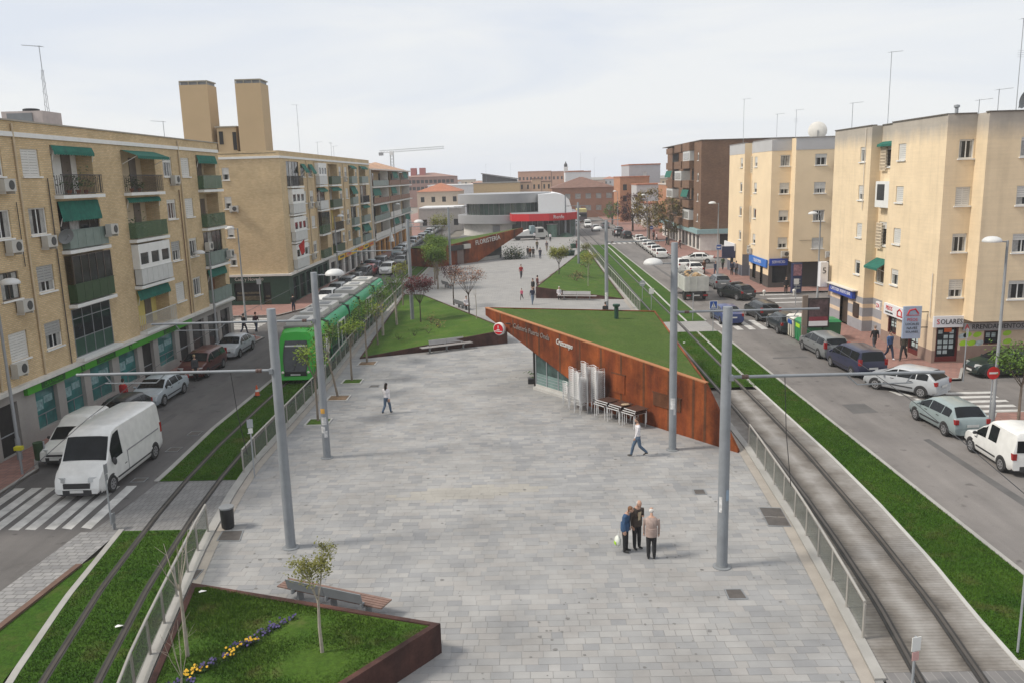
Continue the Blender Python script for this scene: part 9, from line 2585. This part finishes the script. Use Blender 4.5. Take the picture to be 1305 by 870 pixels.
def leaves(q, c, n, spread, size, r, squash=1.0):
 for _ in range(n):
  p = Vector(c) + Vector((r.gauss(0, spread), r.gauss(0, spread), r.gauss(0, spread * squash)))
  a, b = r.random() * 6.283, r.uniform(-0.9, 0.9); d = Vector((math.cos(a) * math.cos(b), math.sin(a) * math.cos(b), math.sin(b))); u = d.cross(Vector((0, 0, 1))).normalized()
  s_ = size * r.uniform(0.6, 1.3); q.add([p - d * s_ * 0.6, p + u * s_ * 0.38, p + d * s_ * 0.7, p - u * s_ * 0.38], [(0, 1, 2, 3)])


def tree(x, y, z, h, label, leafmat, bark=BARK, seed=1, trunk=0.5, r0=0.06, nb=7, up=1.2, spread=0.35, nleaf=40, lsize=0.12, clump=0.22, name='young_tree', cat='tree', group=None, lean=(0, 0), extra=0):
 """tapered trunk, limbs that fork, leaves gathered along the limb ends"""
 r = random.Random(seed); t = thing(name, label, cat, (x, y, z), 0, group)
 q = MB(); th = h * trunk; top = Vector((lean[0], lean[1], th))
 mid = Vector((lean[0] * 0.4 + r.uniform(-.03, .03), lean[1] * 0.4, th * 0.5))
 q.tube([(0, 0, -0.05), mid, top], [r0 * 1.25, r0, r0 * 0.75], 8); lv = MB(); cl = []
 for i in range(nb):
  a = 2 * PI * i / nb + r.uniform(-.4, .4); ln = (h - th) * r.uniform(0.7, 1.02); out_ = spread * r.uniform(0.55, 1.2) * (0.35 if i == 0 else 1)
  st = top.lerp(mid, r.uniform(0, 0.25) if i else 0)
  p1 = st + Vector((math.cos(a) * out_ * 0.55, math.sin(a) * out_ * 0.55, ln * 0.4)); p2 = st + Vector((math.cos(a) * out_, math.sin(a) * out_, ln / (1 + 0.12 * up * r.random())))
  q.tube([st, p1, p2], [r0 * 0.42, r0 * 0.28, r0 * 0.1], 5)
  for f in (0.55, 0.8, 1.0): cl.append(p1.lerp(p2, f) + Vector((r.uniform(-.1, .1), r.uniform(-.1, .1), 0)) * spread)
  for k in range(2):
   b = p1.lerp(p2, r.uniform(0.1, 0.8)); a2 = a + r.uniform(-1.4, 1.4); e = b + Vector((math.cos(a2), math.sin(a2), r.uniform(0.3, 1.2))) * ln * 0.24; q.tube([b, e], [r0 * 0.16, r0 * 0.06], 4); cl.append(e)
 q.build('trunk', bark, t, 60)
 if nleaf:
  for c in cl: leaves(lv, c, max(3, int(nleaf * r.uniform(0.5, 1.4))), clump, lsize, r, 0.8)
  lv.build('crown', leafmat, t)
 return t


# square tree pits and the young trees of the left railing
gt = 'young trees along the left railing'
for i, (y, lb) in enumerate(((40.8, 'young green tree in the nearest square pit, before the tram cab'), (45.5, 'leaning young tree in the second square pit'), (49.4, 'young tree in the third square pit with grass'), (54.4, 'young tree in the small fourth pit by the lawn wall'))):
 tp_ = thing('tree_pit', ['square tree pit with green grass, nearest', 'square tree pit with dry earth, second', 'square tree pit with grass, third', 'small square tree pit by the lawn wall'][i], 'tree pit', (-10.78, y, 0), group='square tree pits')
 q = MB(); s_ = 0.62
 for a, b, c, d in ((-s_, s_, -s_, -s_ + 0.09), (-s_, s_, s_ - 0.09, s_), (-s_, -s_ + 0.09, -s_ + 0.09, s_ - 0.09), (s_ - 0.09, s_, -s_ + 0.09, s_ - 0.09)): q.box(a, b, c, d, 0.0, 0.05)
 q.build('frame', CONC, tp_)
 q = MB(); q.lathe([(0.75, 0.018), (0.5, 0.06), (0.15, 0.1), (0.001, 0.1)], (0, 0, 0), 4); q2 = MB(); q2.join(q, Matrix.Rotation(PI / 4, 4, 'Z')); q2.build('soil', GRASS2 if i in (0, 2) else mat('dry_soil', (0.20, 0.13, 0.075), 0.95, 0.3, 4), tp_)
 tree(-10.8, y, 0.06, (4.2, 4.4, 4.0, 4.4)[i], lb, (LG, LG2, LG, LG2)[i], BARK, 30 + i, 0.55, 0.055, 7, 1, 0.6, 20, 0.12, 0.17, group=gt, lean=((0.0, 0), (-0.45, 0), (0.05, 0), (0, 0))[i])
for i, (x, y, lb, k) in enumerate(((-11.1, 60.4, 'thin pale sapling in the left lawn by the railing', 0), (-11.0, 69.2, 'young tree with pale trunk at the left lawn railing', 1), (-11.4, 64.5, 'young green tree against the tram side windows', 1), (-12.0, 80.0, 'young yellow green tree at the tram rear', 2))):
 tree(x, y, bz2(x, y) - 0.08, (3.2, 4.4, 4.2, 4.6)[i], lb, (LYEL, LG2, LG2, LYEL)[i], BARKP if k == 1 else BARK, 50 + i, 0.55, 0.06 if k != 1 else 0.09, 6, 1, 0.6, (6, 18, 18, 24)[i], 0.13, 0.2, group=gt)
for i, (x, y, h, lb) in enumerate(((-9.8, 92, 4.6, 'full green tree left of the florist pavilion'), (-10.6, 96.5, 4.8, 'green tree at the left railing beyond the lawn'), (-10.9, 101, 4.8, 'tall green tree before the florist wall'), (-11.2, 106, 5.0, 'green tree beside the tram crossing'), (-12.0, 112, 5.0, 'green tree behind the florist pavilion corner'))):
 tree(x, y, 0, h, lb, LG if i % 2 else LG2, BARK, 70 + i, 0.45, 0.07, 9, 1, 0.95, 60, 0.15, 0.3, group='full green trees by the florist')
tree(-13.5, 135, 0, 6.5, 'pale yellow green tree left of the station drum', LYEL, BARK, 91, 0.4, 0.08, 9, 1, 1.1, 42, 0.17, 0.36)
tree(-8.9, 68.7, bz2(-8.9, 68.7) - 0.05, 3.9, 'plum tree with a dark purple crown beside the mast', LPUR, BARKD, 101, 0.42, 0.05, 11, 1, 0.85, 46, 0.12, 0.22, group='purple plum trees')
tree(-6.9, 78.4, 0.25, 3.9, 'sparse plum tree with a forked dark crown', LRED, BARKD, 102, 0.45, 0.06, 6, 1, 0.95, 34, 0.12, 0.2, group='purple plum trees'); tree(-4.95, 70.8, bz2(-4.95, 70.8) - 0.05, 4.2, 'plum tree with a bronze V shaped crown', LBRZ, BARKD, 103, 0.4, 0.055, 10, 1, 1.15, 26, 0.11, 0.2, group='purple plum trees')
tree(-4.1, 67.0, bz2(-4.1, 67) - 0.05, 3.0, 'bare thin sapling right of the plum trees', LG, BARKP, 104, 0.6, 0.03, 4, 1, 0.25, 0)
tree(-9.9, 93.2, 0, 2.6, 'very thin leafy sapling behind the dark bench', LYEL, BARK, 105, 0.5, 0.03, 5, 1, 0.5, 6, 0.1, 0.15)
tree(3.9, 96.2, 0.9, 3.0, 'round yellow green tree at the right lawn edge', LYEL, BARKD, 111, 0.38, 0.05, 10, 1, 0.85, 70, 0.13, 0.26); tree(6.65, 88.1, 0.45, 3.4, 'thin staked sapling in the right lawn', LYEL, BARKP, 112, 0.55, 0.03, 5, 1, 0.5, 12, 0.12, 0.2); tree(7.6, 99, 0.35, 2.8, 'sparse yellow green sapling in the middle of the right lawn', LYEL, BARK, 113, 0.4, 0.035, 7, 1, 0.7, 26, 0.13, 0.22)
tree(8.7, 120, 0.2, 2.2, 'small brownish shrub tree far in the right lawn', LOL, BARK, 114, 0.3, 0.04, 8, 1, 0.6, 26, 0.12, 0.2)
# near corner bed
tree(-5.22, 18.5, bz1(-5.22, 18.5) - 0.06, 2.9, 'young tree with bronze green leaf clusters in the near corner bed', LOL, BARKP, 121, 0.5, 0.04, 6, 1, 0.45, 55, 0.055, 0.085)
tree(-8.75, 18.9, bz1(-8.75, 18.9) - 0.06, 3.6, 'bare leafless sapling at the near left railing', LG, BARKP, 122, 0.55, 0.045, 5, 1, 0.5, 0)
tree(-8.2, 17.3, bz1(-8.2, 17.3) - 0.06, 1.9, 'bare multi stemmed shrub below the leafless sapling', LG, BARKP, 123, 0.2, 0.025, 7, 1, 0.3, 0, name='bare_shrub', cat='shrub')
# right pavement tree and the big far ones
tree(22.98, 37.85, 0.12, 3.6, 'small olive green tree by the no entry sign', LG2, BARK, 131, 0.52, 0.06, 8, 1, 0.95, 60, 0.12, 0.26)
def big_tree(x, y, h, label, lm, seed, rad, n, bark=BARKD):
 r = random.Random(seed); t = thing('street_tree', label, 'tree', (x, y, 0.1), group='big street trees on the right')
 q = MB(); q.tube([(0, 0, 0), (0.05, 0, h * 0.3), (0, 0, h * 0.45)], [0.22, 0.17, 0.13], 8)
 for i in range(8):
  a = 2 * PI * i / 8 + r.uniform(-.3, .3); q.tube([(0, 0, h * r.uniform(0.25, 0.42)), (math.cos(a) * rad * 0.45, math.sin(a) * rad * 0.45, h * 0.6), (math.cos(a) * rad * 0.8, math.sin(a) * rad * 0.8, h * r.uniform(0.7, 0.92))], [0.1, 0.06, 0.02], 5)
 q.build('trunk', bark, t, 60); lv = MB()
 for i in range(n):
  a = r.random() * 6.283; zz = r.uniform(0.3, 1.0); rr_ = rad * math.sqrt(max(0.05, 1 - ((zz - 0.62) / 0.42) ** 2)) * r.uniform(0.55, 1.05); leaves(lv, (math.cos(a) * rr_, math.sin(a) * rr_, h * zz), 30, rad * 0.13, 0.30, r, 0.8)
 lv.build('crown', lm, t); return t
big_tree(23.0, 178, 7.6, 'dark red leaved street tree on the right pavement', LRED, 1, 3.2, 90); big_tree(22.6, 152, 9.0, 'yellow green street tree before the brown block', leafm('spring_yellow_leaf', (0.20, 0.15, 0.045)), 2, 3.0, 85, BARK); big_tree(24.2, 141, 7.5, 'olive street tree closer to the brown block corner', leafm('olive_leaf', (0.13, 0.11, 0.035)), 3, 2.4, 60, BARK); big_tree(21.5, 205, 5.5, 'far green street tree at the end of the pavement', LG2, 4, 2.0, 40)
# low plants and flowers
def shrub(x, y, z, label, lm, n, sp_, size, sq=0.6, seed=1, flowers=None, name='shrub', cat='shrub', group=None):
 r = random.Random(seed); t = thing(name, label, cat, (x, y, z), 0, group); q = MB(); leaves(q, (0, 0, sp_ * sq), n, sp_, size, r, sq); q.v = [(a, b, max(-0.03, c)) for a, b, c in q.v]; q.build('foliage', lm, t)
 q = MB()
 for i in range(5):
  a = r.random() * 6.28; q.tube([(0, 0, -0.03), (math.cos(a) * sp_, math.sin(a) * sp_, sp_ * sq * 1.5)], [0.02, 0.008], 4)
 q.build('stem', BARKD, t)
 if flowers:
  q = MB(); leaves(q, (0, 0, sp_ * sq * 1.3), max(4, n // 14), sp_, size * 0.55, r, sq * 0.7); q.build('blossom', flowers, t)
 return t
FYEL = mat('yellow_pansy', (0.62, 0.36, 0.01), 0.7, 0.2); FVIO = mat('violet_pansy', (0.045, 0.03, 0.13), 0.7, 0.3); FWHT = mat('white_blossom', (0.6, 0.6, 0.55), 0.7, 0.1)
gf = 'pansies planted in a diagonal row'
pr_ = random.Random(17)
def pansy(x, y, col, i, lb):
 t = thing('pansy', lb, 'flower', (x, y, bz1(x, y) - 0.03), 0, gf); q = MB(); leaves(q, (0, 0, 0.06), 40, 0.085, 0.06, pr_, 0.5); q.build('foliage', LDK, t)
 q = MB()
 for k in range(6):
  c = Vector((pr_.gauss(0, 0.075), pr_.gauss(0, 0.075), 0.11 + pr_.uniform(-.03, .03))); d = Vector((pr_.uniform(-.3, .3), -0.5, 0.8)).normalized(); u = d.cross(Vector((1, 0, 0))).normalized(); w_ = d.cross(u)
  q.add([c + (u * math.cos(a) + w_ * math.sin(a)) * 0.034 for a in [2 * PI * j / 6 for j in range(6)]], [tuple(range(6))])
 q.build('blossom', col, t)
row = [(0.0, 0)]
for i in range(26):
 f = i / 25; x = -9.1 + f * 2.55 + pr_.uniform(-.13, .13); y = 16.7 + f * 3.65 + pr_.uniform(-.1, .1)
 cy_ = FYEL if (i % 7 in (0, 1, 2) if i < 16 else i % 9 == 0) else FVIO
 pansy(x, y, cy_, i, 'yellow pansy in the diagonal row of the near bed' if cy_ is FYEL else 'violet pansy in the diagonal row of the near bed')
for i in range(8):
 f = pr_.random(); x = -8.95 + f * 2.35 + pr_.uniform(-.25, .25); y = 16.9 + f * 3.3 + pr_.uniform(-.25, .25); cy_ = FVIO if i % 2 else FYEL
 pansy(x, y, cy_, i, 'yellow pansy in the diagonal row of the near bed' if cy_ is FYEL else 'violet pansy in the diagonal row of the near bed')
for i, (x, y, s_, lb) in enumerate(((-7.3, 66.0, 0.35, 'low dry plant at the foot of the left lawn row'), (-7.9, 67.6, 0.3, 'dry brown plant in the middle of the left lawn'), (-8.1, 69.5, 0.3, 'tan plant at the head of the left lawn row'), (-6.9, 64.5, 0.3, 'small tan plant nearest in the left lawn row'), (-8.6, 62.4, 0.3, 'green tuft in the front of the left lawn'), (-7.6, 62.9, 0.28, 'second green tuft in the front of the left lawn'), (-9.7, 61.6, 0.28, 'green tuft at the left front of the left lawn'))):
 shrub(x, y, bz2(x, y) - 0.04, lb, leafm('dry_plant_leaf', (0.21, 0.15, 0.07)) if i < 4 else LG2, 60, s_, 0.1, 0.7, i, FYEL if i in (0, 3) else None, group='small plants in the left lawn')
for i, (x, y, lb) in enumerate(((5.6, 92.0, 'dry plant row nearest in the right lawn'), (5.9, 94.5, 'dry plant in the middle of the right lawn row'), (6.3, 97.3, 'dry plant at the head of the right lawn row'), (7.9, 108, 'dark reddish shrub far in the right lawn'), (8.4, 116, 'second dark shrub far in the right lawn'))):
 shrub(x, y, bz3(x, y) - 0.04, lb, leafm('dry_plant_leaf', (0.21, 0.15, 0.07)) if i < 3 else LRED, 80, 0.5, 0.14, 0.6, 20 + i, group='small plants in the right lawn')
for i, (x, y, m, lb, fl) in enumerate(((-2.4, 124.5, LDK, 'big dark flowering shrub by the florist glass, left part', FWHT), (-1.2, 124.9, LDK, 'big dark flowering shrub by the florist glass, right part', FYEL))):
 shrub(x, y, 0, lb, m, 900, 0.6, 0.2, 0.95, 40 + i, fl)
for i, (x, y, lb, fl) in enumerate(((6.4, 127.2, 'flower tub with red blossom on the far square', LAM), (7.1, 128.2, 'second flower tub with pink blossom on the far square', mat('pink_blossom', (0.5, 0.15, 0.2), 0.7)), (8.3, 141, 'red flower tub by the far railing', LAM))):
 t = shrub(x, y, 0.75, lb, LDK, 90, 0.42, 0.16, 0.7, 60 + i, fl, 'flower_tub', 'flower tub', 'flower tubs on the far square'); q = MB(); q.lathe([(0.5, -0.75), (0.62, 0.0), (0.001, 0.0)], (0, 0, 0), 8); q.build('tub', AWND, t)

# ================================================================== AIR
HAZE = bpy.data.materials.new('thin_haze'); HAZE.use_nodes = True
nh = HAZE.node_tree; nh.nodes.clear(); oh = nh.nodes.new('ShaderNodeOutputMaterial'); vh = nh.nodes.new('ShaderNodeVolumePrincipled')
vh.inputs['Color'].default_value = (0.93, 0.95, 1.0, 1); vh.inputs['Density'].default_value = 0.0004; vh.inputs['Anisotropy'].default_value = 0.0
nh.links.new(vh.outputs[0], oh.inputs['Volume'])
q = MB(); q.box(-420, 420, -120, 760, -1.2, 34)
USE_HAZE = True
if USE_HAZE:
 hz_ = q.build('haze', HAZE, kind='stuff')
 sc.cycles.volume_bounces = 1
 sc.cycles.volume_step_rate = 4
